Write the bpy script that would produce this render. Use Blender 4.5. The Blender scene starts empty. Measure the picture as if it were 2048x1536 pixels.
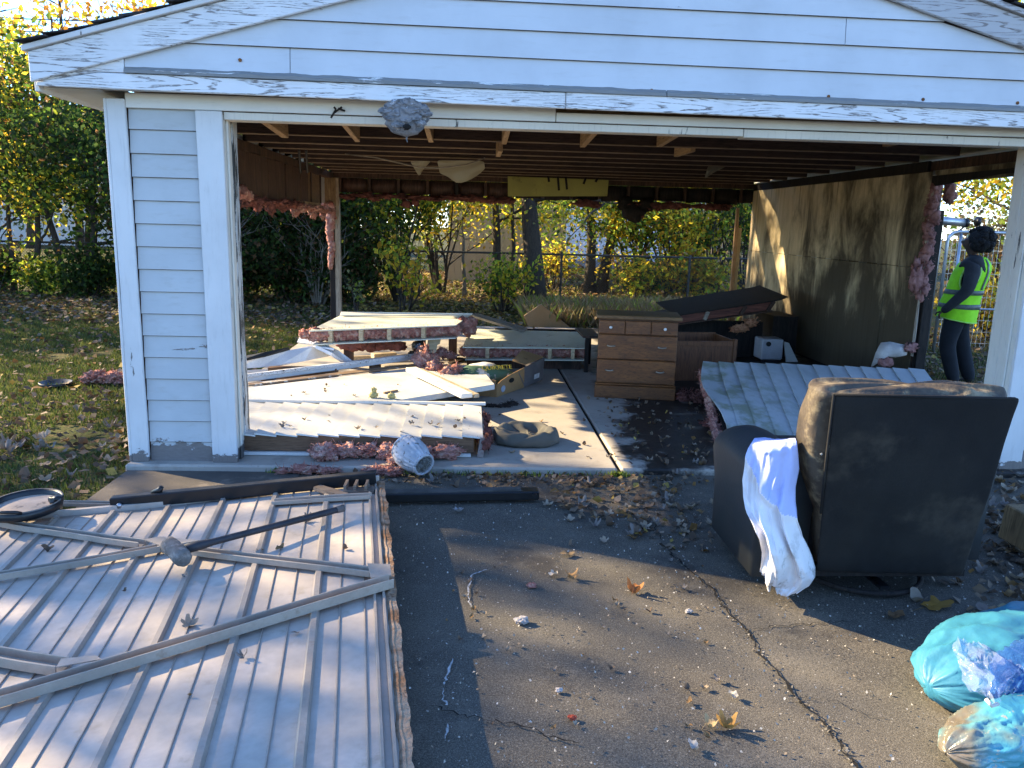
import bpy, bmesh, math, random
import numpy as np
from mathutils import Vector, Matrix, Euler, noise as mnoise
R = math.radians
random.seed(7); RNG = np.random.default_rng(7)
scn = bpy.context.scene
col = scn.collection

# ---------------------------------------------------------------- camera, sky, sun, exposure
FPX, YAW, PITCH, ROLL = 1584.28, 0.0570, 0.2002, 0.0259
CAM = Vector((1.4131, -4.8283, 1.494))
_f = Vector((math.sin(YAW)*math.cos(PITCH), math.cos(YAW)*math.cos(PITCH), -math.sin(PITCH)))
_r0 = Vector((math.cos(YAW), -math.sin(YAW), 0)); _u0 = _r0.cross(_f)
_r = math.cos(ROLL)*_r0 + math.sin(ROLL)*_u0; _u = -math.sin(ROLL)*_r0 + math.cos(ROLL)*_u0
cd = bpy.data.cameras.new('camera'); cam = bpy.data.objects.new('camera', cd); col.objects.link(cam)
cd.sensor_width = 36; cd.lens = FPX/2048*36; cd.clip_end = 500; cd.clip_start = .05
m = Matrix((( _r.x, _u.x, -_f.x, CAM.x), (_r.y, _u.y, -_f.y, CAM.y), (_r.z, _u.z, -_f.z, CAM.z), (0,0,0,1)))
cam.matrix_world = m
scn.camera = cam

SUN_EL = R(26.6); SUN_AZ = math.atan2(-.902, .431)      # clockwise from +Y
w = bpy.data.worlds.new('World'); scn.world = w; w.use_nodes = True
nt = w.node_tree; bg = nt.nodes['Background']
sky = nt.nodes.new('ShaderNodeTexSky'); sky.sky_type = 'NISHITA'; sky.sun_disc = False
sky.sun_elevation = SUN_EL; sky.sun_rotation = SUN_AZ; sky.air_density = .8; sky.dust_density = .0; sky.ozone_density = 5.0
tint = nt.nodes.new('ShaderNodeMix'); tint.data_type = 'RGBA'; tint.blend_type = 'MULTIPLY'; tint.inputs[0].default_value = 1; tint.inputs[7].default_value = (.95,.99,1.06,1)
nt.links.new(sky.outputs[0], tint.inputs[6]); nt.links.new(tint.outputs[2], bg.inputs[0]); bg.inputs[1].default_value = .15
sd = bpy.data.lights.new('sun', 'SUN'); sun = bpy.data.objects.new('sun', sd); col.objects.link(sun)
sd.energy = 4.8; sd.angle = R(.55); sd.color = (1, .80, .50)
_ld = Vector((.902*math.cos(SUN_EL), -.431*math.cos(SUN_EL), -math.sin(SUN_EL)))
sun.rotation_euler = _ld.to_track_quat('-Z', 'Y').to_euler(); sun.location = (-20, 12, 14)
scn.view_settings.view_transform = 'Standard'; scn.view_settings.look = 'None'
scn.view_settings.exposure = 2.0; scn.view_settings.gamma = 1; scn.view_settings.use_curve_mapping = False
scn.render.engine = 'CYCLES'; scn.cycles.use_denoising = True
scn.cycles.max_bounces = 7; scn.cycles.transparent_max_bounces = 12

# ---------------------------------------------------------------- helpers
def W(u, v, ax, val):
    """the point where the line of sight through photo pixel (u, v) meets the plane ax = val"""
    d = _f + _r*((u-1024)/FPX) - _u*((v-768)/FPX)
    i = 'xyz'.index(ax); t = (val-CAM[i])/d[i]
    return CAM + d*t
OFF = {}
def thing(name, label, cat, loc=(0,0,0), group=None):
    o = bpy.data.objects.new(name, None); o.empty_display_size = .1; col.objects.link(o); o.location = loc
    OFF[o] = Vector(loc); o['label'] = label; o['category'] = cat
    if group: o['group'] = group
    return o
class MB:
    def __init__(s): s.v = []; s.f = []; s.m = []; s.mi = 0
    def add(s, vs, fs):
        b = len(s.v); s.v += [Vector(p) for p in vs]; s.f += [tuple(i+b for i in f) for f in fs]; s.m += [s.mi]*len(fs); return s
    def obb(s, c, ax, ay, az):
        c, ax, ay, az = map(Vector, (c, ax, ay, az))
        vs = [c+ax*i+ay*j+az*k for k in (-.5,.5) for j in (-.5,.5) for i in (-.5,.5)]
        fs = [(0,2,3,1),(4,5,7,6),(0,1,5,4),(2,6,7,3),(0,4,6,2),(1,3,7,5)]
        if ax.cross(ay).dot(az) < 0: fs = [f[::-1] for f in fs]
        return s.add(vs, fs)
    def box(s, x0, x1, y0, y1, z0, z1):
        return s.obb(((x0+x1)/2,(y0+y1)/2,(z0+z1)/2), (x1-x0,0,0), (0,y1-y0,0), (0,0,z1-z0))
    def bar(s, a, b, w, h, up=(0,0,1)):
        a, b = Vector(a), Vector(b); d = b-a; side = d.cross(Vector(up)).normalized(); u2 = side.cross(d).normalized()
        return s.obb((a+b)/2, d, side*w, u2*h)
    def prism(s, poly, n):
        """polygon (planar, any orientation) extruded by vector n"""
        poly = [Vector(p) for p in poly]; n = Vector(n); k = len(poly)
        nn = Vector((0,0,0))
        for i in range(k): nn += (poly[i]-poly[0]).cross(poly[(i+1)%k]-poly[0])
        if nn.dot(n) < 0: poly = poly[::-1]
        return s.add(poly+[p+n for p in poly], [tuple(range(k))[::-1], tuple(range(k,2*k))]+[(i,(i+1)%k,k+(i+1)%k,k+i) for i in range(k)])
    def tube(s, pts, r, n=6, cap=True):
        pts = [Vector(p) for p in pts]; rs = r if isinstance(r,(list,tuple)) else [r]*len(pts); vs = []
        up = Vector((0,0,1)); prev = None
        for i,p in enumerate(pts):
            d = (pts[min(i+1,len(pts)-1)]-pts[max(i-1,0)]).normalized()
            if prev is None:
                a = d.cross(up if abs(d.z)<.95 else Vector((1,0,0))).normalized()
            else:
                a = (prev - d*prev.dot(d)); a = a.normalized() if a.length>1e-6 else d.orthogonal().normalized()
            prev = a; b = d.cross(a)
            vs += [p+(a*math.cos(t)+b*math.sin(t))*rs[i] for t in (2*math.pi*j/n for j in range(n))]
        fs = [(i*n+j, i*n+(j+1)%n, (i+1)*n+(j+1)%n, (i+1)*n+j) for i in range(len(pts)-1) for j in range(n)]
        if cap: fs += [tuple(range(n))[::-1], tuple(range((len(pts)-1)*n, len(pts)*n))]
        return s.add(vs, fs)
    def grid(s, P):
        """P[i][j] points"""
        a, b = len(P), len(P[0])
        return s.add([p for row in P for p in row], [(i*b+j, i*b+j+1, (i+1)*b+j+1, (i+1)*b+j) for i in range(a-1) for j in range(b-1)])
    def loft(s, rings, cap=True):
        n = len(rings[0]); k = len(rings)
        fs = [(i*n+j, i*n+(j+1)%n, (i+1)*n+(j+1)%n, (i+1)*n+j) for i in range(k-1) for j in range(n)]
        if cap: fs += [tuple(range(n))[::-1], tuple(range((k-1)*n, k*n))]
        return s.add([p for r_ in rings for p in r_], fs)
    def build(s, name, mt, parent=None, smooth=False, bevel=0, kind=None, label=None):
        off = OFF.get(parent, Vector((0,0,0))) if parent else Vector((0,0,0))
        me = bpy.data.meshes.new(name); me.from_pydata([tuple(p-off) for p in s.v], [], s.f)
        for q in (mt if isinstance(mt,(list,tuple)) else [mt]): me.materials.append(q)
        if any(s.m): me.polygons.foreach_set('material_index', s.m)
        if smooth: me.polygons.foreach_set('use_smooth', [True]*len(me.polygons))
        me.update()
        o = bpy.data.objects.new(name, me); col.objects.link(o)
        if parent: o.parent = parent
        OFF[o] = off
        if bevel:
            b = o.modifiers.new('b','BEVEL'); b.width = bevel; b.segments = 1; b.limit_method = 'ANGLE'
        if kind: o['kind'] = kind
        if label: o['label'] = label
        return o
def tag(o, label, cat, group=None, kind=None):
    o['label'] = label; o['category'] = cat
    if group: o['group'] = group
    if kind: o['kind'] = kind
    return o
def mod(o, kind, **kw):
    m_ = o.modifiers.new(kind.lower(), kind)
    for k_, v_ in kw.items(): setattr(m_, k_, v_)
    return m_
def nz(p, sc=1.0, seed=0.0): return mnoise.noise(Vector(p)*sc + Vector((seed, seed*1.7, seed*.3)))
def dup(o, parent=None):
    c = o.copy(); col.objects.link(c); c.parent = parent
    for ch in o.children: dup(ch, c)
    return c
def lerp(a, b, t): return a+(b-a)*t

# ---------------------------------------------------------------- materials
MATS = {}
class NT:
    def __init__(s, name):
        s.m = bpy.data.materials.new(name); s.m.use_nodes = True; s.t = s.m.node_tree; s.N = s.t.nodes; s.L = s.t.links
        s.b = s.N['Principled BSDF']; s.out = s.N['Material Output']; s.tc = s.N.new('ShaderNodeTexCoord')
        MATS[name] = s.m
    def put(s, sock, v):
        if v is None: return
        if hasattr(v, 'links'): s.L.new(v, sock)
        elif isinstance(v, (tuple, list)) and sock.type == 'RGBA' and len(v) == 3: sock.default_value = (*v, 1)
        else: sock.default_value = v
    def co(s, scale=(1,1,1), loc=(0,0,0), rot=(0,0,0), src='Object'):
        mp = s.N.new('ShaderNodeMapping'); s.L.new(s.tc.outputs[src], mp.inputs[0])
        mp.inputs['Scale'].default_value = scale; mp.inputs['Location'].default_value = loc; mp.inputs['Rotation'].default_value = rot
        return mp.outputs[0]
    def noise(s, vec, scale=5, detail=4, rough=.55, dist=0):
        n = s.N.new('ShaderNodeTexNoise'); s.put(n.inputs['Vector'], vec); n.inputs['Scale'].default_value = scale
        n.inputs['Detail'].default_value = detail; n.inputs['Roughness'].default_value = rough; n.inputs['Distortion'].default_value = dist
        return n.outputs[0]
    def vor(s, vec, scale=5, feature='F1', out=0):
        n = s.N.new('ShaderNodeTexVoronoi'); n.feature = feature; s.put(n.inputs['Vector'], vec); n.inputs['Scale'].default_value = scale
        return n.outputs[out]
    def wave(s, vec, scale=5, dist=4, detail=2, dscale=1, dir='X'):
        n = s.N.new('ShaderNodeTexWave'); n.bands_direction = dir; s.put(n.inputs['Vector'], vec); n.inputs['Scale'].default_value = scale
        n.inputs['Distortion'].default_value = dist; n.inputs['Detail'].default_value = detail; n.inputs['Detail Scale'].default_value = dscale
        return n.outputs['Fac']
    def ramp(s, v, a, b):
        n = s.N.new('ShaderNodeMapRange'); n.interpolation_type = 'SMOOTHSTEP'; s.put(n.inputs[0], v); n.inputs[1].default_value = a; n.inputs[2].default_value = b
        return n.outputs[0]
    def math(s, op, a, b=None):
        n = s.N.new('ShaderNodeMath'); n.operation = op; s.put(n.inputs[0], a)
        if b is not None: s.put(n.inputs[1], b)
        return n.outputs[0]
    def mix(s, f, a, b):
        n = s.N.new('ShaderNodeMix'); n.data_type = 'RGBA'; s.put(n.inputs[0], f); s.put(n.inputs[6], a); s.put(n.inputs[7], b)
        return n.outputs[2]
    def boost(s, c, k):
        n = s.N.new('ShaderNodeMix'); n.data_type = 'RGBA'; n.blend_type = 'MULTIPLY'; n.clamp_result = False; s.put(n.inputs[0], 1.0); s.put(n.inputs[6], c); n.inputs[7].default_value = (k,k,k*.9,1); return n.outputs[2]
    def sep(s, vec, i):
        n = s.N.new('ShaderNodeSeparateXYZ'); s.L.new(vec, n.inputs[0]); return n.outputs[i]
    def attr(s, name='tint'):
        n = s.N.new('ShaderNodeAttribute'); n.attribute_name = name; return n.outputs[0]
    def bump(s, h, strength=.3, dist=.01, prev=None):
        n = s.N.new('ShaderNodeBump'); n.inputs['Strength'].default_value = strength; n.inputs['Distance'].default_value = dist
        s.put(n.inputs['Height'], h)
        if prev is not None: s.L.new(prev, n.inputs['Normal'])
        return n.outputs[0]
    def fin(s, color, rough=.7, normal=None, spec=.3, metal=0, alpha=None):
        s.put(s.b.inputs['Base Color'], color); s.put(s.b.inputs['Roughness'], rough); s.put(s.b.inputs['Metallic'], metal)
        s.b.inputs['Specular IOR Level'].default_value = spec
        if normal is not None: s.L.new(normal, s.b.inputs['Normal'])
        if alpha is not None: s.put(s.b.inputs['Alpha'], alpha)
        return s.m
def basic(name, c1, c2=None, scale=6, stretch=(1,1,1), rough=.7, bump=.25, bscale=80, bdist=.004, spot=None, sscale=9, sth=(.6,.68), spec=.3, metal=0, lo=.35, hi=.65):
    n = NT(name); v = n.co(stretch); c2 = c2 or tuple(x*.75 for x in c1)
    c = n.mix(n.ramp(n.noise(v, scale, 5), lo, hi), c1, c2)
    fine = n.noise(v, bscale, 3)
    c = n.mix(n.ramp(fine, .3, .8), c, n.mix(.3, c, tuple(x*.55 for x in c1)))
    if spot: c = n.mix(n.ramp(n.noise(n.co(stretch, (3,7,1)), sscale, 6, .65), *sth), c, spot)
    return n.fin(c, rough, n.bump(fine, bump, bdist), spec, metal)
def painted(name, base, stretch, peel=.5, grain=.5, wood=(.22,.19,.17), low=None, dirt=.35, tilt=0):
    """old white paint: flaking to grey wood in patches (peel) and along grain lines (grain)"""
    n = NT(name); v = n.co(stretch); v0 = n.co((1,1,1))
    c = n.mix(n.ramp(n.noise(v0, 2.2, 6, .6), .3, .75), base, tuple(x*.86 for x in base))
    c = n.mix(n.math('MULTIPLY', n.ramp(n.noise(v, 9, 5, .7), .5, .8), dirt), c, (.33,.31,.27))
    fl = n.noise(v, 5, 8, .72, .4); big = n.noise(v0, 1.7, 2)
    mk = n.ramp(n.math('ADD', fl, n.math('MULTIPLY', n.math('SUBTRACT', big, .5), .5)), 1.0-peel*.62, 1.0-peel*.62+.02)
    if grain:
        g = n.math('FRACT', n.math('MULTIPLY', n.noise(n.co((.42,4,5.5), rot=(0,tilt,0)), 1.7, 3, .45, .25), 19))
        gm = n.math('MULTIPLY', n.math('SUBTRACT', n.ramp(g, .60, .70), n.ramp(g, .86, .90)), n.ramp(n.noise(v0, 2.9, 4), .56-.22*grain, .66-.2*grain))
        gm = n.math('MULTIPLY', gm, n.ramp(n.noise(n.co((.6,4,4), rot=(0,tilt,0)), 30, 4, .75), .38, .58))
        mk = n.math('MAXIMUM', mk, n.math('MULTIPLY', gm, .95))
    if low is not None:
        z = n.sep(v0, 2)
        lw = n.ramp(n.math('ADD', z, n.math('MULTIPLY', n.math('SUBTRACT', n.noise(n.co((6,6,10)), 2.0, 6, .65), .5), .25)), low, low-.015)
        mk = n.math('MAXIMUM', mk, lw)
    wc = n.mix(n.noise(v, 30, 3), wood, tuple(x*.55 for x in wood))
    c = n.mix(mk, c, wc)
    nb = n.bump(n.math('MULTIPLY', mk, -1), .5, .003); nb = n.bump(n.noise(v, 40, 3), .12, .003, nb)
    return n.fin(c, .55, nb, .35)
def woodm(name, c1, c2, stretch, rough=.65, scale=6, char=None, spec=.3):
    n = NT(name); v = n.co(stretch)
    c = n.mix(n.ramp(n.noise(v, scale, 6, .65, .6), .3, .7), c1, c2)
    g = n.noise(n.co(tuple(q*3 for q in stretch)), scale*2, 4)
    c = n.mix(n.ramp(g, .45, .75), c, tuple(x*.5 for x in c2))
    if char: c = n.mix(n.ramp(n.noise(n.co((1,1,1)), 3, 4), char, char+.15), c, (.02,.017,.014))
    return n.fin(c, rough, n.bump(g, .25, .003), spec)
def leafm(name, trans=.45, rough=.6):
    n = NT(name); c = n.attr()
    v = n.noise(n.co(src='Object'), 60, 2); c2 = n.mix(n.ramp(v,.3,.8), c, n.mix(.35, c, (.05,.03,.01)))
    n.fin(c2, rough, None, .25)
    t = n.N.new('ShaderNodeBsdfTranslucent'); n.put(t.inputs[0], n.mix(1.0, c2, c2) if trans < .4 else n.boost(c2, 1.35))
    mx = n.N.new('ShaderNodeMixShader'); mx.inputs[0].default_value = trans
    n.L.new(n.b.outputs[0], mx.inputs[1]); n.L.new(t.outputs[0], mx.inputs[2]); n.L.new(mx.outputs[0], n.out.inputs[0])
    return n.m

LX, LY, LZ = (.35,4,4), (4,.35,4), (4,4,.35)     # grain running along x, y, z
WHITE = (.80,.80,.79)
P_SIDING = painted('siding_paint', (.55,.57,.59), (.5,3,3), .46, 0, dirt=.22)
P_PIER = painted('pier_siding_paint', (.47,.49,.49), (.8,3,3), .45, 0, low=.125, dirt=.4)
P_TRIM = painted('trim_paint', (.64,.63,.61), (5,5,.6), .48, 0, low=.05, dirt=.3)
P_TRIMX = painted('frieze_paint', (.70,.68,.63), (.6,5,5), .42, 0, dirt=.35)
P_JAMB = painted('jamb_paint', (.68,.63,.54), (6,6,.7), .54, 0, wood=(.12,.11,.10), low=.1, dirt=.5)
P_FASCIA = painted('fascia_paint', (.72,.715,.71), (.45,6,6), .57, 1.0, dirt=.3)
P_RAKE = painted('rake_paint', (.70,.695,.69), (.5,6,6), .59, 1.0, dirt=.45, tilt=.273)
P_DRIP = painted('drip_strip_paint', (.72,.70,.66), (.5,6,6), .98, 0, wood=(.25,.25,.24), dirt=.5)
P_RAKE_R = painted('shaded_rake_paint', (.44,.43,.43), (.5,6,6), .60, 1.0, dirt=.5)  # right rake greyed to paint in its shadow
W_RAW = woodm('raw_pine', (.48,.30,.15), (.33,.19,.09), LZ)
W_RAWX = woodm('raw_pine_beam', (.42,.27,.15), (.28,.17,.09), LX)
W_RAWY = woodm('raw_pine_lookout', (.45,.29,.16), (.30,.18,.09), LY)
W_JOIST = woodm('sooty_joist_wood', (.075,.042,.03), (.04,.024,.02), LX, char=.6)
W_EDGE = woodm('bounce_lit_joist_edge', (.33,.225,.14), (.20,.135,.085), LX, char=.70)  # paler strip paints bounce light onto the joist undersides
W_DARK = woodm('smoked_wood', (.11,.06,.04), (.04,.022,.016), LZ, char=.55)
W_PANEL = woodm('brown_wall_board', (.105,.056,.04), (.05,.028,.022), (5,5,.5), char=.62)
W_DECK = woodm('roof_deck_wood', (.052,.027,.024), (.026,.017,.018), LX)
SEAM_SHADE = basic('seam_shade_grime', (.10,.10,.105), (.06,.06,.065), 20, rough=.95)  # dark seam strip paints in the lap shadow, along with dirt
W_OLD = woodm('old_grey_wood', (.38,.32,.25), (.22,.18,.14), LX)
W_CHAR = woodm('charred_wood', (.03,.022,.018), (.012,.010,.009), LZ, rough=.8)
W_LIGHT = woodm('pale_lumber', (.62,.50,.33), (.50,.38,.22), LX)
PINK = basic('pink_insulation', (.56,.29,.24), (.40,.16,.125), 11, rough=.98, bump=1, bscale=70, bdist=.03, spot=(.62,.42,.33), sscale=22, sth=(.5,.65), spec=.02)
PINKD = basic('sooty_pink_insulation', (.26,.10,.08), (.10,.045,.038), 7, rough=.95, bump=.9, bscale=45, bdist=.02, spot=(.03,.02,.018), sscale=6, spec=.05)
METAL_G = basic('galvanised_steel', (.55,.56,.57), (.42,.43,.45), 12, rough=.35, bump=.05, metal=.8)
BLACK = basic('black_steel', (.011,.0115,.013), (.008,.008,.009), 14, rough=.34, bump=.1, spot=(.04,.035,.03), sscale=20, sth=(.68,.76), spec=.4)
WHITEP = basic('weathered_white_panel', (.66,.65,.61), (.58,.57,.52), 4, rough=.5, bump=.08, spot=(.42,.39,.33), sscale=22, sth=(.66,.74))
LEAF = leafm('leaf_foliage', .62); LITTER = leafm('dry_leaf', .12, .8); BLADE = leafm('grass_blade', .3)
# ---------------------------------------------------------------- ground
def m_lawn():
    n = NT('lawn_soil'); v = n.co()
    c = n.mix(n.ramp(n.noise(v, .9, 5), .35, .65), (.085,.075,.03), (.06,.075,.02))
    c = n.mix(n.ramp(n.noise(v, 14, 5, .7), .5, .68), c, (.16,.11,.06))
    c = n.mix(n.ramp(n.noise(v, 55, 3, .7), .55, .7), c, (.035,.03,.015))
    return n.fin(c, .95, n.bump(n.noise(v, 30, 5), .8, .03), .1)
def m_asphalt():
    n = NT('asphalt'); v = n.co()
    c = n.mix(n.ramp(n.noise(v, 1.3, 5), .3, .7), (.078,.067,.053), (.110,.096,.073))
    c = n.mix(n.math('MULTIPLY', n.ramp(n.noise(n.co((1,1,1),(5,2,0)), 2.4, 7, .7), .48, .66), .75), c, (.15,.13,.10))
    gr = n.noise(v, 150, 3, .75); c = n.mix(n.ramp(gr, .52, .72), n.mix(n.ramp(gr, .48, .32), c, (.038,.034,.029)), (.22,.19,.145)); f1 = n.vor(v, 240); c = n.mix(n.ramp(f1, .34, .10), c, n.mix(n.noise(v, 90, 2), (.05,.047,.043), (.46,.42,.34)))
    c = n.mix(n.math('MULTIPLY', n.ramp(n.noise(n.co((1,1,1),(1,8,0)), 1.9, 6, .7), .54, .66), .55), c, (.035,.032,.03)); sp = n.vor(v, 48); c = n.mix(n.math('MULTIPLY', n.ramp(sp, .14, .08), n.ramp(n.noise(v, 31, 2), .52, .6)), c, (.36,.34,.30))
    b = n.bump(n.noise(v, 170, 3, .7), .45, .004); b = n.bump(f1, .25, .002, b)
    return n.fin(c, .85, b, .25)
def m_slab():
    n = NT('garage_concrete'); v = n.co()
    c = n.mix(n.ramp(n.noise(v, 1.6, 6, .6), .3, .7), (.42,.375,.31), (.34,.30,.25))
    c = n.mix(n.math('MULTIPLY', n.ramp(n.noise(n.co((1,1,1),(9,4,0)), 4.5, 6, .7), .5, .75), .7), c, (.20,.17,.14))
    c = n.mix(n.ramp(n.noise(v, 40, 4, .7), .58, .75), c, (.25,.21,.17))
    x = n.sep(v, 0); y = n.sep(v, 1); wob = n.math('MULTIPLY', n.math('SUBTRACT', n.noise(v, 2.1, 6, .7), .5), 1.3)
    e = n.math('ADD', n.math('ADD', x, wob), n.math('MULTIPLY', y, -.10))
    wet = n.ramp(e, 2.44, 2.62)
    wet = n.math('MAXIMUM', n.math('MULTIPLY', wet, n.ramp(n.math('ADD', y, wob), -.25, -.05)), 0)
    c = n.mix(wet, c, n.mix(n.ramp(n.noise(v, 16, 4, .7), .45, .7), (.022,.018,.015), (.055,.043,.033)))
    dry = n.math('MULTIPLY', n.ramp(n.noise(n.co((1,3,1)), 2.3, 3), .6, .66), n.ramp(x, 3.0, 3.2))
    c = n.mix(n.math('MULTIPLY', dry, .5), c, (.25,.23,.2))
    ro = n.math('SUBTRACT', .8, n.math('MULTIPLY', wet, .3))
    return n.fin(c, ro, n.bump(n.noise(v, 60, 5), .25, .004), .3)
GROUND = MB(); N_ = 60
GROUND.add([(-200,-60,-.06),(200,-60,-.06),(200,200,-.06),(-200,200,-.06)], [(0,1,2,3)])
GROUND.build('lawn', m_lawn(), kind='structure')
ASPH = m_asphalt()
# driveway: a gently uneven sheet with a ragged left edge
d = MB(); xs = [-.62]+[-.5+i*.25 for i in range(0, 50)]; ys = [-14,-10,-8,-6]+[-5+i*.2 for i in range(0, 25)]+[-.1]
d.grid([[ (x + (.03*nz((0,y*3,0)) if i==0 else 0), y, -.04+ (.006*nz((x*.8,y*.8,2)) if -5<y<-.3 else 0)) for i,x in enumerate(xs)] for y in ys])
d.f = [f[::-1] for f in d.f] if (d.v[d.f[0][1]]-d.v[d.f[0][0]]).cross(d.v[d.f[0][2]]-d.v[d.f[0][0]]).z<0 else d.f
driveway = d.build('driveway', ASPH, smooth=True, kind='structure')
CRACK = basic('crack_dirt', (.012,.011,.010), (.02,.017,.013), 30, rough=1)
def ribbon(pts, wid, z, jit=.012, sub=7, seed=1):
    rr = random.Random(seed); P = []
    for a, b in zip(pts[:-1], pts[1:]):
        for k in range(sub):
            t = k/sub; p = a.lerp(b, t); P.append(Vector((p.x+rr.uniform(-jit,jit), p.y+rr.uniform(-jit,jit), z)))
    P.append(Vector((pts[-1].x, pts[-1].y, z))); L = []; Rr = []
    for i, p in enumerate(P):
        t = (P[min(i+1,len(P)-1)]-P[max(i-1,0)]).normalized(); s = Vector((-t.y,t.x,0))
        w_ = wid*rr.uniform(.3,1.25)*(.3 if i in (0,len(P)-1) else 1); L.append(p+s*w_/2); Rr.append(p-s*w_/2)
    g = MB(); g.grid([Rr, L]); return g
for k, (px, wd) in enumerate([([(1335,1098),(1362,1128),(1425,1180),(1452,1222),(1490,1262),(1530,1318),(1590,1392),(1640,1440),(1680,1490),(1718,1545)], .011),
                 ([(1490,1262),(1545,1255),(1640,1246),(1700,1244)], .005), ([(860,1415),(930,1432),(1010,1446),(1090,1470),(1160,1488)], .006),
                 ([(1225,965),(1240,990),(1305,1040),(1322,1082)], .005), ([(1590,1392),(1660,1400),(1760,1440)], .003)]):
    ribbon([W(u,v_,'z',-.035) for u,v_ in px], wd, -.0315, seed=k+3).build('crack', CRACK, driveway)
CHALK = basic('chalk_mark', (.55,.54,.51), (.2,.19,.17), 60, rough=.95)
for k, px in enumerate([[(975,1140),(945,1150),(936,1180),(938,1205),(948,1220)], [(908,1318),(895,1350),(888,1372)], [(888,1378),(885,1400),(896,1412)], [(895,1450),(890,1480)]]):
    ribbon([W(u,v_,'z',-.035) for u,v_ in px], .008, -.031, .004, 6, seed=k+30).build('chalk_mark', CHALK, driveway)
PATCHM = basic('old_apron_concrete', (.115,.095,.075), (.075,.064,.054), 3, rough=.9, bump=.5, bscale=120, spot=(.19,.155,.12), sscale=5, sth=(.55,.7))
pm = MB(); pp = [(-.64,-.9),(-.28,-.93),(.25,-.72),(.42,-.45),(.40,-.12),(-.64,-.11)]
pm.add([(x,y,-.0335) for x,y in pp], [tuple(range(len(pp)))]); pm.build('apron_patch', PATCHM, driveway)

# garage slab: dirt-filled joint between two poured slabs
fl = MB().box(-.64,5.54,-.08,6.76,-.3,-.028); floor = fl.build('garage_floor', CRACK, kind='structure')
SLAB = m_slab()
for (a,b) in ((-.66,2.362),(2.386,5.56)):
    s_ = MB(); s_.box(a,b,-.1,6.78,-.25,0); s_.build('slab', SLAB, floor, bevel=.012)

# ---------------------------------------------------------------- far buildings and fences
SHEDM = woodm('tan_shed_board', (.66,.49,.31), (.56,.41,.26), (5,5,.4), rough=.75)
shed = thing('garden_shed', 'tan wooden shed of vertical boards beyond the back chain link fence', 'shed', (2.4,17.2,-.1))
k = 0; x = .85
while x < 3.85:
    wd = random.uniform(.17,.21); MB().box(x, min(x+wd-.008,3.9), 16.0+random.uniform(-.006,.006), 16.03, -.08, 2.55).build('board', SHEDM, shed); x += wd
MB().box(.86,3.88,16.035,18.3,-.1,2.5).build('wall', SHEDM, shed)
SHING = basic('asphalt_shingle', (.045,.043,.045), (.025,.024,.026), 20, rough=.95, bump=.6, spot=(.07,.065,.06))
rf = MB(); rf.prism([(.7,15.8,2.5),(2.37,15.8,3.25),(4.05,15.8,2.5),(4.05,15.8,2.58),(2.37,15.8,3.34),(.7,15.8,2.58)], (0,2.7,0)); rf.build('roof', SHING, shed)
MB().prism([(.86,16.0,2.55),(2.37,16.0,3.24),(3.88,16.0,2.55)], (0,.03,0)).build('gable', SHEDM, shed)
HOUSEM = basic('pale_blue_siding', (.70,.73,.77), (.64,.67,.71), 2, rough=.6, bump=.05)
GLASS = basic('dark_window_glass', (.03,.035,.045), rough=.08, bump=0, spec=.6)
WTRIM = basic('white_window_trim', (.78,.78,.77), (.7,.7,.7), 3, rough=.5, bump=.05)
hs = thing('neighbour_house', 'pale blue sided house with black window seen past the yellow bushes', 'house', (8,26,-.1))
hb = MB()
for i in range(16):
    z0 = .25+i*.17; hb.add([(3.6,24.0-.025,z0),(13,24.0-.025,z0),(13,24.0,z0+.17),(3.6,24.0,z0+.17),(3.6,24.0,z0),(13,24.0,z0)], [(0,1,2,3),(0,4,5,1)])
hb.build('siding', HOUSEM, hs, kind='stuff')
MB().box(3.62,12.98,24.005,32,-.1,2.95).build('wall', HOUSEM, hs)
MB().box(3.58,13.02,23.95,32.1,-.1,.25).build('foundation', basic('grey_foundation', (.3,.3,.3)), hs)
MB().prism([(3.2,23.5,2.9),(13.4,23.5,2.9),(13.4,27.8,5.2),(3.2,27.8,5.2)], (0,0,.12)).build('roof', SHING, hs)
MB().prism([(3.2,32.2,2.9),(13.4,32.2,2.9),(13.4,27.82,5.2),(3.2,27.82,5.2)], (0,0,.12)).build('roof', SHING, hs)
for wx in (6.1, 10.4):
    wf = MB(); 
    for a in ((wx,wx+.08,1.0,2.3),(wx+.92,wx+1.0,1.0,2.3),(wx+.08,wx+.92,1.0,1.08),(wx+.08,wx+.92,2.22,2.3),(wx+.08,wx+.92,1.62,1.67)): wf.box(a[0],a[1],23.93,23.985,a[2],a[3])
    fo = wf.build('window', WTRIM if wx<8 else WTRIM, hs); MB().box(wx+.08,wx+.92,23.955,23.97,1.08,2.22).build('pane', GLASS, fo)
fw = W(1345,470,'y',23.9); 
MB().box(fw.x-.35,fw.x-.27,23.9,23.97,fw.z-.15,fw.z+1.0).build('shutter', BLACK, hs)
MB().box(fw.x-.27,fw.x+.75,23.9,23.97,fw.z-.18,fw.z-.08).build('window_sill', BLACK, hs)
pw = thing('white_house', 'far pale house glimpsed in gaps between the left trees', 'house', (-22,40,-.1))
MB().box(-34,-9,34,44,-.1,4.2).build('wall', basic('pale_house_wall', (.66,.62,.58),(.6,.57,.54),1), pw)
MB().prism([(-34.5,33.5,4.2),(-8.5,33.5,4.2),(-8.5,39,6.6),(-34.5,39,6.6)], (0,0,.15)).build('roof', SHING, pw)
for wx in (-30,-25,-19.5,-14.5,-11.5): MB().box(wx,wx+1.2,33.9,33.99,1.2,2.6).build('window', GLASS, pw)

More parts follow.
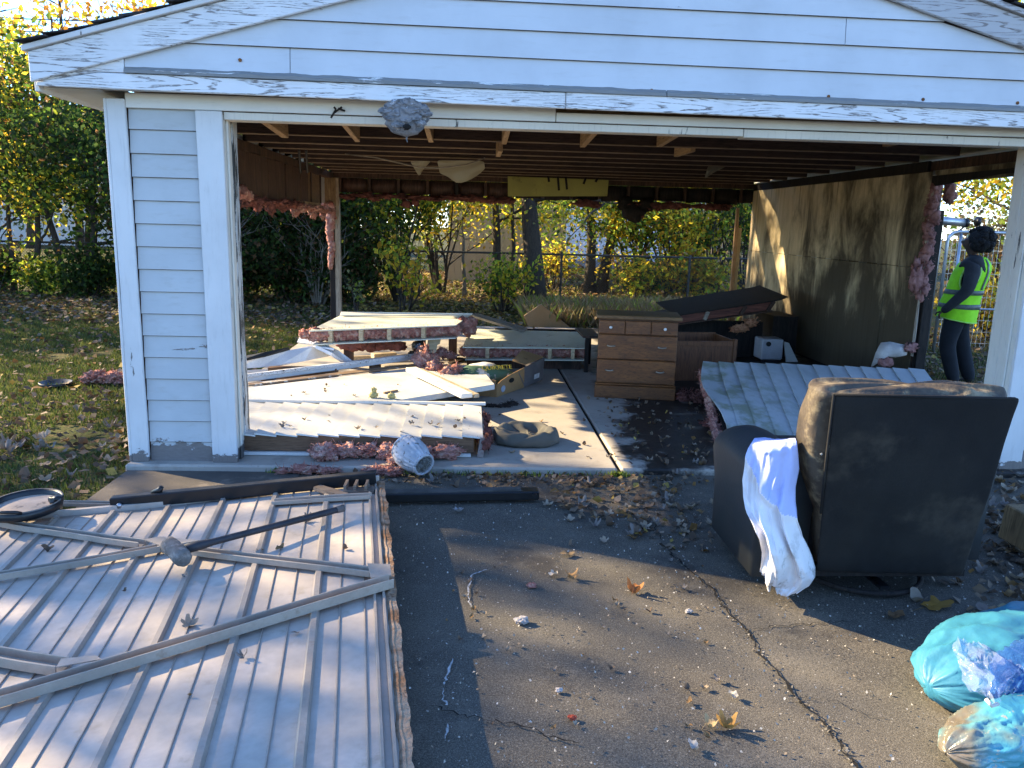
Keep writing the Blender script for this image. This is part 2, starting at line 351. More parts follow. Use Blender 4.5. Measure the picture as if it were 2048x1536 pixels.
CEDAR = woodm('cedar_picket', (.50,.36,.17), (.40,.27,.12), (6,6,.5), rough=.75)
cf = thing('cedar_fence', 'tall honey coloured cedar picket fence behind the yellow leaves at right', 'fence', (9,15.9,-.1))
x = 6.9
while x < 13.5:
    wd = .14; h = 1.85+random.uniform(-.02,.02); y = 15.9+random.uniform(-.01,.01)
    MB().prism([(x,y,-.08),(x+wd-.012,y,-.08),(x+wd-.012,y,h-.04),(x+wd-.05,y,h),(x+.04,y,h),(x,y,h-.04)], (0,.02,0)).build('picket', CEDAR, cf); x += wd
for z in (.3,1.5): MB().box(6.9,13.5,15.93,15.97,z,z+.09).build('rail', CEDAR, cf)

RUSTWIRE = basic('old_fence_wire', (.10,.095,.085), (.05,.045,.04), 30, rough=.6, metal=.5)
cl = thing('chain_link_fence', 'low dark chain link fence crossing the back yard behind the garage', 'fence', (1,11.3,-.06))
ytop, zt = 11.3, .90
MB().tube([(-11,ytop,zt),(12,ytop,zt)], .021, 8).build('top_rail', RUSTWIRE, cl)
for i in range(9):
    x = -10.6+i*2.75+(.12 if i%2 else 0); MB().tube([(x,ytop,-.1),(x,ytop,zt+.05)], .028, 8).build('post', RUSTWIRE, cl)
wm = MB(); s_ = .055; H = zt+.04; nx = int(23/s_)
for i in range(-int(H/s_), nx):
    for sg in (1,-1):
        xa = -11+i*s_; 
        if sg==1: a, b = (xa, ytop-.024, -.06), (xa+H, ytop-.024, zt-.02)
        else: a, b = (xa+H, ytop-.028, -.06), (xa, ytop-.028, zt-.02)
        if b[0] > 12 or a[0] > 12 or a[0]<-11 or b[0]<-11: continue
        wm.bar(a, b, .0035, .0035, (0,1,0))
wm.build('wire_mesh', RUSTWIRE, cl, kind='stuff')

# temporary works fence of galvanised tube behind the worker
def panel(label, p0, p1, z0, z1):
    p0, p1 = Vector(p0), Vector(p1); t = thing('fence_panel', label, 'fence panel', (p0.x,p0.y,-.06), 'galvanised temporary fence panels')
    r = .12; dx = (p1-p0).normalized(); L = (p1-p0).length
    P = [p0+Vector((0,0,z0)), p0+Vector((0,0,z1-r))]+[p0+dx*(r-r*math.cos(a))+Vector((0,0,z1-r+r*math.sin(a))) for a in (R(30),R(60),R(90))]
    P += [p0+dx*(L-r+r*math.sin(a))+Vector((0,0,z1-r+r*math.cos(a))) for a in (0,R(30),R(60),R(90))]+[p1+Vector((0,0,z0))]
    MB().tube(P, .021, 8).build('frame', METAL_G, t, smooth=True)
    MB().tube([p0+dx*.16+Vector((0,0,z0)), p0+dx*.16+Vector((0,0,z1-.02))], .018, 8).build('upright', METAL_G, t, smooth=True)
    MB().tube([p0+dx*.02+Vector((0,0,.55)), p1-dx*.02+Vector((0,0,.55))], .014, 6).build('mid_rail', METAL_G, t)
    g = MB(); n = int(L/.06)
    for i in range(1,n): g.bar(p0+dx*(i*.06)+Vector((0,0,z0+.1)), p0+dx*(i*.06)+Vector((0,0,z1-.03)), .003, .003, (0,1,0))
    for i in range(1,10): g.bar(p0+Vector((0,0,z0+i*.15))+dx*.02, p1+Vector((0,0,z0+i*.15))-dx*.02, .003,.003)
    g.build('mesh', METAL_G, t, kind='stuff')
    return t
a = W(1898,463,'y',5.2)
panel('galvanised tube fence panel directly behind the man in the vest', (a.x,5.2,0), (a.x+2.3,5.05,0), -.05, a.z)
panel('galvanised tube fence panel half hidden by the right garage wall', (5.72,5.6,0), (a.x-.07,5.25,0), -.05, a.z-.02)
pt = thing('grey_pipe', 'fat grey pipe lying across the top of the fence panels', 'pipe', (a.x,5.3,1.6), None)
q0 = W(1880,441,'y',5.4)+Vector((.45,0,0)); q1 = W(1932,446,'y',5.4)
MB().tube([q0-Vector((.6,0,-.01)), q1], .055, 12).build('tube', METAL_G, pt, smooth=True)
MB().tube([q1-Vector((.03,0,0)), q1+Vector((.012,0,0))], .062, 12).build('collar', BLACK, pt, smooth=True)
MB().tube([q0+Vector((.04,0,0)), q0+Vector((.07,0,0))], .062, 12).build('collar', BLACK, pt, smooth=True)
MB().tube([q1-Vector((.02,0,.05)), Vector((a.x+.12,5.2,a.z))], .012, 6).build('hook', BLACK, pt)

# overhead wires along the back lot
for (y0, y1, nm) in ((203,207,'upper of the thick black overhead wires beside the left eave'),(231,238,'middle black overhead wire crossing the dark left trees'),(252,256,'lowest thin overhead wire crossing the left trees'),(40,44,'highest thin wire across the blue sky'),(66,68,'thin wire across the sky just above the left eave')):
    A = W(-120,y0-3,'y',15); B = W(230,y1,'y',15); Dv = (B-A); P = [A+Dv*(t-1.0)+Vector((0,0,.35*(t-2)**2*.3)) for t in (0,.5,1,1.5,2,2.5,3,4,5)]
    o = MB().tube(P, .02 if y0>200 and y0<240 else .012, 5).build('power_line', BLACK); tag(o, nm, 'wire', 'overhead wires')
# ---------------------------------------------------------------- the garage
G = thing('garage', 'white clapboard garage with open front, burnt roof timbers and torn out walls', 'garage', (2.44,3.3,0))
XC = 2.44
def zr(x): return 2.17+.28*(3.39-abs(x-XC))          # underside of the rake boards
def zfb(x): return 2.145-.0078*x                     # underside of the front fascia
def lap(x0,x1,z0,z1,y, proud=.014, th=.009, clip=None):
    """one lapped clapboard in the xz plane, its lower edge standing clear of the board below"""
    m_ = MB()
    poly = [(x0,z0),(x1,z0),(x1,z1),(x0,z1)] if clip is None else clip
    h = z1-z0; e = .003
    (xa,za),(xb,zb) = poly[0],poly[1]
    pf = [(xa,za+e),(xb,zb+e)]+poly[2:]
    F = [(x, y-proud*(1-(z-z0)/h), z) for x,z in pf]; B_ = [(x, y+th-proud*(1-(z-z0)/h), z) for x,z in poly]; n = len(poly)
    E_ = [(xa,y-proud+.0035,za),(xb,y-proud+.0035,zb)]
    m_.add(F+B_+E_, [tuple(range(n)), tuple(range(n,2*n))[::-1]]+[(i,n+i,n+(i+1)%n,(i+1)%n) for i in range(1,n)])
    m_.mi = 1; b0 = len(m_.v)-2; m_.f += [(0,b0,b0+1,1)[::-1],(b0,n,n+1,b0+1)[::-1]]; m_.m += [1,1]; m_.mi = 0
    return m_
# front piers: sixteen clapboards each
for (xa,xb) in ((-.532,-.152),(5.032,5.42)):
    for i in range(16):
        z0 = -.012+i*.1316; lap(xa,xb,z0,min(z0+.139,2.09),-.004).build('siding_board', [P_PIER,SEAM_SHADE], G)
    MB().box(xa-.02,xb+.02,.008,.10,0,2.1).build('pier_core', W_DARK, G)
# corner boards, trims and jambs
def wob_board(x0,x1,y0,y1,z0,z1,name,mt,n=9,amp=.004,bev=.004):
    m_ = MB(); rings = []
    for i in range(n):
        z = lerp(z0,z1,i/(n-1)); a = amp*nz((x0*5,z*2.3,y0*3)); b = amp*nz((x1*5+9,z*2.7,y0*3))
        rings.append([(x0+a,y0,z),(x1+b,y0,z),(x1+b,y1,z),(x0+a,y1,z)])
    return m_.loft(rings).build(name, mt, G, bevel=bev)
wob_board(-.637,-.535,-.042,-.018,0,2.125,'corner_board',P_TRIM)
wob_board(-.655,-.638,-.042,.10,0,2.125,'corner_board',P_TRIM)
wob_board(5.422,5.52,-.042,-.018,0,2.125,'corner_board',P_TRIM)
wob_board(-.15,0,-.045,-.02,0,2.075,'door_trim',P_TRIM)
wob_board(4.88,5.03,-.045,-.02,0,2.075,'door_trim',P_TRIM)
wob_board(-.022,-.002,-.018,.13,.005,2.06,'door_jamb',P_JAMB)
wob_board(-.001,.012,.02,.06,.005,2.05,'door_stop',P_JAMB)
wob_board(-.06,.004,.135,.235,0,2.13,'jamb_post',painted('peeled_post_paint',(.55,.55,.53),(7,7,.8),.85,0,wood=(.055,.06,.06),dirt=.7),12,.008)
wob_board(4.882,4.902,-.018,.13,.005,2.06,'door_jamb',P_JAMB)
wob_board(4.868,4.881,.02,.06,.005,2.05,'door_stop',P_JAMB)
wob_board(4.885,4.95,.135,.235,0,2.13,'jamb_post',P_JAMB,12,.006)
# frieze, head jamb, header beam
MB().box(-.535,1.9,-.036,-.018,2.078,2.16).build('frieze_board', P_TRIMX, G, bevel=.003)
MB().box(1.904,5.42,-.035,-.018,2.078,2.13).build('frieze_board', P_TRIMX, G, bevel=.003)
MB().box(0,3.02,-.016,.10,2.032,2.074).build('head_jamb', P_JAMB, G, bevel=.003)
MB().box(3.024,4.88,-.014,.10,2.026,2.074).build('head_jamb', P_JAMB, G, bevel=.003)
hd = MB(); rings = [[(x,.105,2.045+.02*nz((x*6,0,0))),(x,.19,2.06+.02*nz((x*7,3,0))),(x,.19,2.26),(x,.105,2.26)] for x in [-.5+i*.12 for i in range(50)]]
hd.loft(rings).build('header_beam', W_RAWX, G)
# horizontal fascia with its bare drip strip, rakes and gable clapboards
def slab_x(x0,x1,fb,ft,y0,y1,name,mt,bev=.004,n=2):
    m_ = MB(); rings = []
    for i in range(n):
        x = lerp(x0,x1,i/(n-1)); rings.append([(x,y0,fb(x)),(x,y1,fb(x)),(x,y1,ft(x)),(x,y0,ft(x))])
    return m_.loft(rings).build(name, mt, G, bevel=bev)
fm = MB(); fm.prism([(-.93,-.2,2.155),(1.935,-.2,zfb(1.935)),(1.935,-.2,zfb(1.935)+.085),(-.60,-.2,zfb(-.6)+.085),(-.93,-.2,2.176)], (0,.022,0)); fm.build('fascia_board', P_FASCIA, G, bevel=.004)
slab_x(1.938,5.80,zfb,lambda x:zfb(x)+.087,-.201,-.178,'fascia_board',P_FASCIA)
MB().prism([(-.90,-.199,zfb(-.9)+.03),(-.60,-.199,zfb(-.6)+.0885),(-.464,-.199,zfb(-.46)+.0885),(-.464,-.199,zr(-.464)+.02),(-.90,-.199,zr(-.9)+.02)], (0,.02,0)).build('fascia_wedge', P_RAKE, G, bevel=.003)
def ragged(x0,x1,name,seed):
    m_ = MB(); rings = []; n = int((x1-x0)/.06)
    for i in range(n+1):
        x = lerp(x0,x1,i/n); b = zfb(x)+.0875; rings.append([(x,-.212+.004*nz((x*9,seed,0)),b),(x,-.18,b),(x,-.168,b+.060),(x,-.211,b+.016+.008*nz((x*8,seed,9)))])
    return m_.loft(rings).build(name, P_DRIP, G)
ragged(-.46,2.5,'drip_strip',1); ragged(2.505,5.4,'drip_strip',7)
# gable boards, clipped by the roof slope; some courses are two lengths butted together
EXP = .1445
def clipx(z): return 3.39-(z-2.17)/.28
splits = {0:[.42],1:[],2:[3.5],3:[1.4],4:[],5:[2.7],6:[]}
for i in range(7):
    z0 = 2.238+i*EXP; z1 = z0+EXP+.006
    def half(z): return max(0, clipx(z)+.02)
    lx, rx = (-.462 if i==0 else XC-half(z0)), XC+half(z0)
    cuts = [lx]+splits[i]+[rx]
    for a,b in zip(cuts[:-1],cuts[1:]):
        tl = max(a+.002, XC-half(z1)); tr = min(b-.002, XC+half(z1))
        def zz(x): return z0-.0078*(x-XC)*(1-i*.12)
        if tl>=tr: continue
        zl, zrr = zr(a+.002)+.02, zr(b-.002)+.02
        poly = [(a+.002,z0),(b-.002,z0)]
        if z0+.008 < zrr < z1: poly.append((b-.002,zrr))
        poly += [(tr,z1),(tl,z1)]
        if z0+.008 < zl < z1: poly.append((a+.002,zl))
        o = lap(a,b,z0,z1,-.178,.0155,.009,poly)
        for p in o.v: p.z += -.0078*(p.x-XC)*(1-i*.12)
        o.build('gable_board', [P_SIDING,SEAM_SHADE], G)
MB().prism([(-.9,-.15,2.16),(5.78,-.15,2.16),(XC,-.15,3.1)], (0,.02,0)).build('gable_sheathing', W_DECK, G)
MB().box(-.64,5.52,-.15,-.036,2.165,2.18).build('soffit', P_TRIMX, G)
RUST = basic('rusty_nail_head', (.22,.09,.03), (.10,.045,.02), 40, rough=.9)
for u,v_ in ((791,164),(996,175),(1191,181),(1303,181),(1657,193),(1846,199),(2035,206),(480,120),(900,188)):
    p = W(u,v_,'y',-.192); MB().tube([p+Vector((0,.008,0)), p-Vector((0,.003,0))], .0095, 10).build('nail_head', RUST, G)
def rake(sgn, mt, y0=-.222):
    xa, xb = (-.95, XC) if sgn<0 else (5.83, XC)
    m_ = MB(); m_.prism([(xa,y0,zr(xa)),(xb,y0,zr(xb)),(xb,y0,zr(xb)+.155),(xa,y0,zr(xa)+.155)], (0,.024,0)); return m_.build('rake_board', mt, G, bevel=.005)
rake(-1,P_RAKE); rake(1,P_RAKE_R)
for sgn,mt in ((-1,P_TRIM),(1,P_RAKE_R)):
    xa = -.97 if sgn<0 else 5.85
    MB().prism([(xa,-.245,zr(xa)+.157),(XC,-.245,zr(XC)+.157),(XC,-.245,zr(XC)+.187),(xa,-.245,zr(xa)+.187)], (0,.06,0)).build('rake_trim', mt, G, bevel=.003)
    MB().prism([(xa,-.18,zr(xa)+.168),(XC,-.18,zr(XC)+.168),(XC,-.18,zr(XC)+.186),(xa,-.18,zr(xa)+.186)], (0,7.15,0)).build('roof_deck', W_DECK, G)
    # shingle courses; broken tabs along the rake edge
    L = 3.42/math.cos(math.atan(.28)); n = int(L/.135)
    for k in range(n):
        s0 = k*.135; x0_ = xa+(-sgn)*0+ (s0*math.cos(math.atan(.28)))*(-sgn if False else (1 if sgn<0 else -1)); 
        def P(s,y,h):
            dx = s*math.cos(math.atan(.28)); x = xa+dx if sgn<0 else xa-dx
            return (x,y,zr(xa)+.187+dx*.28+h)
        yo = -.255+random.uniform(-.03,.035); th = random.uniform(.006,.014); lift = random.uniform(0,.012)
        m_ = MB(); m_.add([P(s0-.01,yo,.012+lift),P(s0+.15,yo+.01,.004),P(s0+.15,.2,.004),P(s0-.01,.2,.012), P(s0-.01,yo,.012+lift+th),P(s0+.15,yo+.01,.004+th),P(s0+.15,.2,.004+th),P(s0-.01,.2,.012+th)],
                         [(0,1,2,3),(4,7,6,5),(0,4,5,1),(1,5,6,2),(2,6,7,3),(3,7,4,0)]); m_.build('shingle', SHING, G)
        m_ = MB(); m_.add([P(s0-.01,.202,.012),P(s0+.15,.202,.004),P(s0+.15,6.97,.004),P(s0-.01,6.97,.012), P(s0-.01,.202,.02),P(s0+.15,.202,.012),P(s0+.15,6.97,.012),P(s0-.01,6.97,.02)],
                         [(0,1,2,3),(4,7,6,5),(0,4,5,1),(1,5,6,2),(2,6,7,3),(3,7,4,0)]); m_.build('shingle_course', SHING, G)
MB().box(-.955,-.93,-.17,6.97,2.13,2.31).build('eave_board', P_TRIMX, G, bevel=.003)
MB().box(5.81,5.835,-.17,6.97,2.13,2.31).build('eave_board', P_TRIMX, G, bevel=.003)
MB().box(-.928,-.64,-.13,6.95,2.15,2.162).build('eave_soffit', P_TRIMX, G)
MB().box(5.53,5.808,-.13,6.95,2.15,2.162).build('eave_soffit', P_TRIMX, G)
# roof timbers
for k in range(9):
    y = 1.75+.605*k
    zj = 2.128+random.uniform(-.006,.006); MB().box(-.52,5.44,y,y+.04,zj+.004,2.26).build('ceiling_joist', W_JOIST, G, bevel=.003)
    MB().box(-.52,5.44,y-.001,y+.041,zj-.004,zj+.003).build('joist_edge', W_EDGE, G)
    for sg in (-1,1):
        xa = XC+sg*3.3; m_ = MB(); m_.prism([(xa,y-.045,zr(xa)+.03),(XC+sg*.02,y-.045,zr(XC)+.03),(XC+sg*.02,y-.045,zr(XC)+.163),(xa,y-.045,zr(xa)+.163)], (0,.04,0)); m_.build('rafter', W_JOIST, G)
MB().box(XC-.018,XC+.018,.2,6.9,2.95,3.27).build('ridge_board', W_JOIST, G)
for u,v_,ye,w_ in ((570,282,1.74,.055),(715,290,1.74,.04),(862,291,1.74,.04),(1008,295,1.74,.04),(1165,301,1.74,.045),(1318,300,1.74,.045),(1770,300,1.74,.05)):
    p = W(u,v_-6,'y',ye); m_ = MB(); m_.prism([(p.x-w_/2,.19,2.2),(p.x-w_/2,ye,p.z),(p.x-w_/2,ye,p.z+.13),(p.x-w_/2,.19,2.33)], (w_,0,0)); m_.build('lookout', W_RAWY, G, bevel=.003)
for u,v_,ye in ((996,318,2.34),(1352,318,2.34)):
    p = W(u,v_-4,'y',ye); MB().box(p.x-.02,p.x+.02,1.795,ye,p.z,p.z+.13).build('lookout', W_RAWY, G, bevel=.003)
for u in (598,612):
    p = W(u,300,'y',3.1); q = W(u+3,345,'y',3.3); MB().tube([p,q], .012, 6).build('hanger_strap', BLACK, G)
# wall plates
MB().box(-.59,-.50,.24,6.68,2.04,2.122).build('top_plate', W_DARK, G, bevel=.004)
MB().box(5.47,5.56,.24,6.68,2.04,2.122).build('top_plate', W_DARK, G, bevel=.004)
MB().box(-.49,5.46,6.60,6.69,2.055,2.122).build('top_plate', W_DARK, G, bevel=.004)
def fringe(p0,p1,r,n,name,mt,parent,seed=0,drop=.04):
    """a torn fuzzy edge of insulation between two points"""
    m_ = MB(); p0,p1 = Vector(p0),Vector(p1)
    for i in range(n):
        t = (i+.5)/n; c = p0.lerp(p1,t)+Vector((0,0,-drop*abs(nz((t*7,seed,1))))); blob(m_, c, (r*1.9,r*1.3,r*random.uniform(.4,1.2)), seed+i, .7, sub=3)
    return m_.build(name, mt, parent, smooth=True)
def blob(m_, c, rad, seed, amp=.35, sub=3, fq=3.0):
    bm = bmesh.new(); sub = max(sub,3); bmesh.ops.create_icosphere(bm, subdivisions=sub, radius=1); c = Vector(c)
    vs = []
    for v in bm.verts:
        n = v.co.normalized(); k = 1+amp*nz(n, fq*.6, seed*3.1)+amp*.6*nz(n, fq*1.7, seed*5.3)+amp*.45*nz(n, fq*4, seed)-amp*.5*abs(nz(n, fq*2.6, seed*2.2))
        vs.append(c+Vector((n.x*rad[0],n.y*rad[1],n.z*rad[2]))*k)
    m_.add(vs, [tuple(v.index for v in f.verts) for f in bm.faces]); bm.free()
    if amp >= .42:                      # loose glass fibres
        rr = random.Random(int(seed)*7+3); rm = max(rad)
        for q in range(34):
            p = vs[rr.randrange(len(vs))]; d = (p-c).normalized(); d = (d+Vector((rr.gauss(0,.7),rr.gauss(0,.7),rr.gauss(0,.5)))).normalized(); s = d.orthogonal().normalized()*.0016
            a_ = p-d*rm*.08; b_ = p+d*rm*rr.uniform(.15,.55); e_ = b_+Vector((rr.gauss(0,1),rr.gauss(0,1),-.6))*rm*.12
            m_.add([a_+s,a_-s,b_-s,b_+s,e_], [(0,1,2,3),(3,2,4)])
# left wall: what is left under the plate
y = .26; kk = 0
while y < 4.45:
    wd = random.uniform(.33,.46); b = 1.66+random.uniform(-.03,.03); t = random.uniform(-.012,.012)
    m_ = MB(); m_.prism([(-.498+t,y,b+random.uniform(-.02,.02)),(-.498-t,y+wd-.01,b+random.uniform(-.02,.02)),(-.498-t,y+wd-.01,2.035),(-.498+t,y,2.035)], (-.012,0,0)); m_.build('wall_board', W_PANEL, G)
    y += wd
MB().box(-.53,-.516,4.5,5.75,1.62,2.03).build('wall_board', woodm('scorched_osb',(.24,.14,.06),(.13,.07,.035),(4,4,4),char=.63), G)
MB().box(-.515,-.48,4.62,5.6,1.64,1.68).build('blocking', W_RAWY, G)
for y in (4.5,5.1,5.72): MB().box(-.515,-.50,y,y+.04,1.68,2.035).build('stud', W_DARK, G)
for i in range(3): MB().box(-.625,-.60,.1,6.7,1.70+i*.14,1.836+i*.14).build('siding_board', P_PIER, G)
for y in (.9,1.5,2.1,2.7,3.3,3.9): MB().box(-.59,-.52,y,y+.04,1.66,2.035).build('stud', W_DARK, G)
for y_,z_,r_ in ((2.7,1.60,.06),(3.2,1.58,.07),(3.75,1.60,.05),(4.3,1.57,.075),(5.3,1.56,.08),(6.0,1.54,.07)):
    b_ = MB(); blob(b_, (-.53,y_,z_), (.04,r_*1.5,r_), int(y_*31), .6); b_.build('insulation_tuft', PINKD if y_<4 else PINK, G, smooth=True)
fringe((-.55,2.2,1.635),(-.55,4.3,1.65),.05,26,'torn_insulation',PINKD,G,3)
fringe((-.54,4.3,1.63),(-.52,6.4,1.60),.045,24,'torn_insulation',PINK,G,9)
b_ = MB(); p = W(484,385,'x',-.47); blob(b_, p, (.05,.15,.06), 4, .4); blob(b_, p+Vector((0,.2,-.02)), (.04,.09,.045), 6, .4); b_.build('insulation_tuft', PINK, G, smooth=True)
# rear left corner: plywood scrap, charred post, pale casing
p0 = W(626,415,'y',6.56); p1 = W(671,345,'y',6.56)
m_ = MB(); m_.prism([(p0.x,6.56,p0.z+.02),(p0.x+.09,6.56,p0.z-.03),(p0.x+.11,6.56,p0.z+.05),(p0.x+.16,6.56,p0.z-.01),(p1.x,6.56,p0.z-.03),(p1.x,6.56,2.05),(p0.x,6.56,2.05)], (0,.015,0)); m_.build('corner_panel', woodm('scorched_plywood',(.30,.22,.11),(.16,.105,.055),(6,6,.6),char=.66), G)
pl = W(662,620,'y',6.6).x; pr_ = W(683,620,'y',6.6).x
wob_board(pl,pl+.075,6.575,6.67,0,1.62,'corner_post',W_CHAR,14,.008)
wob_board(pl+.078,pr_,6.565,6.66,0,2.05,'corner_casing',woodm('grey_casing',(.42,.36,.28),(.26,.21,.15),LZ),10,.005)
b_ = MB()
for i in range(12):
    t = i/11; blob(b_, (pl+.025+.01*math.sin(i), 6.55, lerp(1.66,.86,t)), (.075-.035*t,.05,.075), 20+i, .38)
blob(b_, (pl-.10,6.55,1.68), (.11,.04,.04), 50, .4); b_.build('insulation_strip', PINK, G, smooth=True)
# rear wall remnant: studs, sooty batts, torn fringe
x = -.42; k = 0
while x < 5.3:
    MB().box(x,x+.04,6.60,6.68,1.86,2.05).build('stud', W_DARK, G)
    bt = MB(); m0 = 1.84+random.uniform(-.02,.03)
    rings = [[(lerp(x+.045,x+.395,i/6),6.635-.025*math.sin(math.pi*i/6),m0+.02*nz((x+i,2,1))),(lerp(x+.045,x+.395,i/6),6.67,m0+.02),(lerp(x+.045,x+.395,i/6),6.67,2.05),(lerp(x+.045,x+.395,i/6),6.635-.03*math.sin(math.pi*i/6),2.05)] for i in range(7)]
    bt.loft(rings).build('insulation_batt', W_PANEL if x<2.0 else W_CHAR, G, smooth=True)
    x += .405; k += 1
MB().box(-.5,5.46,6.69,6.70,1.86,2.05).build('rear_sheathing', W_DARK, G)
fringe((-.4,6.62,1.835),(1.0,6.62,1.82),.05,16,'torn_insulation',PINKD,G,30,.09)
fringe((1.0,6.62,1.84),(2.0,6.62,1.80),.045,12,'torn_insulation',PINKD,G,40,.05)
fringe((2.9,6.62,1.80),(3.2,6.62,1.80),.045,5,'torn_insulation',PINKD,G,44,.05)
fringe((3.6,6.6,1.80),(5.1,6.6,1.80),.045,20,'torn_insulation',PINKD,G,50,.04)
for u,v_,s_ in ((812,408,.06),(830,406,.05),(1268,425,.13),(1290,410,.10),(1250,408,.10),(1280,432,.05)):
    p = W(u,v_,'y',6.58); b_ = MB(); blob(b_, p, (s_*1.2,s_*.6,s_), int(u), .4); b_.build('insulation_tuft', PINKD if u<1200 else (PINKD if v_>430 else W_CHAR), G, smooth=True)
p0 = W(1016,392,'y',6.5); p1 = W(1216,360,'y',6.5)
MB().prism([(p0.x,6.5,p0.z-.005),(p1.x,6.5,p0.z+.035),(p1.x+.01,6.5,p1.z),(p0.x-.01,6.5,p1.z+.01)], (0,.012,0)).build('green_panel', basic('yellow_green_board',(.40,.37,.10),(.33,.31,.09),3,rough=.6,spot=(.20,.18,.06),sscale=3), G)
for u,a,b in ((1095,340,364),(1115,345,381),(1131,350,379),(1176,345,368),(1200,348,364)):
    p = W(u,a,'y',6.2); q = W(u+3 if u<1170 else u-9,b,'y',6.2); MB().bar(p,q,.03,.006,(0,1,0)).build('char_strip', W_CHAR, G)
# right wall: sooty plywood lining with torn insulated edge at the cut-out
def m_ply():
    n = NT('sooted_plywood'); v = n.co(); st = n.co((1,1.0,.45))
    c = n.mix(n.ramp(n.noise(n.co((1,6,.5)), 3, 5), .3, .7), (.72,.58,.36), (.60,.47,.28))
    yy = n.sep(v, 1); zz = n.sep(v, 2)           # local y: rear of the wall is +
    so = n.math('ADD', n.noise(st, 2.6, 7, .65, .5), n.math('MULTIPLY', n.ramp(yy, 2.4, .4), .17))
    so = n.math('ADD', so, n.math('SUBTRACT', n.math('MULTIPLY', n.ramp(zz, 1.3, .1), .26), n.math('MULTIPLY', n.ramp(zz, .9, 1.6), .05)))
    c = n.mix(n.math('MULTIPLY', n.ramp(so, .43, .76), .92), c, (.028,.021,.015))
    sk = n.noise(n.co((1,9,.35),(2,4,1)), 2.2, 5, .6)
    c = n.mix(n.math('MULTIPLY', n.ramp(sk, .58, .70), .55), c, (.05,.028,.014))
    return n.fin(c, .75, n.bump(n.noise(v, 50, 4), .2, .003), .25)
PLY = m_ply()
ysh = [2.12,2.72,3.94,5.16,6.38,6.62]; zs = [W(1700,540,'x',5.45).z]
for a,b in zip(ysh[:-1],ysh[1:]):
    for (za,zb) in ((.02,1.19),(1.195,2.03)):
        o = random.uniform(0,.006); MB().box(5.444+o,5.457+o,a+.003,b-.003,za,zb).build('plywood_sheet', PLY, G)
for y in [2.14,2.7,3.1,3.5,3.92,4.3,4.7,5.14,5.5,5.9,6.36,6.6]: MB().box(5.462,5.55,y,y+.038,0,2.04).build('stud', W_DARK if y<6 else W_RAW, G)
MB().box(5.44,5.465,2.2,6.6,2.035,2.125).build('soot_batten', W_CHAR, G)
MB().box(5.462,5.55,.24,6.66,.0,.04).build('sole_plate', W_CHAR, G)
for i in range(16):
    z0 = .0+i*.1316; MB().box(5.556,5.575,2.16,6.7,z0,z0+.137).build('siding_board', P_PIER, G)
MB().box(5.452,5.467,.24,2.10,1.93,2.035).build('plywood_sheet', PLY, G)
MB().prism([(5.45,.25,1.935),(5.45,1.2,1.955),(5.45,2.1,1.90),(5.45,2.1,1.99),(5.45,.25,1.99)], (-.02,0,0)).build('torn_header', W_CHAR, G)
b_ = MB()
for i in range(15):
    t = i/14; blob(b_, (5.47+.02*math.sin(i*2), 2.10-.02*math.cos(i*3), lerp(1.9,.95,t)), (.05,.06,.065), 90+i, .45)
b_.build('insulation_strip', basic('dusty_pink_insulation',(.40,.21,.19),(.22,.10,.09),9,rough=.95,bump=.9,bscale=50,bdist=.02,spec=.05,spot=(.05,.035,.03),sscale=7), G, smooth=True)
for c_,r_,q_ in (((5.37,2.05,1.12),(.055,.05,.15),120),(W(1900,385,'y',2.1),(.05,.05,.10),125)):
    b_ = MB(); blob(b_, c_, r_, q_, .6); b_.build('insulation_tuft', MATS['dusty_pink_insulation'], G, smooth=True)
wob_board(5.44,5.452,2.075,2.11,.4,2.0,'torn_plywood_edge',woodm('torn_ply_edge',(.55,.50,.44),(.35,.3,.25),LZ),16,.015,0)
wob_board(5.47,5.56,2.06,2.12,0,1.7,'cut_stud',W_CHAR,10,.008)
p = W(1480,420,'y',6.58); wob_board(p.x-.05,p.x-.005,6.57,6.62,0,p.z+.03,'rear_stud',W_RAW,14,.012)
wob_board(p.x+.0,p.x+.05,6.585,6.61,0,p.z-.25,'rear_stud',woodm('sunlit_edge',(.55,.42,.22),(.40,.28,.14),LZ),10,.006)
# ---------------------------------------------------------------- things inside the garage
V = Vector
BRICKCARD = basic('brown_cardboard', (.36,.21,.09), (.29,.165,.07), 5, rough=.85, bump=.15, spot=(.16,.09,.04), sscale=7, sth=(.62,.72))
def quadslab(name, mt, parent, a,b,c,d_, th, bevel=.003):
    a,b,c,d_ = map(V,(a,b,c,d_)); n = (b-a).cross(d_-a).normalized(); n = n if n.z>0 else -n
    m_ = MB(); m_.prism([a,b,c,d_], -n*th); return m_.build(name, mt, parent, bevel=bevel)
P_BOARD = painted('fallen_siding_paint', (.66,.645,.59), (3,.5,3), .44, 0, dirt=.3)
# 1. fallen wall section, clapboard side up, nearest the slab edge
t = thing('wall_section', 'fallen white clapboard wall section lying flat just inside the left door post', 'wall section', (.6,.5,0))
n = 15; x = -.46
for i in range(n):
    x0, x1 = x, x+.1315; yb = .94+.012*nz((x,5,1)); yf = .11+.012*nz((x*3,1,1))
    m_ = MB(); zl, zr_ = .150, .134
    m_.add([(x0,yf,zl),(x1+.004,yf,zr_),(x1+.004,yb,zr_+.012),(x0,yb,zl+.012),(x0,yf,zl-.011),(x1+.004,yf,zr_-.009),(x1+.004,yb,zr_),(x0,yb,zl)], [(0,1,2,3),(4,7,6,5),(0,4,5,1),(1,5,6,2),(2,6,7,3),(3,7,4,0)])
    m_.build('siding_board', P_BOARD, t); x += .1315
MB().box(-.45,1.46,.125,.165,.028,.128).build('stud', W_DARK if False else woodm('brown_stud',(.20,.11,.06),(.12,.065,.035),LX), t, bevel=.003)
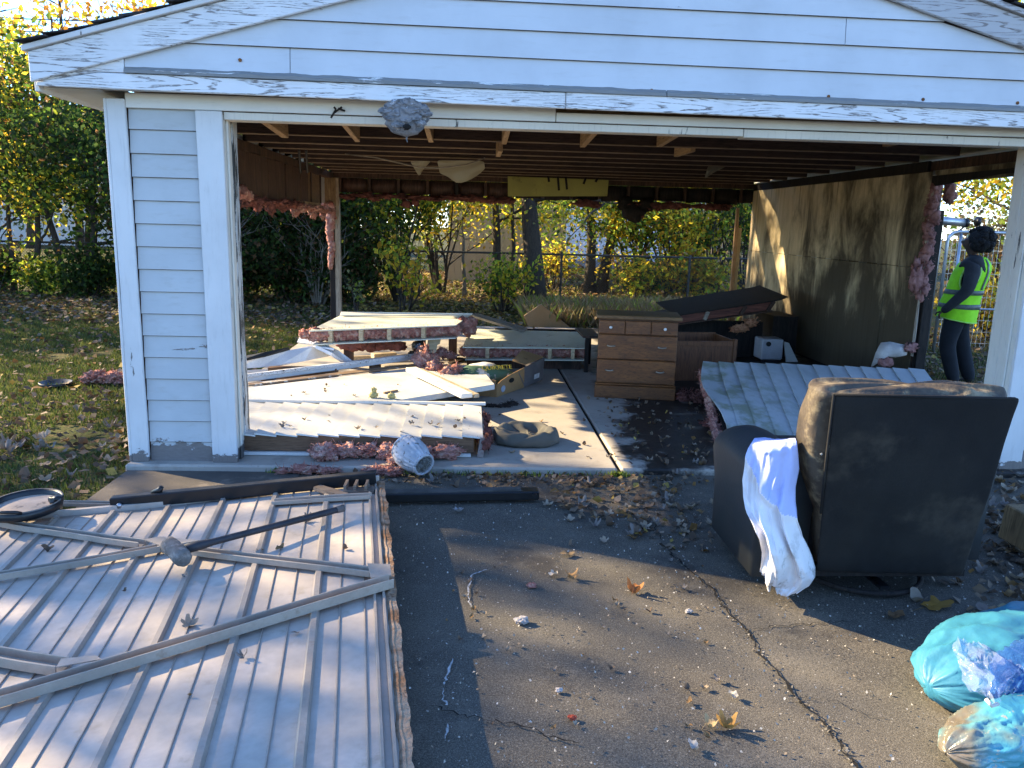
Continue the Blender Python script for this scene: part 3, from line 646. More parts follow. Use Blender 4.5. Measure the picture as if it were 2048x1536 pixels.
MB().box(-.45,1.46,.86,.90,.03,.128).build('stud', MATS['brown_stud'], t)
for xx in (-.2,.4,.9): MB().box(xx,xx+.04,.166,.859,.03,.128).build('stud', MATS['brown_stud'], t)
MB().box(-.45,1.44,.10,.93,.004,.024).build('inner_lining', WHITEP, t, bevel=.003)
m_ = MB(); m_.loft([[(xx,.96+.004*nz((xx*4,2,0)),.150),(xx,.99,.150),(xx,.99,.172+.004*nz((xx*5,1,1))),(xx,.96,.172)] for xx in [-.45+i*.1 for i in range(21)]]).build('white_strip', P_BOARD, t, bevel=.002)
m_ = MB(); rings=[]
for i in range(12):
    yy = .10+.84*i/11; rings.append([(1.505+.03*nz((yy*6,1,0)),yy,.004),(1.525+.035*nz((yy*6,4,0)),yy,.132),(1.50,yy,.136),(1.48,yy,.004)])
m_.loft(rings).build('torn_end', basic('torn_sheathing',(.30,.24,.21),(.16,.11,.09),12,rough=.95,bump=.6,spot=(.50,.25,.2)), t)
b_ = MB(); 
for i in range(9): blob(b_, (1.53+.02*math.sin(i*2), .14+i*.095, .07+.02*math.cos(i)), (.035,.06,.05), 200+i, .45, 2)
b_.build('insulation', PINKD, t, smooth=True)
# pink insulation spilling along its front edge
def clump(label, blobs, mt=PINK, group='torn pieces of pink insulation', fibres=120):
    b_ = MB(); c0 = V(blobs[0][0]); t = None
    for i,(c,r) in enumerate(blobs): blob(b_, c, r, 300+i+len(label), .55, 4, 3.8)
    rr = random.Random(len(label)+int(c0.x*100))
    for k in range(fibres):
        c,r = rr.choice(blobs); c = V(c); dd = V((rr.gauss(0,1),rr.gauss(0,1),abs(rr.gauss(0,.8)))).normalized()
        p = c+V((dd.x*r[0],dd.y*r[1],dd.z*r[2]))*.95; q = p+dd*rr.uniform(.015,.045)+V((rr.uniform(-.02,.02),rr.uniform(-.02,.02),rr.uniform(-.015,.01)))
        b_.add([p+V((.004,0,0)),p-V((.004,0,.002)),q+V((0,.003,.003)),q], [(0,1,2,3)])
    o = b_.build('insulation_clump', mt, smooth=True); return tag(o, label, 'insulation', group)
clump('long roll of pink insulation along the front edge of the white clapboard section', [((.52,.02,.05),(.09,.06,.055)),((.66,.06,.055),(.10,.06,.045)),((.80,.08,.05),(.09,.05,.04)),((.92,.05,.05),(.08,.05,.05)),((1.02,.0,.05),(.09,.07,.06)),((1.12,.02,.05),(.08,.06,.05)),((1.28,.06,.05),(.11,.05,.04)),((.99,-.06,.03),(.06,.04,.03))])
clump('flat pink shreds on the slab lip left of the basket', [((.42,-.13,-.01),(.10,.035,.025)),((.55,-.14,-.015),(.09,.035,.018)),((.30,-.14,-.02),(.05,.03,.015))], fibres=40)
clump('pink shred of insulation touching the left side of the basket', [((.88,-.15,-.01),(.09,.05,.03)),((.96,-.17,-.01),(.06,.04,.025))], fibres=40)
# 2. white door slab and the boards around it
t = thing('door_slab', 'large white flush door lying at an angle behind the clapboard section', 'door', (.7,1.5,0))
m_ = MB(); poly = [(1.64,1.69,.165),(1.52,2.56,.165),(1.20,2.62,.165),(-.45,1.34,.165),(-.45,1.005,.165),(.86,1.005,.165)]
m_.prism(poly, (0,0,-.046)); m_.build('slab', WHITEP, t, bevel=.004)
m_ = MB(); m_.prism([(-.45,1.355,.168),(.6,2.17,.168),(1.19,2.635,.168),(1.12,2.68,.168),(.5,2.22,.168),(-.45,1.44,.168)], (0,0,.012)); m_.build('torn_edge_strip', painted('torn_strip',(.6,.55,.48),(1,3,3),.9,0,wood=(.26,.17,.10),dirt=.8), t)
for (px,py) in ((1.4,1.9),(.2,1.15),(-.3,1.25),(1.1,2.3)): MB().box(px-.05,px+.05,py-.05,py+.05,0,.118).build('support_block', MATS['brown_stud'], t)
t = thing('trim_board', 'long grey white door casing board lying behind the white door', 'board', (.3,2.3,0))
m_ = MB(); m_.prism([(-.5,1.52,.20),(1.02,2.82,.22),(.93,2.96,.22),(-.5,1.76,.20)], (0,0,-.035)); m_.build('casing', painted('casing_paint',(.62,.62,.62),(1.2,3,3),.47,0,dirt=.4), t, bevel=.004)
m_ = MB(); m_.prism([(-.5,1.50,.235),(1.0,2.795,.24),(1.0,2.83,.24),(-.5,1.54,.235)], (0,0,-.03)); m_.build('moulding', P_FASCIA, t, bevel=.003)
for q in (0,.8): MB().box(-.3+q,-.2+q,1.72+q*.9,1.82+q*.9,0,.165).build('support_block', MATS['brown_stud'], t)
t = thing('plank', 'cream painted plank lying across the white door', 'plank', (1.15,1.6,.19))
a = W(822,738,'z',.23); b = W(934,792,'z',.19)
m_ = MB(); m_.bar(a,b,.10,.035); m_.build('board', painted('plank_paint',(.80,.75,.64),(1,1,1),.5,0,wood=(.45,.33,.2)), t, bevel=.004)
m_ = MB(); m_.bar(a+V((.075,.02,-.012)), b+V((.075,.06,-.012)), .05,.03); m_.build('batten', woodm('pale_batten',(.50,.42,.30),(.36,.28,.18),LY), t, bevel=.003)
m_ = MB(); m_.bar(b+V((.02,-.004,0)), b+V((.026,-.022,-.002)), .085,.03)
clump('tall pink insulation lump standing behind the plank on the door', [(W(850,725,'y',2.5),(.11,.09,.13)),(W(868,742,'y',2.35),(.10,.08,.08)),(W(846,708,'y',2.55),(.07,.06,.07)),(W(884,752,'y',2.2),(.07,.06,.05))], fibres=160)
clump('small folded pink insulation tuft at the right end of the lump', [(W(900,750,'y',2.15),(.08,.06,.07)),(W(912,745,'y',2.2),(.05,.05,.08)),(W(888,757,'y',2.1),(.06,.05,.04))], fibres=110)
YFOAM = basic('yellow_foam', (.50,.42,.18), (.36,.30,.12), 20, rough=.9, bump=.6, bscale=60)
for (u,v_,s_,nm) in ((747+1.5*0,793,.026,'tall crumbled lump of yellow foam on the white door'),(783,795,.022,'small round lump of yellow foam on the white door')):
    p = W(u if u>750 else 747,v_,'z',.175); b_ = MB(); blob(b_, p+V((0,0,.012)), (s_*1.3,s_,s_), u, .5, 2); 
    if s_>.024: blob(b_, p+V((.005,.005,.05)), (.02,.018,.02), u+3, .5, 2)
    tag(b_.build('foam_lump', YFOAM, smooth=True), nm, 'foam', 'yellow foam crumbs')
m_ = MB(); a = W(768,786,'z',.172); b = W(795,781,'z',.172); m_.bar(a,b,.02,.014); tag(m_.build('wood_strip', woodm('brown_strip',(.30,.2,.12),(.2,.13,.08),LX), bevel=.002), 'short brown strip of wood lying on the white door', 'wood scrap')
# 3. aluminium storm door remains at the left
t = thing('storm_door', 'bent white aluminium storm door leaning in the pile beside the left post', 'storm door', (.0,2.4,0))
ALU = basic('white_aluminium', (.74,.75,.76), (.62,.63,.65), 5, rough=.38, bump=.06, spot=(.35,.33,.3), sscale=14, sth=(.66,.74), spec=.5)
DK = basic('dark_rubber', (.03,.03,.03), rough=.6)
def strip3(name, px, ax, val, th, mt):
    pts = [W(u,v_,ax,z) for (u,v_),z in zip(px,val)]; m_ = MB()
    half = len(pts)//2; top = pts[:half]; bot = pts[half:][::-1]
    m_.grid([bot, top]); o = m_.build(name, mt, t); s = mod(o,'SOLIDIFY',thickness=th,offset=-1); return o
strip3('door_skin', [(470,728),(530,712),(580,700),(625,693),(668,700), (660,712),(610,722),(560,730),(520,735),(470,738)], 'z', [.26,.29,.32,.34,.33,.22,.22,.21,.2,.2], .02, ALU)
strip3('door_edge', [(470,715),(530,704),(578,694), (580,700),(530,712),(470,724)], 'z', [.29,.33,.36,.33,.30,.27], .012, DK)
strip3('door_stile', [(640,684),(676,700),(716,730), (700,730),(664,706),(632,690)], 'z', [.36,.30,.16,.16,.30,.36], .03, ALU)
strip3('end_flashing', [(600,672),(654,679), (657,692),(594,684)], 'z', [.40,.39,.34,.35], .02, painted('flashing_paint',(.82,.80,.74),(1,1,1),.45,0))
strip3('lower_skin', [(470,741),(540,738),(600,742),(660,737), (700,738),(610,752),(540,752),(470,750)], 'z', [.13,.13,.13,.13,.09,.08,.08,.08], .02, P_BOARD)
MB().box(-.35,.25,2.15,2.25,0,.19).build('support_block', MATS['brown_stud'], t)
# 4. insulated wall sections at the back of the pile
def sandwich(name, label, top, th, mt, studs, loc, mt2=None, insul=PINK, ins_skip=()):
    t = thing(name, label, 'wall section', loc); a,b,c,d_ = map(V, top)      # front-left, front-right, back-right, back-left of the top skin
    n = (b-a).cross(d_-a).normalized()
    quadslab('top_skin', mt, t, a,b,c,d_, .012, .002)
    o = -n*th; quadslab('bottom_skin', mt2 or mt, t, a+o+V((.03,0,0)),b+o,c+o,d_+o, .012, .002)
    for i,s_ in enumerate(studs):
        p = a.lerp(b,s_); q = d_.lerp(c,s_); m_ = MB(); m_.bar(p-n*(th*.5+.004)+ (q-p)*.01, q-n*(th*.5+.004), .038, th-.018, n); m_.build('stud', W_LIGHT if insul is PINK else W_DARK, t)
    e = [0]+list(studs)+[1]
    for i in range(len(e)-1):
        if i in ins_skip: continue
        p = a.lerp(b,e[i]); q = a.lerp(b,e[i+1]); L = (q-p).length; b_ = MB(); k = max(3,int(L/.05))
        for j in range(k): blob(b_, p.lerp(q,(j+.5)/k)-n*(th*.5)+(d_-a)*(.085+.03*nz((j,i,2))), (L/k*1.25,.05,th*.44), 400+i*9+j, .5, 3)
        b_.build('insulation', insul, t, smooth=True)
    return t, a,b,c,d_,n
LIN = basic('pale_wall_lining', (.74,.73,.62), (.66,.66,.53), 3, rough=.5, bump=.1, spot=(.45,.42,.3), sscale=10, sth=(.66,.75))
t,a,b,c,d_,n = sandwich('insulated_wall_section', 'raised pale wall slab stuffed with pink insulation at the back left of the pile', (W(618,661,'z',.50),W(912,650,'z',.50),W(946,626,'z',.52),W(682,630,'z',.52)), .125, LIN, (.13,.33,.52,.76), (.7,3,0), ins_skip=())
b_ = MB(); 
for u,v_,r in ((928,650,.09),(938,660,.07),(944,645,.06)): blob(b_, W(u,v_,'y',3.3), (r,r*.8,r), u, .45)
b_.build('insulation', PINK, t, smooth=True)
b_ = MB(); 
for u,v_,r in ((612,668,.06),(630,666,.07),(645,667,.06)): blob(b_, W(u,v_,'y',2.45), (r,r*.8,r*.8), u, .45)
b_.build('insulation', PINK, t, smooth=True)
for (xx,yy) in ((.15,3.2),(1.2,3.7),(.9,2.95)): MB().box(xx,xx+.09,yy,yy+.09,0,.36).build('prop', W_DARK, t)
quadslab('back_flap', P_BOARD, t, W(680,630,'z',.535),W(938,631,'z',.535),W(944,627,'z',.56),W(682,623,'z',.56), .012)
m_ = MB(); m_.prism([W(852,706,'y',2.9),W(872,706,'y',2.9),W(879,664,'y',3.0),W(858,664,'y',3.0)], (0,.02,0)); m_.build('bent_board', W_LIGHT, t)
m_ = MB(); m_.prism([W(874,690,'y',2.95),W(880,688,'y',2.95),W(884,664,'y',3.0),W(872,664,'y',3.0)], (0,.02,0)); m_.build('bent_board', W_LIGHT, t)
b_ = MB()
for u in range(690,815,18): blob(b_, W(u,690+ (u%5),'y',3.1), (.08,.06,.05), u, .4, 2)
b_.build('insulation', PINKD, t, smooth=True)
p=[W(500+0,0,'y',1)]; 
t,a,b,c,d_,n = sandwich('insulated_wall_section', 'low pale green wall slab lying between the pile and the dresser', (W(925,694,'z',.25),W(1170,696,'z',.25),W(1182,664,'z',.27),W(940,658,'z',.27)), .125, basic('pale_green_lining',(.68,.69,.57),(.60,.62,.50),3,rough=.5,bump=.1,spot=(.36,.34,.24),sscale=8), (.20,.71,.90), (2,3.7,0), insul=PINK)
MB().box(1.4,2.6,3.35,3.45,0,.11).build('prop', W_DARK, t)
t = thing('grey_plank', 'weathered grey plank sloping across the top of the two wall slabs', 'plank', (2,4.2,.4))
m_ = MB(); m_.prism([W(938,628,'y',3.9),W(955,626,'y',4.1),W(1055,655,'y',4.4),W(1048,662,'y',4.2)], (0,.02,-.03)); m_.build('board', W_OLD, t, bevel=.003)
m_ = MB(); m_.prism([W(990,657,'y',4.8),W(1182,660,'y',4.8),W(1182,666,'y',4.75),W(990,664,'y',4.75)], (0,.05,0)); tag(m_.build('charred_board', W_CHAR), 'thin charred board on edge behind the pale green wall slab', 'board')
m_ = MB(); p = [W(1048,632,'y',6.9),W(1082,609,'y',6.95),W(1140,655,'y',6.9),W(1120,672,'y',6.85),W(1060,660,'y',6.85)]; m_.prism(p, (0,.03,.01)); tag(m_.build('tan_board', basic('tan_fibreboard',(.38,.24,.12),(.33,.21,.10),3,rough=.8,bump=.1), bevel=.003), 'tan fibreboard square standing on its corner against the dry grass', 'board')
t = thing('wall_section', 'scorched dark wall section tilted behind the dresser against the right wall', 'wall section', (4.3,4.4,0))
a = W(1350,631,'y',4.0); b = W(1560,599,'y',4.0); a2 = W(1345,650,'y',4.0); b2 = W(1546,621,'y',4.0)
m_ = MB(); m_.prism([a,b,b+V((.1,.0,.03)),b+V((0,0,-.012)),a+V((0,0,-.012))], (0,.95,.06)); m_.build('top_skin', W_CHAR, t)
m_ = MB(); m_.prism([a2,b2,b2+V((0,0,-.012)),a2+V((0,0,-.012))], (0,.9,.06)); m_.build('bottom_skin', W_DARK, t)
m_ = MB(); m_.prism([a+V((0,.03,-.015)),b+V((-.03,.03,-.015)),b2+V((-.03,.03,.004)),a2+V((0,.03,.004))], (0,.04,0)); m_.build('edge_board', woodm('red_brown_plate',(.20,.07,.045),(.10,.035,.025),LX), t)
for s_ in (.32,.68,.95):
    p = a.lerp(b,s_); q = a2.lerp(b2,s_); MB().bar(p+V((0,.015,-.014)), q+V((0,.015,.004)), .038,.03,(0,1,0)).build('stud', W_OLD if s_<.5 else W_DARK, t)
MB().box(3.8,4.9,4.35,4.45,0,.42).build('prop', W_CHAR, t); MB().box(5.0,5.3,4.3,4.9,0,.5).build('prop', W_CHAR, t)
clump('orange lit tuft of insulation under the tilted scorched wall section', [(W(1482,656,'y',4.1),(.09,.06,.045)),(W(1502,646,'y',4.15),(.07,.06,.05)),(W(1470,660,'y',4.05),(.05,.04,.025))], basic('sunlit_pink_insulation',(.72,.36,.20),(.55,.24,.13),9,rough=.95,bump=.8,bdist=.02,spec=.05), fibres=90)  # warmer, brighter pink paints in the sunlight on this tuft
clump('dim pink insulation shred on the wet floor against the dresser', [((3.35,1.92,.04),(.10,.09,.05)),((3.44,1.80,.05),(.09,.07,.05))], PINKD)
clump('dim insulation scrap under the left edge of the mossy grey panel', [((3.42,1.3,.04),(.06,.09,.05))], PINKD)
clump('small orange pink scrap on the wet floor nearest the mossy grey panel corner', [((3.28,.95,.03),(.07,.04,.03))], PINKD)
# 5. dresser
def rotbox(m_, O, ang, x0,x1,y0,y1,z0,z1):
    ca, sa = math.cos(ang), math.sin(ang); ax = V((ca,sa,0)); ay = V((-sa,ca,0)); c = V(O)+ax*((x0+x1)/2)+ay*((y0+y1)/2)+V((0,0,(z0+z1)/2))
    return m_.obb(c, ax*(x1-x0), ay*(y1-y0), (0,0,z1-z0))
DW = woodm('dresser_pine', (.20,.072,.017), (.10,.034,.009), LX, rough=.4, spec=.45)
DW2 = woodm('dresser_top', (.21,.115,.05), (.13,.07,.03), LX, rough=.5)
DEDGE = woodm('dresser_dark_edge', (.11,.05,.022), (.07,.03,.015), LX, rough=.5)
BRASS = basic('dull_pull', (.48,.44,.37), (.3,.27,.22), 20, rough=.35, metal=.7)
PORC = basic('white_knob', (.8,.78,.74), rough=.25, bump=0, spec=.6)
t = thing('dresser', 'brown pine chest of drawers with white knobs standing by the stained floor', 'dresser', (2.88,2.1,0))
O = V((2.535,1.985,0)); ang = math.atan2(-.11,.70); w_ = .705; H = .735
m_ = MB(); rotbox(m_,O,ang,.012,w_-.012,.022,.43,.005,H-.03); m_.build('case', DEDGE, t)
m_ = MB(); rotbox(m_,O,ang,-.012,w_+.02,-.012,.45,H-.032,H); m_.build('top_board', DW2, t, bevel=.006)
m_ = MB(); rotbox(m_,O,ang,0,w_,.0,.04,0,.115); m_.build('plinth', DW, t, bevel=.005)
m_ = MB(); rotbox(m_,O,ang,.0,w_,.004,.04,.118,.134); m_.build('moulding', DW, t, bevel=.004)
def front(x0,x1,z0,z1,hw):
    m_ = MB(); rotbox(m_,O,ang,x0,x1,-.002,.03,z0,z1); d_ = m_.build('drawer', DW, t, bevel=.005)
    ca,sa = math.cos(ang),math.sin(ang)
    for hx,kind in hw:
        c = O+V((ca,sa,0))*hx+V((-sa,ca,0))*(-.004)+V((0,0,(z0+z1)/2+ (0 if kind=='k' else .01)))
        ny = V((sa,-ca,0)); m_ = MB()
        if kind=='k':
            m_.tube([c, c+ny*.012, c+ny*.02, c+ny*.026],[.006,.008,.014,.008],12); m_.build('knob', PORC, d_, smooth=True)
        else:
            P = [c+V((ca,sa,0))*s_*.034+ny*(.016*(1-s_*s_))+V((0,0,-.004*(1-s_*s_))) for s_ in (-1,-.6,-.2,.2,.6,1)]; m_.tube(P,.006,6); m_.build('pull', BRASS, d_, smooth=True)
front(.015,.238,.572,.690,[(.115,'k')]); front(.242,.462,.572,.690,[]); front(.466,w_-.015,.572,.690,[(.58,'k')])
front(.012,w_-.012,.352,.566,[(.125,'p'),(.565,'p')]); front(.012,w_-.012,.140,.346,[(.12,'p'),(.56,'p')])
# second chest, drawerless, behind
t = thing('open_chest', 'open topped brown chest without lid behind the dresser', 'chest', (3.7,3.1,0))
CW = woodm('chest_wood', (.19,.075,.03), (.11,.04,.017), LZ, rough=.5)
O2 = V((3.20,2.78,0)); a2 = math.atan2(.06,.8)
for (nm,bx) in (('front_panel',(0,.86,0,.02,0,.40)),('back_panel',(0,.86,.5,.52,0,.42)),('side_panel',(.0,.02,.021,.499,0,.40)),('side_panel',(.84,.86,.021,.499,0,.41)),('bottom_panel',(.021,.839,.021,.499,.01,.03)),('corner_post',(.845,.885,-.012,.028,0,.42)),('top_rail',(.0,.84,-.008,-.001,.35,.40))):
    m_ = MB(); rotbox(m_,O2,a2,*bx); m_.build(nm, CW, t, bevel=.003)
t = thing('table_leg_frame', 'dark wooden table frame standing at the left side of the dresser', 'table', (2.45,2.6,0))
p = W(1172,745,'z',0)
for (dx,dy) in ((0,0),(.10,.5)): MB().box(p.x-.02+dx,p.x+.02+dx,p.y+dy,p.y+.04+dy,0,.36).build('leg', W_CHAR, t, bevel=.003)
MB().box(p.x-.05,p.x+.13,p.y-.03,p.y+.6,.362,.385).build('table_top', W_DARK, t, bevel=.003)
# white appliance and board in the dark corner
t = thing('white_box', 'small white metal box in the dark right corner', 'box', (4.9,4.1,0))
MB().box(4.77,5.02,3.98,4.24,.03,.27).build('cabinet', basic('dusty_enamel',(.52,.51,.52),(.42,.41,.42),4,rough=.4,bump=.05), t, bevel=.012)
q = W(1537,688,'y',3.975); MB().tube([q+V((0,.004,0)),q-V((0,.012,0))],.028,14).build('dial', BLACK, t)
MB().box(4.78,5.01,3.99,4.23,0,.028).build('base', BLACK, t)
m_ = MB(); m_.prism([W(1568,683,'y',4.05),W(1578,686,'y',4.05),W(1596,724,'y',4.0),W(1572,724,'y',4.0)], (0,.02,0)); tag(m_.build('white_board_scrap', WHITEP), 'pale torn board leaning beside the small white metal box', 'board')
# 6. grey lapped panel on the right
t = thing('wall_section', 'mossy grey clapboard wall section sloping up behind the armchair', 'wall section', (4.2,1.2,0))
GP = None
nn = NT('mossy_grey_paint'); v = nn.co(); cc = nn.mix(nn.ramp(nn.noise(v,3,5),.3,.7),(.45,.47,.48),(.36,.385,.39))
xx_ = nn.sep(v,0); gr = nn.math('MULTIPLY', nn.ramp(nn.noise(nn.co((1,1,1),(3,3,3)),5,5,.6),.44,.62), nn.ramp(xx_,.2,-.75))
cc = nn.mix(nn.math('MULTIPLY',gr,.8), cc, (.20,.22,.13)); cc = nn.mix(nn.math('MULTIPLY',nn.ramp(nn.noise(nn.co((5,1,5)),4,5),.5,.75),.5), cc, (.26,.28,.29))
GP = nn.fin(cc,.55,nn.bump(nn.noise(v,35,4),.15,.003),.4)
FL,FR,BR,BL = V((3.20,.46,.045)),V((5.03,.44,.045)),V((5.34,1.70,.335)),V((3.47,1.93,.335)); n = 14
nrm = (FR-FL).cross(BL-FL).normalized()
for i in range(n):
    s0,s1 = i/n,(i+1)/n+.003; rows = 9; A = []; B_ = []
    for j in range(rows):
        tt = j/(rows-1); l = FL.lerp(BL,tt); r_ = FR.lerp(BR,tt); wv = (.05*math.sin(tt*5.2+1.1)*(1-s0) if i==0 else 0)
        e = V((0,0,0.02*math.sin(tt*6)*max(0,1-i/3)))
        jg = (.012*nz((i*7.1,3,1)) if j in (0,rows-1) else 0)*(BL-FL)
        A.append(l.lerp(r_,s0)+V((wv,0,0))+e+nrm*.012+jg); B_.append(l.lerp(r_,s1)+e+nrm*.002+jg)
    m_ = MB(); m_.grid([A,B_]); o = m_.build('siding_board', GP, t); mod(o,'SOLIDIFY',thickness=.011,offset=-1)
for s_ in (.03,.3,.55,.8,.97):
    p = FL.lerp(FR,s_); q = BL.lerp(BR,s_); MB().bar(p-nrm*.055+(q-p)*.04, q-nrm*.055-(q-p)*.02, .038,.085,nrm).build('stud', W_CHAR, t)
quadslab('inner_lining', W_CHAR, t, FL-nrm*.10+V((.05,.06,0)),FR-nrm*.10+V((-.03,.06,0)),BR-nrm*.10,BL-nrm*.10,.012)
b_ = MB()
for i in range(12):
    tt = .05+i*.08; blob(b_, FL.lerp(BL,tt)-nrm*.06+V((-.005+.02*nz((i,1,1)),0,0)), (.035,.06,.045), 500+i, .45, 2)
b_.build('insulation', PINK, t, smooth=True)
MB().box(3.6,5.2,1.55,1.65,0,.16).build('prop', W_CHAR, t)
MB().bar(W(1438,884,'z',.02),W(1475,888,'z',.02),.03,.02).build('metal_flashing', ALU, t)
# broken lower wall by the cut out
t = thing('broken_wall_foot', 'charred stub of wall with torn pale lining by the side opening', 'wall stub', (5.4,2.1,0))
MB().box(5.18,5.44,1.98,2.2,0,.20).build('stub', W_CHAR, t, bevel=.01)
m_ = MB(); m_.grid([[W(1742,735,'y',2.02),W(1752,705,'y',2.0),W(1762,686,'y',2.02)],[W(1762,722,'y',1.96),W(1775,703,'y',1.94),W(1780,684,'y',1.98)],[W(1775,712,'y',1.95),W(1795,700,'y',1.93),W(1808,690,'y',1.97)],[W(1790,714,'y',1.97),W(1812,710,'y',1.96),W(1815,696,'y',1.98)]])
o = m_.build('torn_lining', basic('torn_grey_paper',(.55,.52,.50),(.38,.35,.33),8,rough=.8,bump=.3), t, smooth=True); mod(o,'SOLIDIFY',thickness=.008)
for u,v_ in ((1772,724),(1822,695)):
    b_ = MB(); blob(b_, W(u,v_,'y',1.95), (.06,.04,.045), u, .6); b_.build('insulation', MATS['dusty_pink_insulation'], t, smooth=True)
# 7. flattened grey fabric bag on the slab
b_ = MB(); c = V((1.84,.50,.0)); rings = []
for j in range(15):
    tt = j/14; ring = []
    for i in range(56):
        a = 2*math.pi*i/56; rad = [0.02,.06,.10,.13,.155,.172,.19,.205,.215,.222,.226,.226,.222,.21,.20][j]; z = [.046,.042,.046,.056,.072,.085,.090,.086,.076,.062,.046,.032,.018,.008,.004][j]
        k = 1+.14*nz((math.cos(a)*1.3,math.sin(a)*1.3,.3),1)+.05*nz((math.cos(a)*3,math.sin(a)*3,tt*2))
        fold = .05*nz((math.cos(a)*2.6+tt*3.2,math.sin(a)*2.6,tt*4.5))+.02*nz((math.cos(a)*6*tt,math.sin(a)*6*tt,9))+.026*abs(nz((math.cos(a)*3.6+tt,math.sin(a)*3.6,tt*5),1.2))*(1-tt)
        ring.append(c+V((math.cos(a)*rad*1.05*k, math.sin(a)*rad*.9*k, max(.004,z*1.08+fold*(1-tt*.7)))))
    rings.append(ring)
b_.loft(rings[::-1]); o = b_.build('fabric_cushion', basic('grey_green_fabric',(.14,.13,.105),(.095,.088,.072),5,rough=.9,bump=.4,bscale=180,bdist=.002,spot=(.06,.055,.047),sscale=6), smooth=True); tag(o,'flattened grey green fabric cushion crumpled on the sunlit slab','cushion'); mod(o,'SUBSURF',levels=1,render_levels=1)
# 8. wicker basket on its side over the slab lip
t = thing('wicker_basket', 'white wicker basket tipped on its side at the slab edge', 'basket', (1.08,-.12,0))
BK = basic('painted_wicker', (.52,.53,.55), (.36,.37,.39), 14, rough=.75, bump=.5, bscale=70, spot=(.10,.09,.08), sscale=28, sth=(.58,.66))
BKD = basic('bare_dark_wicker', (.13,.12,.10), (.30,.30,.29), 30, rough=.9, bump=.8, bscale=60, spot=(.03,.028,.022), sscale=30, sth=(.5,.6))
A = W(818,908,'y',-.08); Bq = W(858,930,'y',-.38); ax = (Bq-A).normalized(); ax = V((.60,-.76,-.26)).normalized(); e1 = ax.cross(V((0,0,1))).normalized(); e2 = ax.cross(e1)
cen = V((1.075,-.13,.092)); KB = .80
prof = [(-.095,.100),(-.085,.112),(-.07,.120),(-.05,.126),(-.02,.128),(.02,.124),(.06,.117),(.10,.107),(.14,.094),(.165,.082)]
rings = []
prof = [(a*KB,b*KB*(1.0-.55*max(0,a))) for a,b in prof]
n_ = 120
prof2 = []
for k in range(46):
    s_ = (-.095+.26*k/45)*KB
    for (s0,r0),(s1,r1) in zip(prof[:-1],prof[1:]):
        if s0<=s_<=s1+1e-6: prof2.append((s_,lerp(r0,r1,(s_-s0)/(s1-s0)))); break
for k,(s_,r_) in enumerate(prof2):
    ring = []
    for i in range(n_):
        a = 2*math.pi*i/n_; wv = .0016*(1 if ((i//3+k)%2) else -1)+.0022*math.cos(2*math.pi*i/6)*(1 if k%9<7 else .2)+.004*nz((i*.05,k*.1,2)); ring.append(cen+ax*s_+(e1*math.cos(a)+e2*math.sin(a))*(r_+wv))
    rings.append(ring)
m_ = MB(); m_.loft(rings, cap=False); o = m_.build('body', BK, t, smooth=True); mod(o,'SOLIDIFY',thickness=.006,offset=-1)
for s_,r_ in ((-.097*KB,.104*KB),(.168*KB,.079*KB)):
    m_ = MB(); m_.tube([cen+ax*s_+(e1*math.cos(a)+e2*math.sin(a))*(r_+.002*(i%2)) for i,a in enumerate([2*math.pi*q/36 for q in range(37)])], .010, 6); m_.build('rim', BK, t, smooth=True)
m_ = MB(); rg = []
for q in range(7):
    r_ = (.080*q/6+.003)*KB; rg.append([cen+ax*(.158*KB+.012*nz((q*3,i,1))+.004*((i//2+q)%2))+(e1*math.cos(2*math.pi*i/36)+e2*math.sin(2*math.pi*i/36))*r_ for i in range(36)])
m_.loft(rg, cap=False); m_.build('base', BKD, t)
m_ = MB(); rr = random.Random(4)
for q in range(90):
    a = rr.uniform(0,6.28); r_ = rr.uniform(0,.078)*KB; p = cen+ax*.168*KB+(e1*math.cos(a)+e2*math.sin(a))*r_; dd = (e1*rr.uniform(-1,1)+e2*rr.uniform(-1,1)+ax*rr.uniform(-.1,.35)).normalized()
    m_.bar(p,p+dd*rr.uniform(.015,.04),.003,.003,(0.1,.2,1))
m_.build('loose_fibre', BKD, t, kind='stuff')
# 9. cardboard box with a burst cement bag
t = thing('cardboard_box', 'crushed brown cardboard box on its side beside the cement bag', 'cardboard box', (1.9,2.3,0))
P0 = V((1.66,1.93,0)); P1 = V((2.12,2.60,0)); dx = (P1-P0); L = dx.length; ex = dx.normalized(); ey = V((-ex.y,ex.x,0))
def bx(a,b,h): return P0+ex*a+ey*b+V((0,0,h))
GREYC = basic('stained_grey_cardboard', (.16,.14,.13), (.11,.095,.09), 4, rough=.85, bump=.1, spot=(.30,.18,.08), sscale=3, sth=(.6,.63))
def sheet(name,pts,mt,th=.006):
    m_ = MB(); n_ = (V(pts[1])-V(pts[0])).cross(V(pts[-1])-V(pts[0])).normalized(); m_.prism(pts, n_*th); return m_.build(name,mt,t)
sheet('side', [bx(0,0,.0),bx(L*.58,0,.01),bx(L*.58,0,.20),bx(.20,0,.165),bx(.08,0,.14),bx(0,.0,.11)], BRICKCARD)
sheet('side', [bx(L*.58+.002,0,.01),bx(L,0,.03),bx(L+.02,-.01,.24),bx(L*.58+.002,0,.20)], GREYC)
sheet('end_flap', [bx(L,0.004,.03),bx(L+.05,.22,.02),bx(L+.06,.22,.20),bx(L+.02,.0,.24)], GREYC)
sheet('top_flap', [bx(L*.62,.01,.215),bx(L+.03,.0,.245),bx(L-.05,.20,.30),bx(L*.6,.14,.24)], BRICKCARD)
sheet('bottom', [bx(0,.004,.004),bx(L,.004,.02),bx(L,.30,.01),bx(.05,.30,.004)], BRICKCARD)
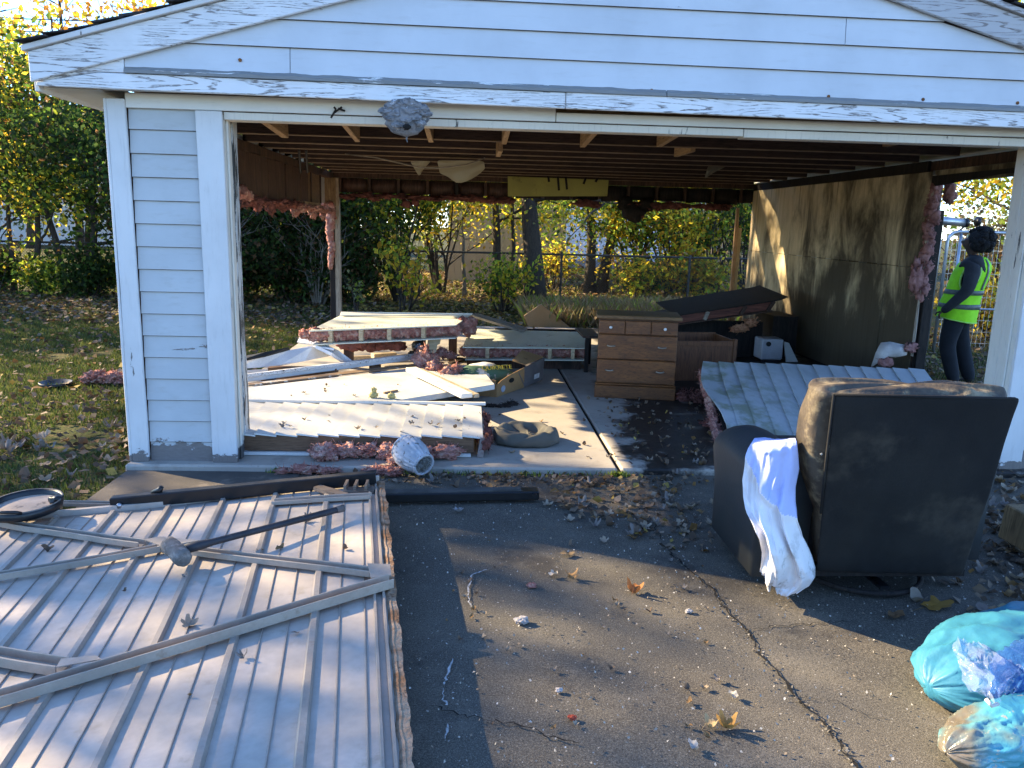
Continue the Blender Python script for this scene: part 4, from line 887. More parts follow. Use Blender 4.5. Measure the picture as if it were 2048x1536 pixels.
sheet('end_flap', [bx(-.002,.0,.0),bx(-.05,.16,.005),bx(-.03,.17,.16),bx(-.002,.0,.15)], BRICKCARD)
off = -ey*.009
def dec(name,pts,mt): 
    m_ = MB(); m_.prism([p+off for p in pts], -ey*.001); m_.build(name,mt,t)
dec('white_label', [bx(L*.80,0,.06),bx(L*.92,0,.065),bx(L*.93,0,.205),bx(L*.82,0,.20)], basic('paper_label',(.62,.60,.56),(.5,.48,.45),30,spot=(.3,.28,.26),sscale=40))
dec('hand_hole', [bx(L*.30+.045*math.cos(a),0,.115+.022*math.sin(a)) for a in [k*math.pi/6 for k in range(12)]], CRACK)
dec('blue_mark', [bx(L*.13+.035*math.cos(a),0,.06+.03*math.sin(a)) for a in [k*math.pi/6 for k in range(12)]], basic('blue_grey_print',(.30,.38,.50),(.45,.42,.38),30))
dec('dark_print', [bx(L*.585,0,.02),bx(L*.60,0,.02),bx(L*.44,0,.185),bx(L*.42,0,.185)], GREYC)
t = thing('cement_bag', 'half empty green and white cement bag behind the cardboard box', 'bag', (1.75,2.35,0))
BAGM = NT('cement_bag_paper'); v = BAGM.co(); hh = BAGM.sep(v,2); cg = BAGM.mix(BAGM.ramp(hh,.225,.235),(.045,.10,.06),(.62,.60,.55)); cg = BAGM.mix(BAGM.ramp(BAGM.noise(v,7,5),.55,.62),cg,(.50,.46,.40)); BAGM.fin(cg,.7,BAGM.bump(BAGM.noise(v,22,4),.5,.012))
b_ = MB(); c = W(985,750,'z',.13); rings=[]; e2x = V((.955,.296,0)); e2y = V((-.296,.955,0))
for j in range(18):
    tt = j/17; ring=[]; s_ = -.33+.50*tt; tz = math.sin(math.pi*min(.97,max(.05,tt)))**.45
    for i in range(28):
        a = 2*math.pi*i/28; p = c+e2x*s_+e2y*(math.cos(a)*.13*(.75+.25*tz))+V((0,0,math.sin(a)*.115*tz)); p += V((0,0,.03*nz(p,8)))+e2y*.02*nz(p,6,3); ring.append(V((p.x,p.y,max(p.z,.008))))
    rings.append(ring)
b_.loft(rings); b_.build('sack', BAGM.m, t, smooth=True)
cu = bpy.data.curves.new('lettering','FONT'); cu.body = 'QUIKRETE'; cu.size = .062; cu.extrude = .001; cu.align_x='CENTER'; cu.align_y='CENTER'
lo = bpy.data.objects.new('lettering_source', cu); col.objects.link(lo); dg = bpy.context.evaluated_depsgraph_get(); me = bpy.data.meshes.new_from_object(lo.evaluated_get(dg)); bpy.data.objects.remove(lo)
lt = bpy.data.objects.new('lettering', me); col.objects.link(lt); lt.parent = t; me.materials.clear(); me.materials.append(basic('yellow_print',(.60,.42,.04),(.5,.34,.04),20))
zc = (-e2y*.80+V((0,0,.60))).normalized(); xc = e2x; yc = zc.cross(xc).normalized(); pos = c+e2x*.0+zc*.150; lt.matrix_local = Matrix(((xc.x,yc.x,zc.x,pos.x-1.75),(xc.y,yc.y,zc.y,pos.y-2.35),(xc.z,yc.z,zc.z,pos.z),(0,0,0,1)))
# 10. odds and ends
m_ = MB(); a = W(745,712,'z',.10); b = W(790,709,'z',.10); m_.bar(a,b,.10,.05); tag(m_.build('lumber_block', W_LIGHT, bevel=.003),'short block of pale lumber on the floor behind the casing board','wood scrap')
m_ = MB(); m_.bar(W(700,716,'z',.05),W(900,709,'z',.05),.05,.04); tag(m_.build('lumber_stick', W_LIGHT, bevel=.003),'long pale stick of lumber lying under the raised wall slab','wood scrap')
b_ = MB(); blob(b_, W(836,693,'y',2.9), (.06,.05,.06), 71, .5); blob(b_, W(826,708,'y',2.85), (.05,.05,.03), 72, .5); tag(b_.build('black_bag', basic('black_plastic',(.012,.012,.013),rough=.22,bump=.3,spec=.6), smooth=True),'shiny black plastic bag by the tall pink insulation lump','bag')
b_ = MB(); 
for u,v_,s_ in ((972,811,.02),(985,811,.025),(1000,812,.02),(1012,811,.03),(1024,807,.035)): blob(b_, W(u,v_,'z',.015), (s_*1.6,s_*.8,s_*.6), u, .5, 2)
tag(b_.build('black_rag', W_CHAR, smooth=True),'thin black burnt rag on the slab in front of the cardboard box','rag')
clump('small pink lit tuft right of the tall insulation lump', [(W(885,706,'y',2.95),(.06,.05,.05)),(W(900,711,'y',2.9),(.07,.05,.03))], fibres=60)
sc = [(935,722,990,716,.06),(955,714,1000,712,.05),(1000,706,1060,712,.07),(1020,716,1090,713,.05),(1040,700,1062,716,.09),(930,706,985,704,.05),(1062,722,1105,718,.05),(915,716,950,722,.05),(985,722,1012,730,.07),(900,726,940,716,.06),(1075,708,1110,712,.04),(560,748,620,742,.05),(520,752,560,755,.05),(640,742,690,735,.05)]
srcs = {}
for i,(u,v_,u2,v2,w_) in enumerate(sc):
    z = .012+.012*(i%3) if u>700 else .03; mt = [W_OLD,W_DARK,W_LIGHT,W_CHAR][i%4]
    m_ = MB(); m_.bar(W(u,v_,'z',z),W(u2,v2,'z',z+.008*(i%2)),w_,.012+.006*(i%2)); o = m_.build('wood_scrap', mt, bevel=.002)
    tag(o,'splintered piece of '+['grey weathered','dark smoked','pale split','black charred'][i%4]+' board in the debris on the floor','wood scrap','wood scraps scattered on the garage floor')
# hanging film and cable under the joists
FILM = NT('clear_plastic_film'); tr = FILM.N.new('ShaderNodeBsdfTranslucent'); tr.inputs[0].default_value=(.65,.58,.42,1); tp = FILM.N.new('ShaderNodeBsdfTransparent'); mx = FILM.N.new('ShaderNodeMixShader'); mx.inputs[0].default_value=.35; FILM.fin((.50,.44,.31),.25,None,.5); m2 = FILM.N.new('ShaderNodeMixShader'); m2.inputs[0].default_value=.45
FILM.L.new(tr.outputs[0],mx.inputs[1]); FILM.L.new(tp.outputs[0],mx.inputs[2]); FILM.L.new(FILM.b.outputs[0],m2.inputs[1]); FILM.L.new(mx.outputs[0],m2.inputs[2]); FILM.L.new(m2.outputs[0],FILM.out.inputs[0])
def film(label, top, bot, y, mt=FILM.m):
    rows = []
    for j in range(7):
        tt = j/6; rows.append([W(lerp(a[0],b[0],tt), lerp(a[1],b[1],tt), 'y', y+.06*nz((i*.8,j*.5,y*3))) for i,(a,b) in enumerate(zip(top,bot))])
    m_ = MB(); m_.grid(rows); o = m_.build('plastic_film', mt, smooth=True); mod(o,'SUBSURF',levels=1,render_levels=1); return tag(o,label,'plastic film','torn plastic hanging from the joists')
film('large torn piece of clear plastic hanging from the joists', [(874,320),(895,321),(915,321),(935,321),(955,321),(968,323)], [(880,348),(897,352),(912,369),(932,364),(955,352),(970,338)], 3.4)
film('smaller clear plastic triangle hanging left of the large piece', [(820,322),(830,322),(841,322),(852,322),(862,322)], [(834,346),(836,350),(838,351),(841,350),(844,342)], 3.4)
film('pale triangular scrap hanging from the joists on the right', [(1418,326),(1430,326),(1440,326),(1452,326),(1464,327)], [(1409,356),(1411,357),(1414,355),(1420,350),(1428,345)], 3.6, basic('grey_brown_film',(.26,.22,.16),rough=.6))
m_ = MB(); m_.tube([W(u,v_,'y',3.0) for u,v_ in ((690,308),(750,315),(795,325),(840,335),(880,336),(930,330),(970,316))], .007, 6); tag(m_.build('cable', W_OLD, smooth=True),'thin loose cable sagging under the roof joists','cable')
# paper wasp nest under the fascia
t = thing('wasp_nest', 'grey papery wasp nest stuck to the fascia above the opening', 'wasp nest', tuple(W(812,225,'y',-.26)))
NEST = NT('nest_paper'); v = NEST.co(); wv = NEST.wave(v,5,16,5,2.5,'Z'); cn = NEST.mix(NEST.ramp(wv,.1,1.0),(.24,.235,.24),(.15,.15,.155)); cn = NEST.mix(NEST.ramp(NEST.noise(v,22,5,.75),.58,.66),cn,(.48,.48,.5)); NEST.fin(cn,.95,NEST.bump(NEST.noise(v,24,6,.7),.9,.02),.1)
b_ = MB(); c = W(812,232,'y',-.27); rings=[]
for j in range(16):
    tt = j/15; z = .062-.17*tt; r_ = .126*math.sqrt(max(.0,1-(max(0,tt-.28)/.74)**1.7))*(.86+.14*min(1,tt*5))
    if tt==1: r_=.012
    rings.append([c+V((math.cos(a)*r_,math.sin(a)*r_*.62,z))*1+V((math.cos(a),math.sin(a)*.6,.3))*(.020*nz((math.cos(a)*2.5,math.sin(a)*2.5,tt*6))+.004*math.sin(tt*26+3*a)) for a in [2*math.pi*i/36 for i in range(36)]])
b_.loft(rings[::-1]); b_.build('envelope', NEST.m, t, smooth=True)
for u,v_,s_ in ((772,222,.04),(784,212,.04),(798,208,.045),(815,206,.05),(830,210,.04),(842,217,.04),(851,227,.035),(800,226,.045),(782,236,.03),(828,236,.035),(840,246,.03),(795,250,.03),(812,240,.03),(822,222,.04)):
    b_ = MB(); blob(b_, W(u,v_,'y',-.335+.00035*abs(u-812)), (s_*1.1,.016,s_*.55), u, .41, 3, 6); b_.build('paper_flake', NEST.m, t)
b_ = MB(); blob(b_, W(814,254,'y',-.345), (.022,.014,.016), 5, .3, 2); b_.build('entry_hole', CRACK, t, smooth=True)
m_ = MB(); m_.tube([W(815,268,'y',-.27),W(813,278,'y',-.27),W(815,285,'y',-.27)], [.006,.004,.002], 5); m_.build('tail_shred', NEST.m, t)
m_ = MB(); 
for k,(u,v_,u2,v2) in enumerate(((662,236,672,219),(668,226,684,214),(672,219,668,214),(676,217,690,222))): m_.tube([W(u,v_,'y',-.06),W(u2,v2,'y',-.06)], .006, 5)
tag(m_.build('mud_nest_scar', W_CHAR),'small dark twiggy scar on the frieze above the opening','insect nest')
# ---------------------------------------------------------------- fallen steel garage door
DP = basic('door_steel_paint', (.55,.465,.385), (.43,.365,.30), 3.5, rough=.62, bump=.06, bscale=30, spot=(.33,.27,.20), sscale=7, sth=(.56,.80), spec=.15)
DPR = basic('door_rib_paint', (.36,.30,.24), (.28,.235,.19), 6, rough=.5, bump=.08, spot=(.26,.20,.15), sscale=16, sth=(.6,.72), spec=.4)
RUSTE = basic('rusty_fibre_edge', (.26,.13,.06), (.42,.30,.20), 12, rough=.95, bump=.9, bscale=60, bdist=.01, spot=(.12,.06,.03), sscale=18)
t = thing('garage_door', 'fallen ribbed white steel garage door lying on its face on the driveway', 'garage door', (.2,-1.9,-.03))
O = V((.945,-.72,0)); EX = V((-1,-.14,0)).normalized(); EY = V((.14,-1,0)).normalized()
def dz(a): 
    return .112-.085*a if a<1.2 else .112-.102-.03*min(1,(a-1.2)/.5)
def D(a,b,c=0): 
    p = O+EX*a+EY*b; s_ = .010*nz((a*1.4,b*1.2,3)); return V((p.x,p.y,dz(a)+c+s_+.012*math.sin(b*2.2)*max(0,1-a)))
def Da(u,v_):            # door coordinates of a photo pixel
    z=.08
    for _ in range(6):
        p = W(u,v_,'z',z); q = p-O; a = q.x*EX.x+q.y*EX.y; b = q.x*EY.x+q.y*EY.y; z = D(a,b).z
    return a,b
A_ = [-.005+i*.06 for i in range(45)]; B_ = [0+j*.06 for j in range(43)]
m_ = MB(); m_.grid([[D(a,b) for a in A_] for b in B_]); sk = m_.build('skin', DP, t, smooth=True); mod(sk,'SOLIDIFY',thickness=.004,offset=-1)
k = 0; a = .012
offs = .265
a = offs-.265+.01
for i in range(30):
    a = .27+.0885*(i-2)
    if a < .06: continue
    wide = (i-2)%3==0; m_ = MB(); w_,h = (.034,.018) if wide else (.006,.0055); rg=[]
    for j in range(22):
        b = .02+2.5*j/21; rg.append([D(a-w_/2,b,.001),D(a-w_*.28,b,h),D(a+w_*.28,b,h),D(a+w_/2,b,.001)])
    m_.loft(rg).build('rib' if wide else 'seam', DPR, t, bevel=0)
for a in (.022,.055): 
    m_ = MB(); m_.loft([[D(a-.006,b,.001),D(a-.004,b,.016),D(a+.004,b,.016),D(a+.006,b,.001)] for b in [0+2.5*j/21 for j in range(22)]]).build('stile_flange', DPR, t)
m_ = MB(); rg=[]
for j in range(140):
    b = 2.52*j/139; e = .010*nz((b*9,1,2))+.006*nz((b*31,4,2)); rg.append([D(-.004,b,.004),D(-.004,b,-.05),D(-.022+e,b,-.05),D(-.026+e,b,.0+e*.5)])
m_.loft(rg).build('rusty_edge', RUSTE, t)
m_ = MB(); rg=[]
for j in range(100):
    b = 2.52*j/99; e = .008*nz((b*11,7,2)); rg.append([D(.012+e,b,.001),D(.004,b,.006+e*.5),D(-.004+e,b,.007),D(-.006,b,.001)])
m_.loft(rg).build('rust_seam', RUSTE, t)
m_ = MB(); rg=[[D(a,-.005,-.01),D(a,-.03,-.01),D(a,-.03,.028),D(a,-.005,.028)] for a in [0+i*.1 for i in range(27)]]; m_.loft(rg).build('top_flange', DP, t)
def strut(px0,px1,name='strut',w_=.045,h=.030,lift=.016,n=12,kink=0):
    a0,b0 = Da(*px0); a1,b1 = Da(*px1); L = math.hypot(a1-a0,b1-b0); ux,uy = (a1-a0)/L,(b1-b0)/L; sx,sy = -uy,ux; rg=[]
    for i in range(n):
        tt=i/(n-1); a=lerp(a0,a1,tt); b=lerp(b0,b1,tt); kz = kink*math.sin(math.pi*min(1,abs(tt-.62)/.38)) if kink else 0
        def q(s_,z): return D(a+sx*s_,b+sy*s_,lift+z+kz)
        rg.append([q(-w_/2,0),q(-w_/2,h),q(-w_/2+.006,h),q(-w_/2+.006,.004),q(w_/2-.006,.004),q(w_/2-.006,h),q(w_/2,h),q(w_/2,0)])
    m_ = MB(); m_.loft(rg); return m_.build(name, DPR, t, bevel=.0015)
strut((-60,1372+62),(783,1178),w_=.055,h=.036); strut((322,1106),(745,1158),w_=.042,h=.026); strut((-60,1043),(285,1100),w_=.042,h=.028); strut((-40,1172),(322,1108),w_=.040,h=.028); strut((-70,1318),(128,1352),w_=.06,h=.036)
strut((546,1012),(742,1000),'angle_iron',.05,.02,.012)
strut((90,1009),(225,1012),'angle_iron',.04,.02,.0)
for px in ([(290,1098),(320,1092),(400,1100),(330,1113)],[(125,1345),(195,1338),(205,1346),(115,1362)],[(735,1148),(780,1150),(783,1172),(742,1178)]):
    ps = [D(*Da(u,v_),.050 if px[0][0]<200 else .046) for u,v_ in px]; m_ = MB(); m_.prism(ps,(0,0,-.004)); m_.build('gusset_plate', DPR, t)
W_BR = woodm('dirty_bracket', (.22,.17,.13), (.12,.09,.07), LX)
ps = [D(*Da(u,v_),.02) for u,v_ in ((690,985),(752,978),(758,998),(694,1003))]
m_ = MB(); m_.box(ps[0].x,ps[1].x,ps[0].y-.06,ps[0].y+.0,ps[0].z-.01,ps[0].z+.012); m_.build('corner_bracket', W_BR, t)
for dx in (0,.05,.105): MB().box(ps[0].x+dx,ps[0].x+dx+.014,ps[0].y-.05,ps[0].y+.05,ps[0].z,ps[0].z+.035).build('bracket_web', W_BR, t)
m_ = MB(); m_.bar(W(634,975,'z',.12),W(690,992,'z',.12),.05,.02); m_.build('bracket_strip', W_BR, t)
# steel track lying along the door top
t = thing('steel_track', 'long black steel track lying on the far edge of the garage door', 'steel rail', (.15,-.9,.08))
a = D(*Da(222,1020),.03); b = D(*Da(752,972),.03); a.z -= .0; b.z += .012
m_ = MB(); m_.bar(a,b,.016,.062); m_.build('web', BLACK, t, bevel=.003)
m_ = MB(); m_.bar(a+V((0,.022,.031)),b+V((0,.022,.031)),.045,.005); m_.build('flange', basic('worn_black_flange',(.06,.057,.055),(.03,.03,.03),10,rough=.5), t)
m_ = MB(); c = a+V((.05,-.012,0)); m_.tube([c,c+V((0,-.012,0))],.014,10); m_.build('bolt', METAL_G, t, smooth=True)
m_ = MB(); c = a.lerp(b,.17)+V((0,.02,.03)); m_.tube([c-V((.03,0,0)),c+V((.012,0,.018)),c+V((.02,0,.035))],[.012,.016,.012],8); m_.build('roller', BLACK, t, smooth=True)
t = thing('steel_beam', 'black square steel bar on the asphalt right of the garage door', 'steel bar', (1.4,-.66,-.035))
a = W(740,1003,'z',-.01); b = W(1078,997,'z',-.01)
m_ = MB(); m_.bar(a+V((0,.05,.012)),b+V((0,.05,.012)),.085,.05); m_.build('bar', BLACK, t, bevel=.006)
m_ = MB(); m_.bar(a+V((0,.05,.039)),b+V((-.10,.05,.039)),.070,.004); m_.build('dusty_face', basic('dusty_black_steel',(.10,.095,.085),(.06,.057,.05),9,rough=.8), t)
m_ = MB(); c = b+V((-.025,.0,.0)); m_.tube([c+V((0,.02,.02)),c+V((0,-.02,.02))],.014,10); m_.build('bolt', BLACK, t)
# sledgehammer
t = thing('sledgehammer', 'worn sledgehammer with black handle resting on the garage door brace', 'sledgehammer', tuple(D(*Da(355,1110),.05)))
hd = W(352,1103,'z',.135); tip = W(688,1016,'z',.165)
ax = V((.66,-.72,-.10)).normalized(); m_ = MB(); e1 = ax.cross(V((0,0,1))).normalized(); e2 = ax.cross(e1); rg=[]
for s_,r_ in ((-.080,.026),(-.074,.035),(-.045,.0375),(-.02,.036),(.02,.036),(.045,.0375),(.074,.035),(.080,.026)):
    rg.append([hd+ax*s_+(e1*math.cos(q)+e2*math.sin(q))*r_*(1+.16*nz((math.cos(q)*1.5,math.sin(q)*1.5,s_*25))) for q in [2*math.pi*i/16 for i in range(16)]])
m_.loft(rg); m_.build('head', basic('worn_hammer_iron',(.17,.155,.14),(.11,.10,.09),20,rough=.95,bump=.7,bscale=90,bdist=.006,spot=(.26,.235,.21),sscale=30,sth=(.5,.66)), t, smooth=True)
dd = (tip-hd); m_ = MB(); m_.tube([hd+dd*.03,hd+dd*.12,hd+dd*.2,hd+dd*.5,hd+dd*.9,tip],[.020,.021,.015,.0145,.0155,.014],10); m_.build('handle', basic('black_handle',(.022,.023,.028),(.035,.035,.04),9,rough=.55,bump=.15,spot=(.10,.09,.08),sscale=30), t, smooth=True)
m_ = MB(); m_.tube([tip-dd*.05,tip-dd*.002],[.0165,.0172],10); m_.build('grip_end', basic('dusty_grip',(.12,.10,.09),rough=.8), t, smooth=True)
# round tray
t = thing('round_tray', 'shallow round black tray on the far left corner of the garage door', 'tray', tuple(W(55,1010,'z',.06)))
c = W(52,1012,'z',.075); rx = (W(122,1005,'z',.09)-c).length; 
tilt = lambda p: V((p.x,p.y,p.z+ (p.x-c.x)*.03+(p.y-c.y)*.05))
def ring(r_,z): return [tilt(c+V((math.cos(q)*r_,math.sin(q)*r_*1.0,z))) for q in [2*math.pi*i/56 for i in range(56)]]
m_ = MB(); m_.loft([ring(rx*.9,.0)]+[ring(rx*.9*(k/6),.0) for k in (5,4,3,2,1)]+[ring(.002,0)], cap=False); m_.f=[f[::-1] for f in m_.f]; m_.build('pan', basic('dusty_tray',(.46,.36,.28),(.34,.27,.21),4,rough=.7,bump=.1,spot=(.12,.10,.085),sscale=6), t, smooth=True)
m_ = MB(); m_.loft([ring(rx*.90,.001),ring(rx*.93,.018),ring(rx*.96,.026),ring(rx,.024),ring(rx*.985,-.005),ring(rx*.97,-.018),ring(rx*.90,-.018)], cap=False); m_.build('rim', BLACK, t, smooth=True)
m_ = MB(); m_.loft([ring(rx*.962,.027),ring(rx*.985,.029),ring(rx*1.005,.024)], cap=False); m_.build('rim_edge', basic('worn_rim',(.30,.25,.20),(.1,.09,.08),12,rough=.5), t, smooth=True)
b_ = MB(); blob(b_, c+V((rx*.8,.03,.025)), (.035,.03,.022), 8, .3, 2); b_.build('latch', BLACK, t, smooth=True)
m_ = MB(); m_.tube([c+V((-.06,-rx*.93,.02)),c+V((-.05,-rx*1.02,.03)),c+V((.05,-rx*1.02,.03)),c+V((.06,-rx*.93,.02))],.008,6); m_.build('handle', BLACK, t, smooth=True)
# insulation and pan on the lawn
clump('pink insulation batt lying on the lawn left of the garage corner', [((-2.05+i*.075,2.5+.01*(i%3),.0+.012*(i%2)),(.07,.11,.055)) for i in range(8)], fibres=220)
p = W(112,768,'z',-.03); m_ = MB(); m_.loft([[p+V((math.cos(q)*r_,math.sin(q)*r_,z)) for q in [2*math.pi*i/28 for i in range(28)]] for r_,z in ((.001,-.012),(.10,-.012),(.13,.02),(.14,.022),(.12,-.025),(.001,-.025))], cap=False); tag(m_.build('black_pan', BLACK, smooth=True),'round black pan lying in the grass left of the pink batt','pan')
# ---------------------------------------------------------------- armchair seen from behind
t = thing('armchair', 'black leather armchair with worn padded back seen from behind', 'armchair', (3.2,-1.5,-.035))
LEA = basic('black_backing_fabric', (.010,.010,.0105), (.017,.016,.015), 3, rough=.9, bump=.25, bscale=140, bdist=.002, spot=(.050,.043,.034), sscale=2.6, sth=(.48,.72), spec=.25)
PAD = basic('worn_brown_leather', (.085,.066,.047), (.045,.036,.028), 7, rough=.65, bump=.55, bscale=28, bdist=.010, spot=(.24,.19,.115), sscale=8, sth=(.50,.68), spec=.3)
SEAT = basic('dark_green_leather', (.024,.03,.033), (.035,.036,.038), 5, rough=.5, bump=.2, bscale=60, spec=.4)
yT, yB = -2.06, -1.80
TL,TR = W(1668,788,'y',yT),W(2040,796,'y',yT); BL,BR = W(1630,1143,'y',yB),W(1924,1150,'y',yB)
m_ = MB(); rows=[]
for j in range(33):
    tt=j/32; row=[]
    for i in range(37):
        s_=i/36; p = BL.lerp(BR,s_).lerp(TL.lerp(TR,s_),tt); edge = min(s_,1-s_,tt*1.3+.02,(1-tt)); p += V((0,-.006-.016*min(1,edge*5)-.010*nz((s_*3,tt*3,1))-.012*abs(nz((s_*7+tt*5,tt*4-s_*5,2)))*max(0,1-tt*1.6)-.006*abs(nz((s_*9,tt*9,6))),0)); row.append(p)
    rows.append(row)
m_.grid(rows); o = m_.build('back_panel', LEA, t, smooth=True); mod(o,'SOLIDIFY',thickness=.012,offset=-1 ); mod(o,'SUBSURF',levels=1,render_levels=1)
# padded backrest in front of the panel: profile rings from bottom to top
m_ = MB(); rg=[]; N_=96
for j in range(22):
    tt=j/21; L_=BL.lerp(TL,tt); R_=BR.lerp(TR,tt)
    bl = (-.01+.066*max(0,math.sin(math.pi*min(1,max(0,(tt-.36)/.86))))**.9) if tt>.36 else -.02
    ctr=(L_+R_)/2; hw=(R_-L_).length/2; dep=.15+.10*math.sin(math.pi*min(1,tt*.9)); ring=[]
    for i in range(N_):
        q=2*math.pi*i/N_; cx,sy=math.cos(q),math.sin(q); ex_=abs(cx)**.45*(1 if cx>0 else -1); ey_=abs(sy)**.5*(1 if sy>0 else -1)
        x = ctr.x+ex_*(hw+(bl if cx<0 else bl*.10-.006)); y = lerp(L_.y,R_.y,.5)+.010+dep/2+ey_*dep/2
        p=V((x,y,ctr.z+(R_.z-L_.z)*.5*ex_)); p+=V((0,0,0)) if tt<.9 else V((0,0,.010*nz((x*7,y*7,1))))
        p+=V((cx,0,0))*.007*nz((x*9,tt*9,2)); ring.append(p)
    rg.append(ring)
# rounded, creased top
top=rg[-1]; c=sum(top,V((0,0,0)))/N_
for k,(sc_,up) in enumerate(((1.0,.008),(.97,.018),(.88,.024),(.7,.027),(.4,.027))):
    rg.append([V((c.x+(p.x-c.x)*(.99 if sc_>.9 else sc_), c.y+.02+(p.y-c.y)*sc_, p.z+up*(1+.30*nz((p.x*6,p.y*6,5)))+.016*nz((p.x*26,p.y*9,7))-.022*abs(nz((p.x*13+p.y*9,p.y*5,3)))-.014*math.exp(-((p.x-c.x-.12)/.02)**2))) for p in top])
m_.loft(rg); o=m_.build('back_cushion', PAD, t, smooth=True); mod(o,'SUBSURF',levels=1,render_levels=1)
m_ = MB(); m_.tube([TL+V((0,-.004,-.002)),TL.lerp(TR,.5)+V((0,-.004,-.002)),TR.lerp(TL,.03)+V((0,-.004,-.002))],.006,6); m_.build('top_piping', LEA, t, smooth=True)
m_ = MB(); m_.tube([BL.lerp(TL,.36)+V((-.003,-.002,0)),BL.lerp(TL,.7)+V((-.004,-.002,0)),TL+V((-.002,-.004,0))],.005,6); m_.build('side_piping', LEA, t, smooth=True)
FLK = basic('white_flake',(.62,.58,.52),rough=.9)
for u,v_,r_ in ((1727,838,.007),(1729,827,.004),(1720,852,.003),(1968,838,.006),(1964,848,.004),(1790,1035,.009),(1672,793,.008),(1660,893,.004),(1643,908,.003),(1838,815,.003)):
    tt=(1143-v_)/355; p=W(u,v_,'y',lerp(yB,yT,tt)+.014); b_=MB(); blob(b_,p,(r_,r_*.4,r_*1.2),u,.5,2); b_.build('torn_fleck', FLK, t)
def arm(x0,x1,y0,y1,z1,name='arm'):
    m_=MB(); rg=[]
    for j in range(14):
        tt=j/13; y=lerp(y0,y1,tt); hw=(x1-x0)/2*(1 if tt<.85 else (1-.55*((tt-.85)/.15)**2)); zt=z1*(1-.12*max(0,(tt-.7)/.3)**2)+.015*math.sin(tt*3); cx=(x0+x1)/2
        ring=[(cx-hw*.86,y,.06)]+[(cx-hw*.9,y,zt*.55)]+[(cx+math.cos(q)*hw*1.06,y,zt-hw*.8+math.sin(q)*hw*.8) for q in [math.pi-k*math.pi/10 for k in range(11)]]+[(cx+hw*.9,y,zt*.55),(cx+hw*.86,y,.06)]
        rg.append([V(p) for p in ring])
    m_.loft(rg); o=m_.build(name, SEAT, t, smooth=True); return o
arm(2.60,2.86,-1.78,-1.12,.585); arm(3.50,3.74,-1.60,-1.0,.57)
m_=MB(); m_.box(2.80,3.56,-1.74,-1.0,.10,.38); o=m_.build('seat_base', LEA, t, bevel=.02)
m_=MB(); m_.box(2.845,3.50,-1.60,-.96,.381,.47); m_.build('seat_cushion', SEAT, t, bevel=.04)
m_=MB(); m_.tube([V((3.2+.27*math.cos(q),-1.52+.27*math.sin(q),-.012)) for q in [2*math.pi*i/40 for i in range(41)]],.012,8); m_.build('swivel_ring', W_CHAR, t, smooth=True)
MB().tube([(3.2,-1.52,-.01),(3.2,-1.52,.10)],.05,12).build('swivel_post', BLACK, t)
for q in (0,1): MB().bar((2.95,-1.52,-.008),(3.45,-1.52,-.008),.04,.02).build('swivel_bar', BLACK, t) if q==0 else MB().bar((3.2,-1.78,.010),(3.2,-1.26,.010),.04,.015).build('swivel_bar', BLACK, t)
MB().bar((2.86,-1.76,.075),(3.55,-1.76,.075),.02,.03).build('base_rail', W_CHAR, t)
# sheet draped over the left arm
def sheetm(name,c):
    n=NT(name); v=n.co(); zz=n.sep(v,2); k=n.mix(n.ramp(n.noise(v,6,4),.3,.7),c,tuple(x*.88 for x in c)); k=n.mix(n.math('MULTIPLY',n.ramp(n.noise(v,13,6,.7),.52,.66),n.ramp(zz,.40,.08)),k,(.33,.30,.27)); b=n.bump(n.noise(v,18,5,.6),.35,.010); return n.fin(k,.9,n.bump(n.noise(v,260,2),.12,.001,b),.1)
SHW=sheetm('white_sheet_cotton',(.76,.73,.74)); SHB=sheetm('lavender_sheet_cotton',(.46,.51,.80))
RW=[((1535,872),(1594,873),.66),((1512,874),(1597,880),.66),((1500,893),(1600,905),.62),((1494,920),(1601,935),.58),((1490,955),(1594,970),.5),((1492,990),(1594,1003),.4),((1500,1020),(1600,1040),.35),((1512,1045),(1612,1080),.3),((1522,1075),(1622,1112),.2),((1524,1105),(1630,1136),.15),((1520,1135),(1631,1152),.1),((1516,1152),(1618,1172),.03),((1530,1163),(1592,1190),0)]
rows=[]; n_=64; NJ=110
for j in range(NJ):
    f=j/(NJ-1)*(len(RW)-1); i0=min(int(f),len(RW)-2); ft=f-i0; jj=j*48/(NJ-1)
    Lp=[lerp(RW[i0][0][k],RW[i0+1][0][k],ft) for k in (0,1)]; Rp=[lerp(RW[i0][1][k],RW[i0+1][1][k],ft) for k in (0,1)]
    a=W(Lp[0],Lp[1],'x',2.575+.10*max(0,(jj-30)/18)+ (0.14*max(0,1-jj/7)**1.5)); b=W(Rp[0],Rp[1],'y',-1.86+.03*max(0,1-jj/6)); row=[]
    for i in range(n_):
        s_=i/(n_-1); p=a.lerp(b,s_); out=V((-.55,-.8,0)).normalized(); hang=min(1,max(0,(jj-5)/18))
        bul=math.sin(math.pi*s_)*(.07 if jj>5 else .03)+.032
        w1=s_*1.0+.10*nz((s_*2,jj*.05,1))+jj*.004
        fold=hang*(.085*nz((w1*2.6,jj*.03,11))-.060*abs(nz((w1*4.2,jj*.045,2)))+.016*nz((w1*11,jj*.10,4)))-.026*abs(nz((s_*5+jj*.05,jj*.09-s_*3,8)))
        seam=jj-10-s_*13; gather=.020*math.exp(-(seam/1.6)**2)+.004*math.sin(i*.9)*math.exp(-((seam-2)/3.0)**2)
        if jj>43 and .30<s_<.52: p=p+V((0,0,.06*math.sin((s_-.30)/.22*math.pi)*(jj-43)/5))
        row.append(p+out*(bul+fold+gather)+V((0,0,.010*nz((s_*6,3,1)) if j==NJ-1 else 0)))
    rows.append(row)
m_=MB(); m_.grid(rows); q=0
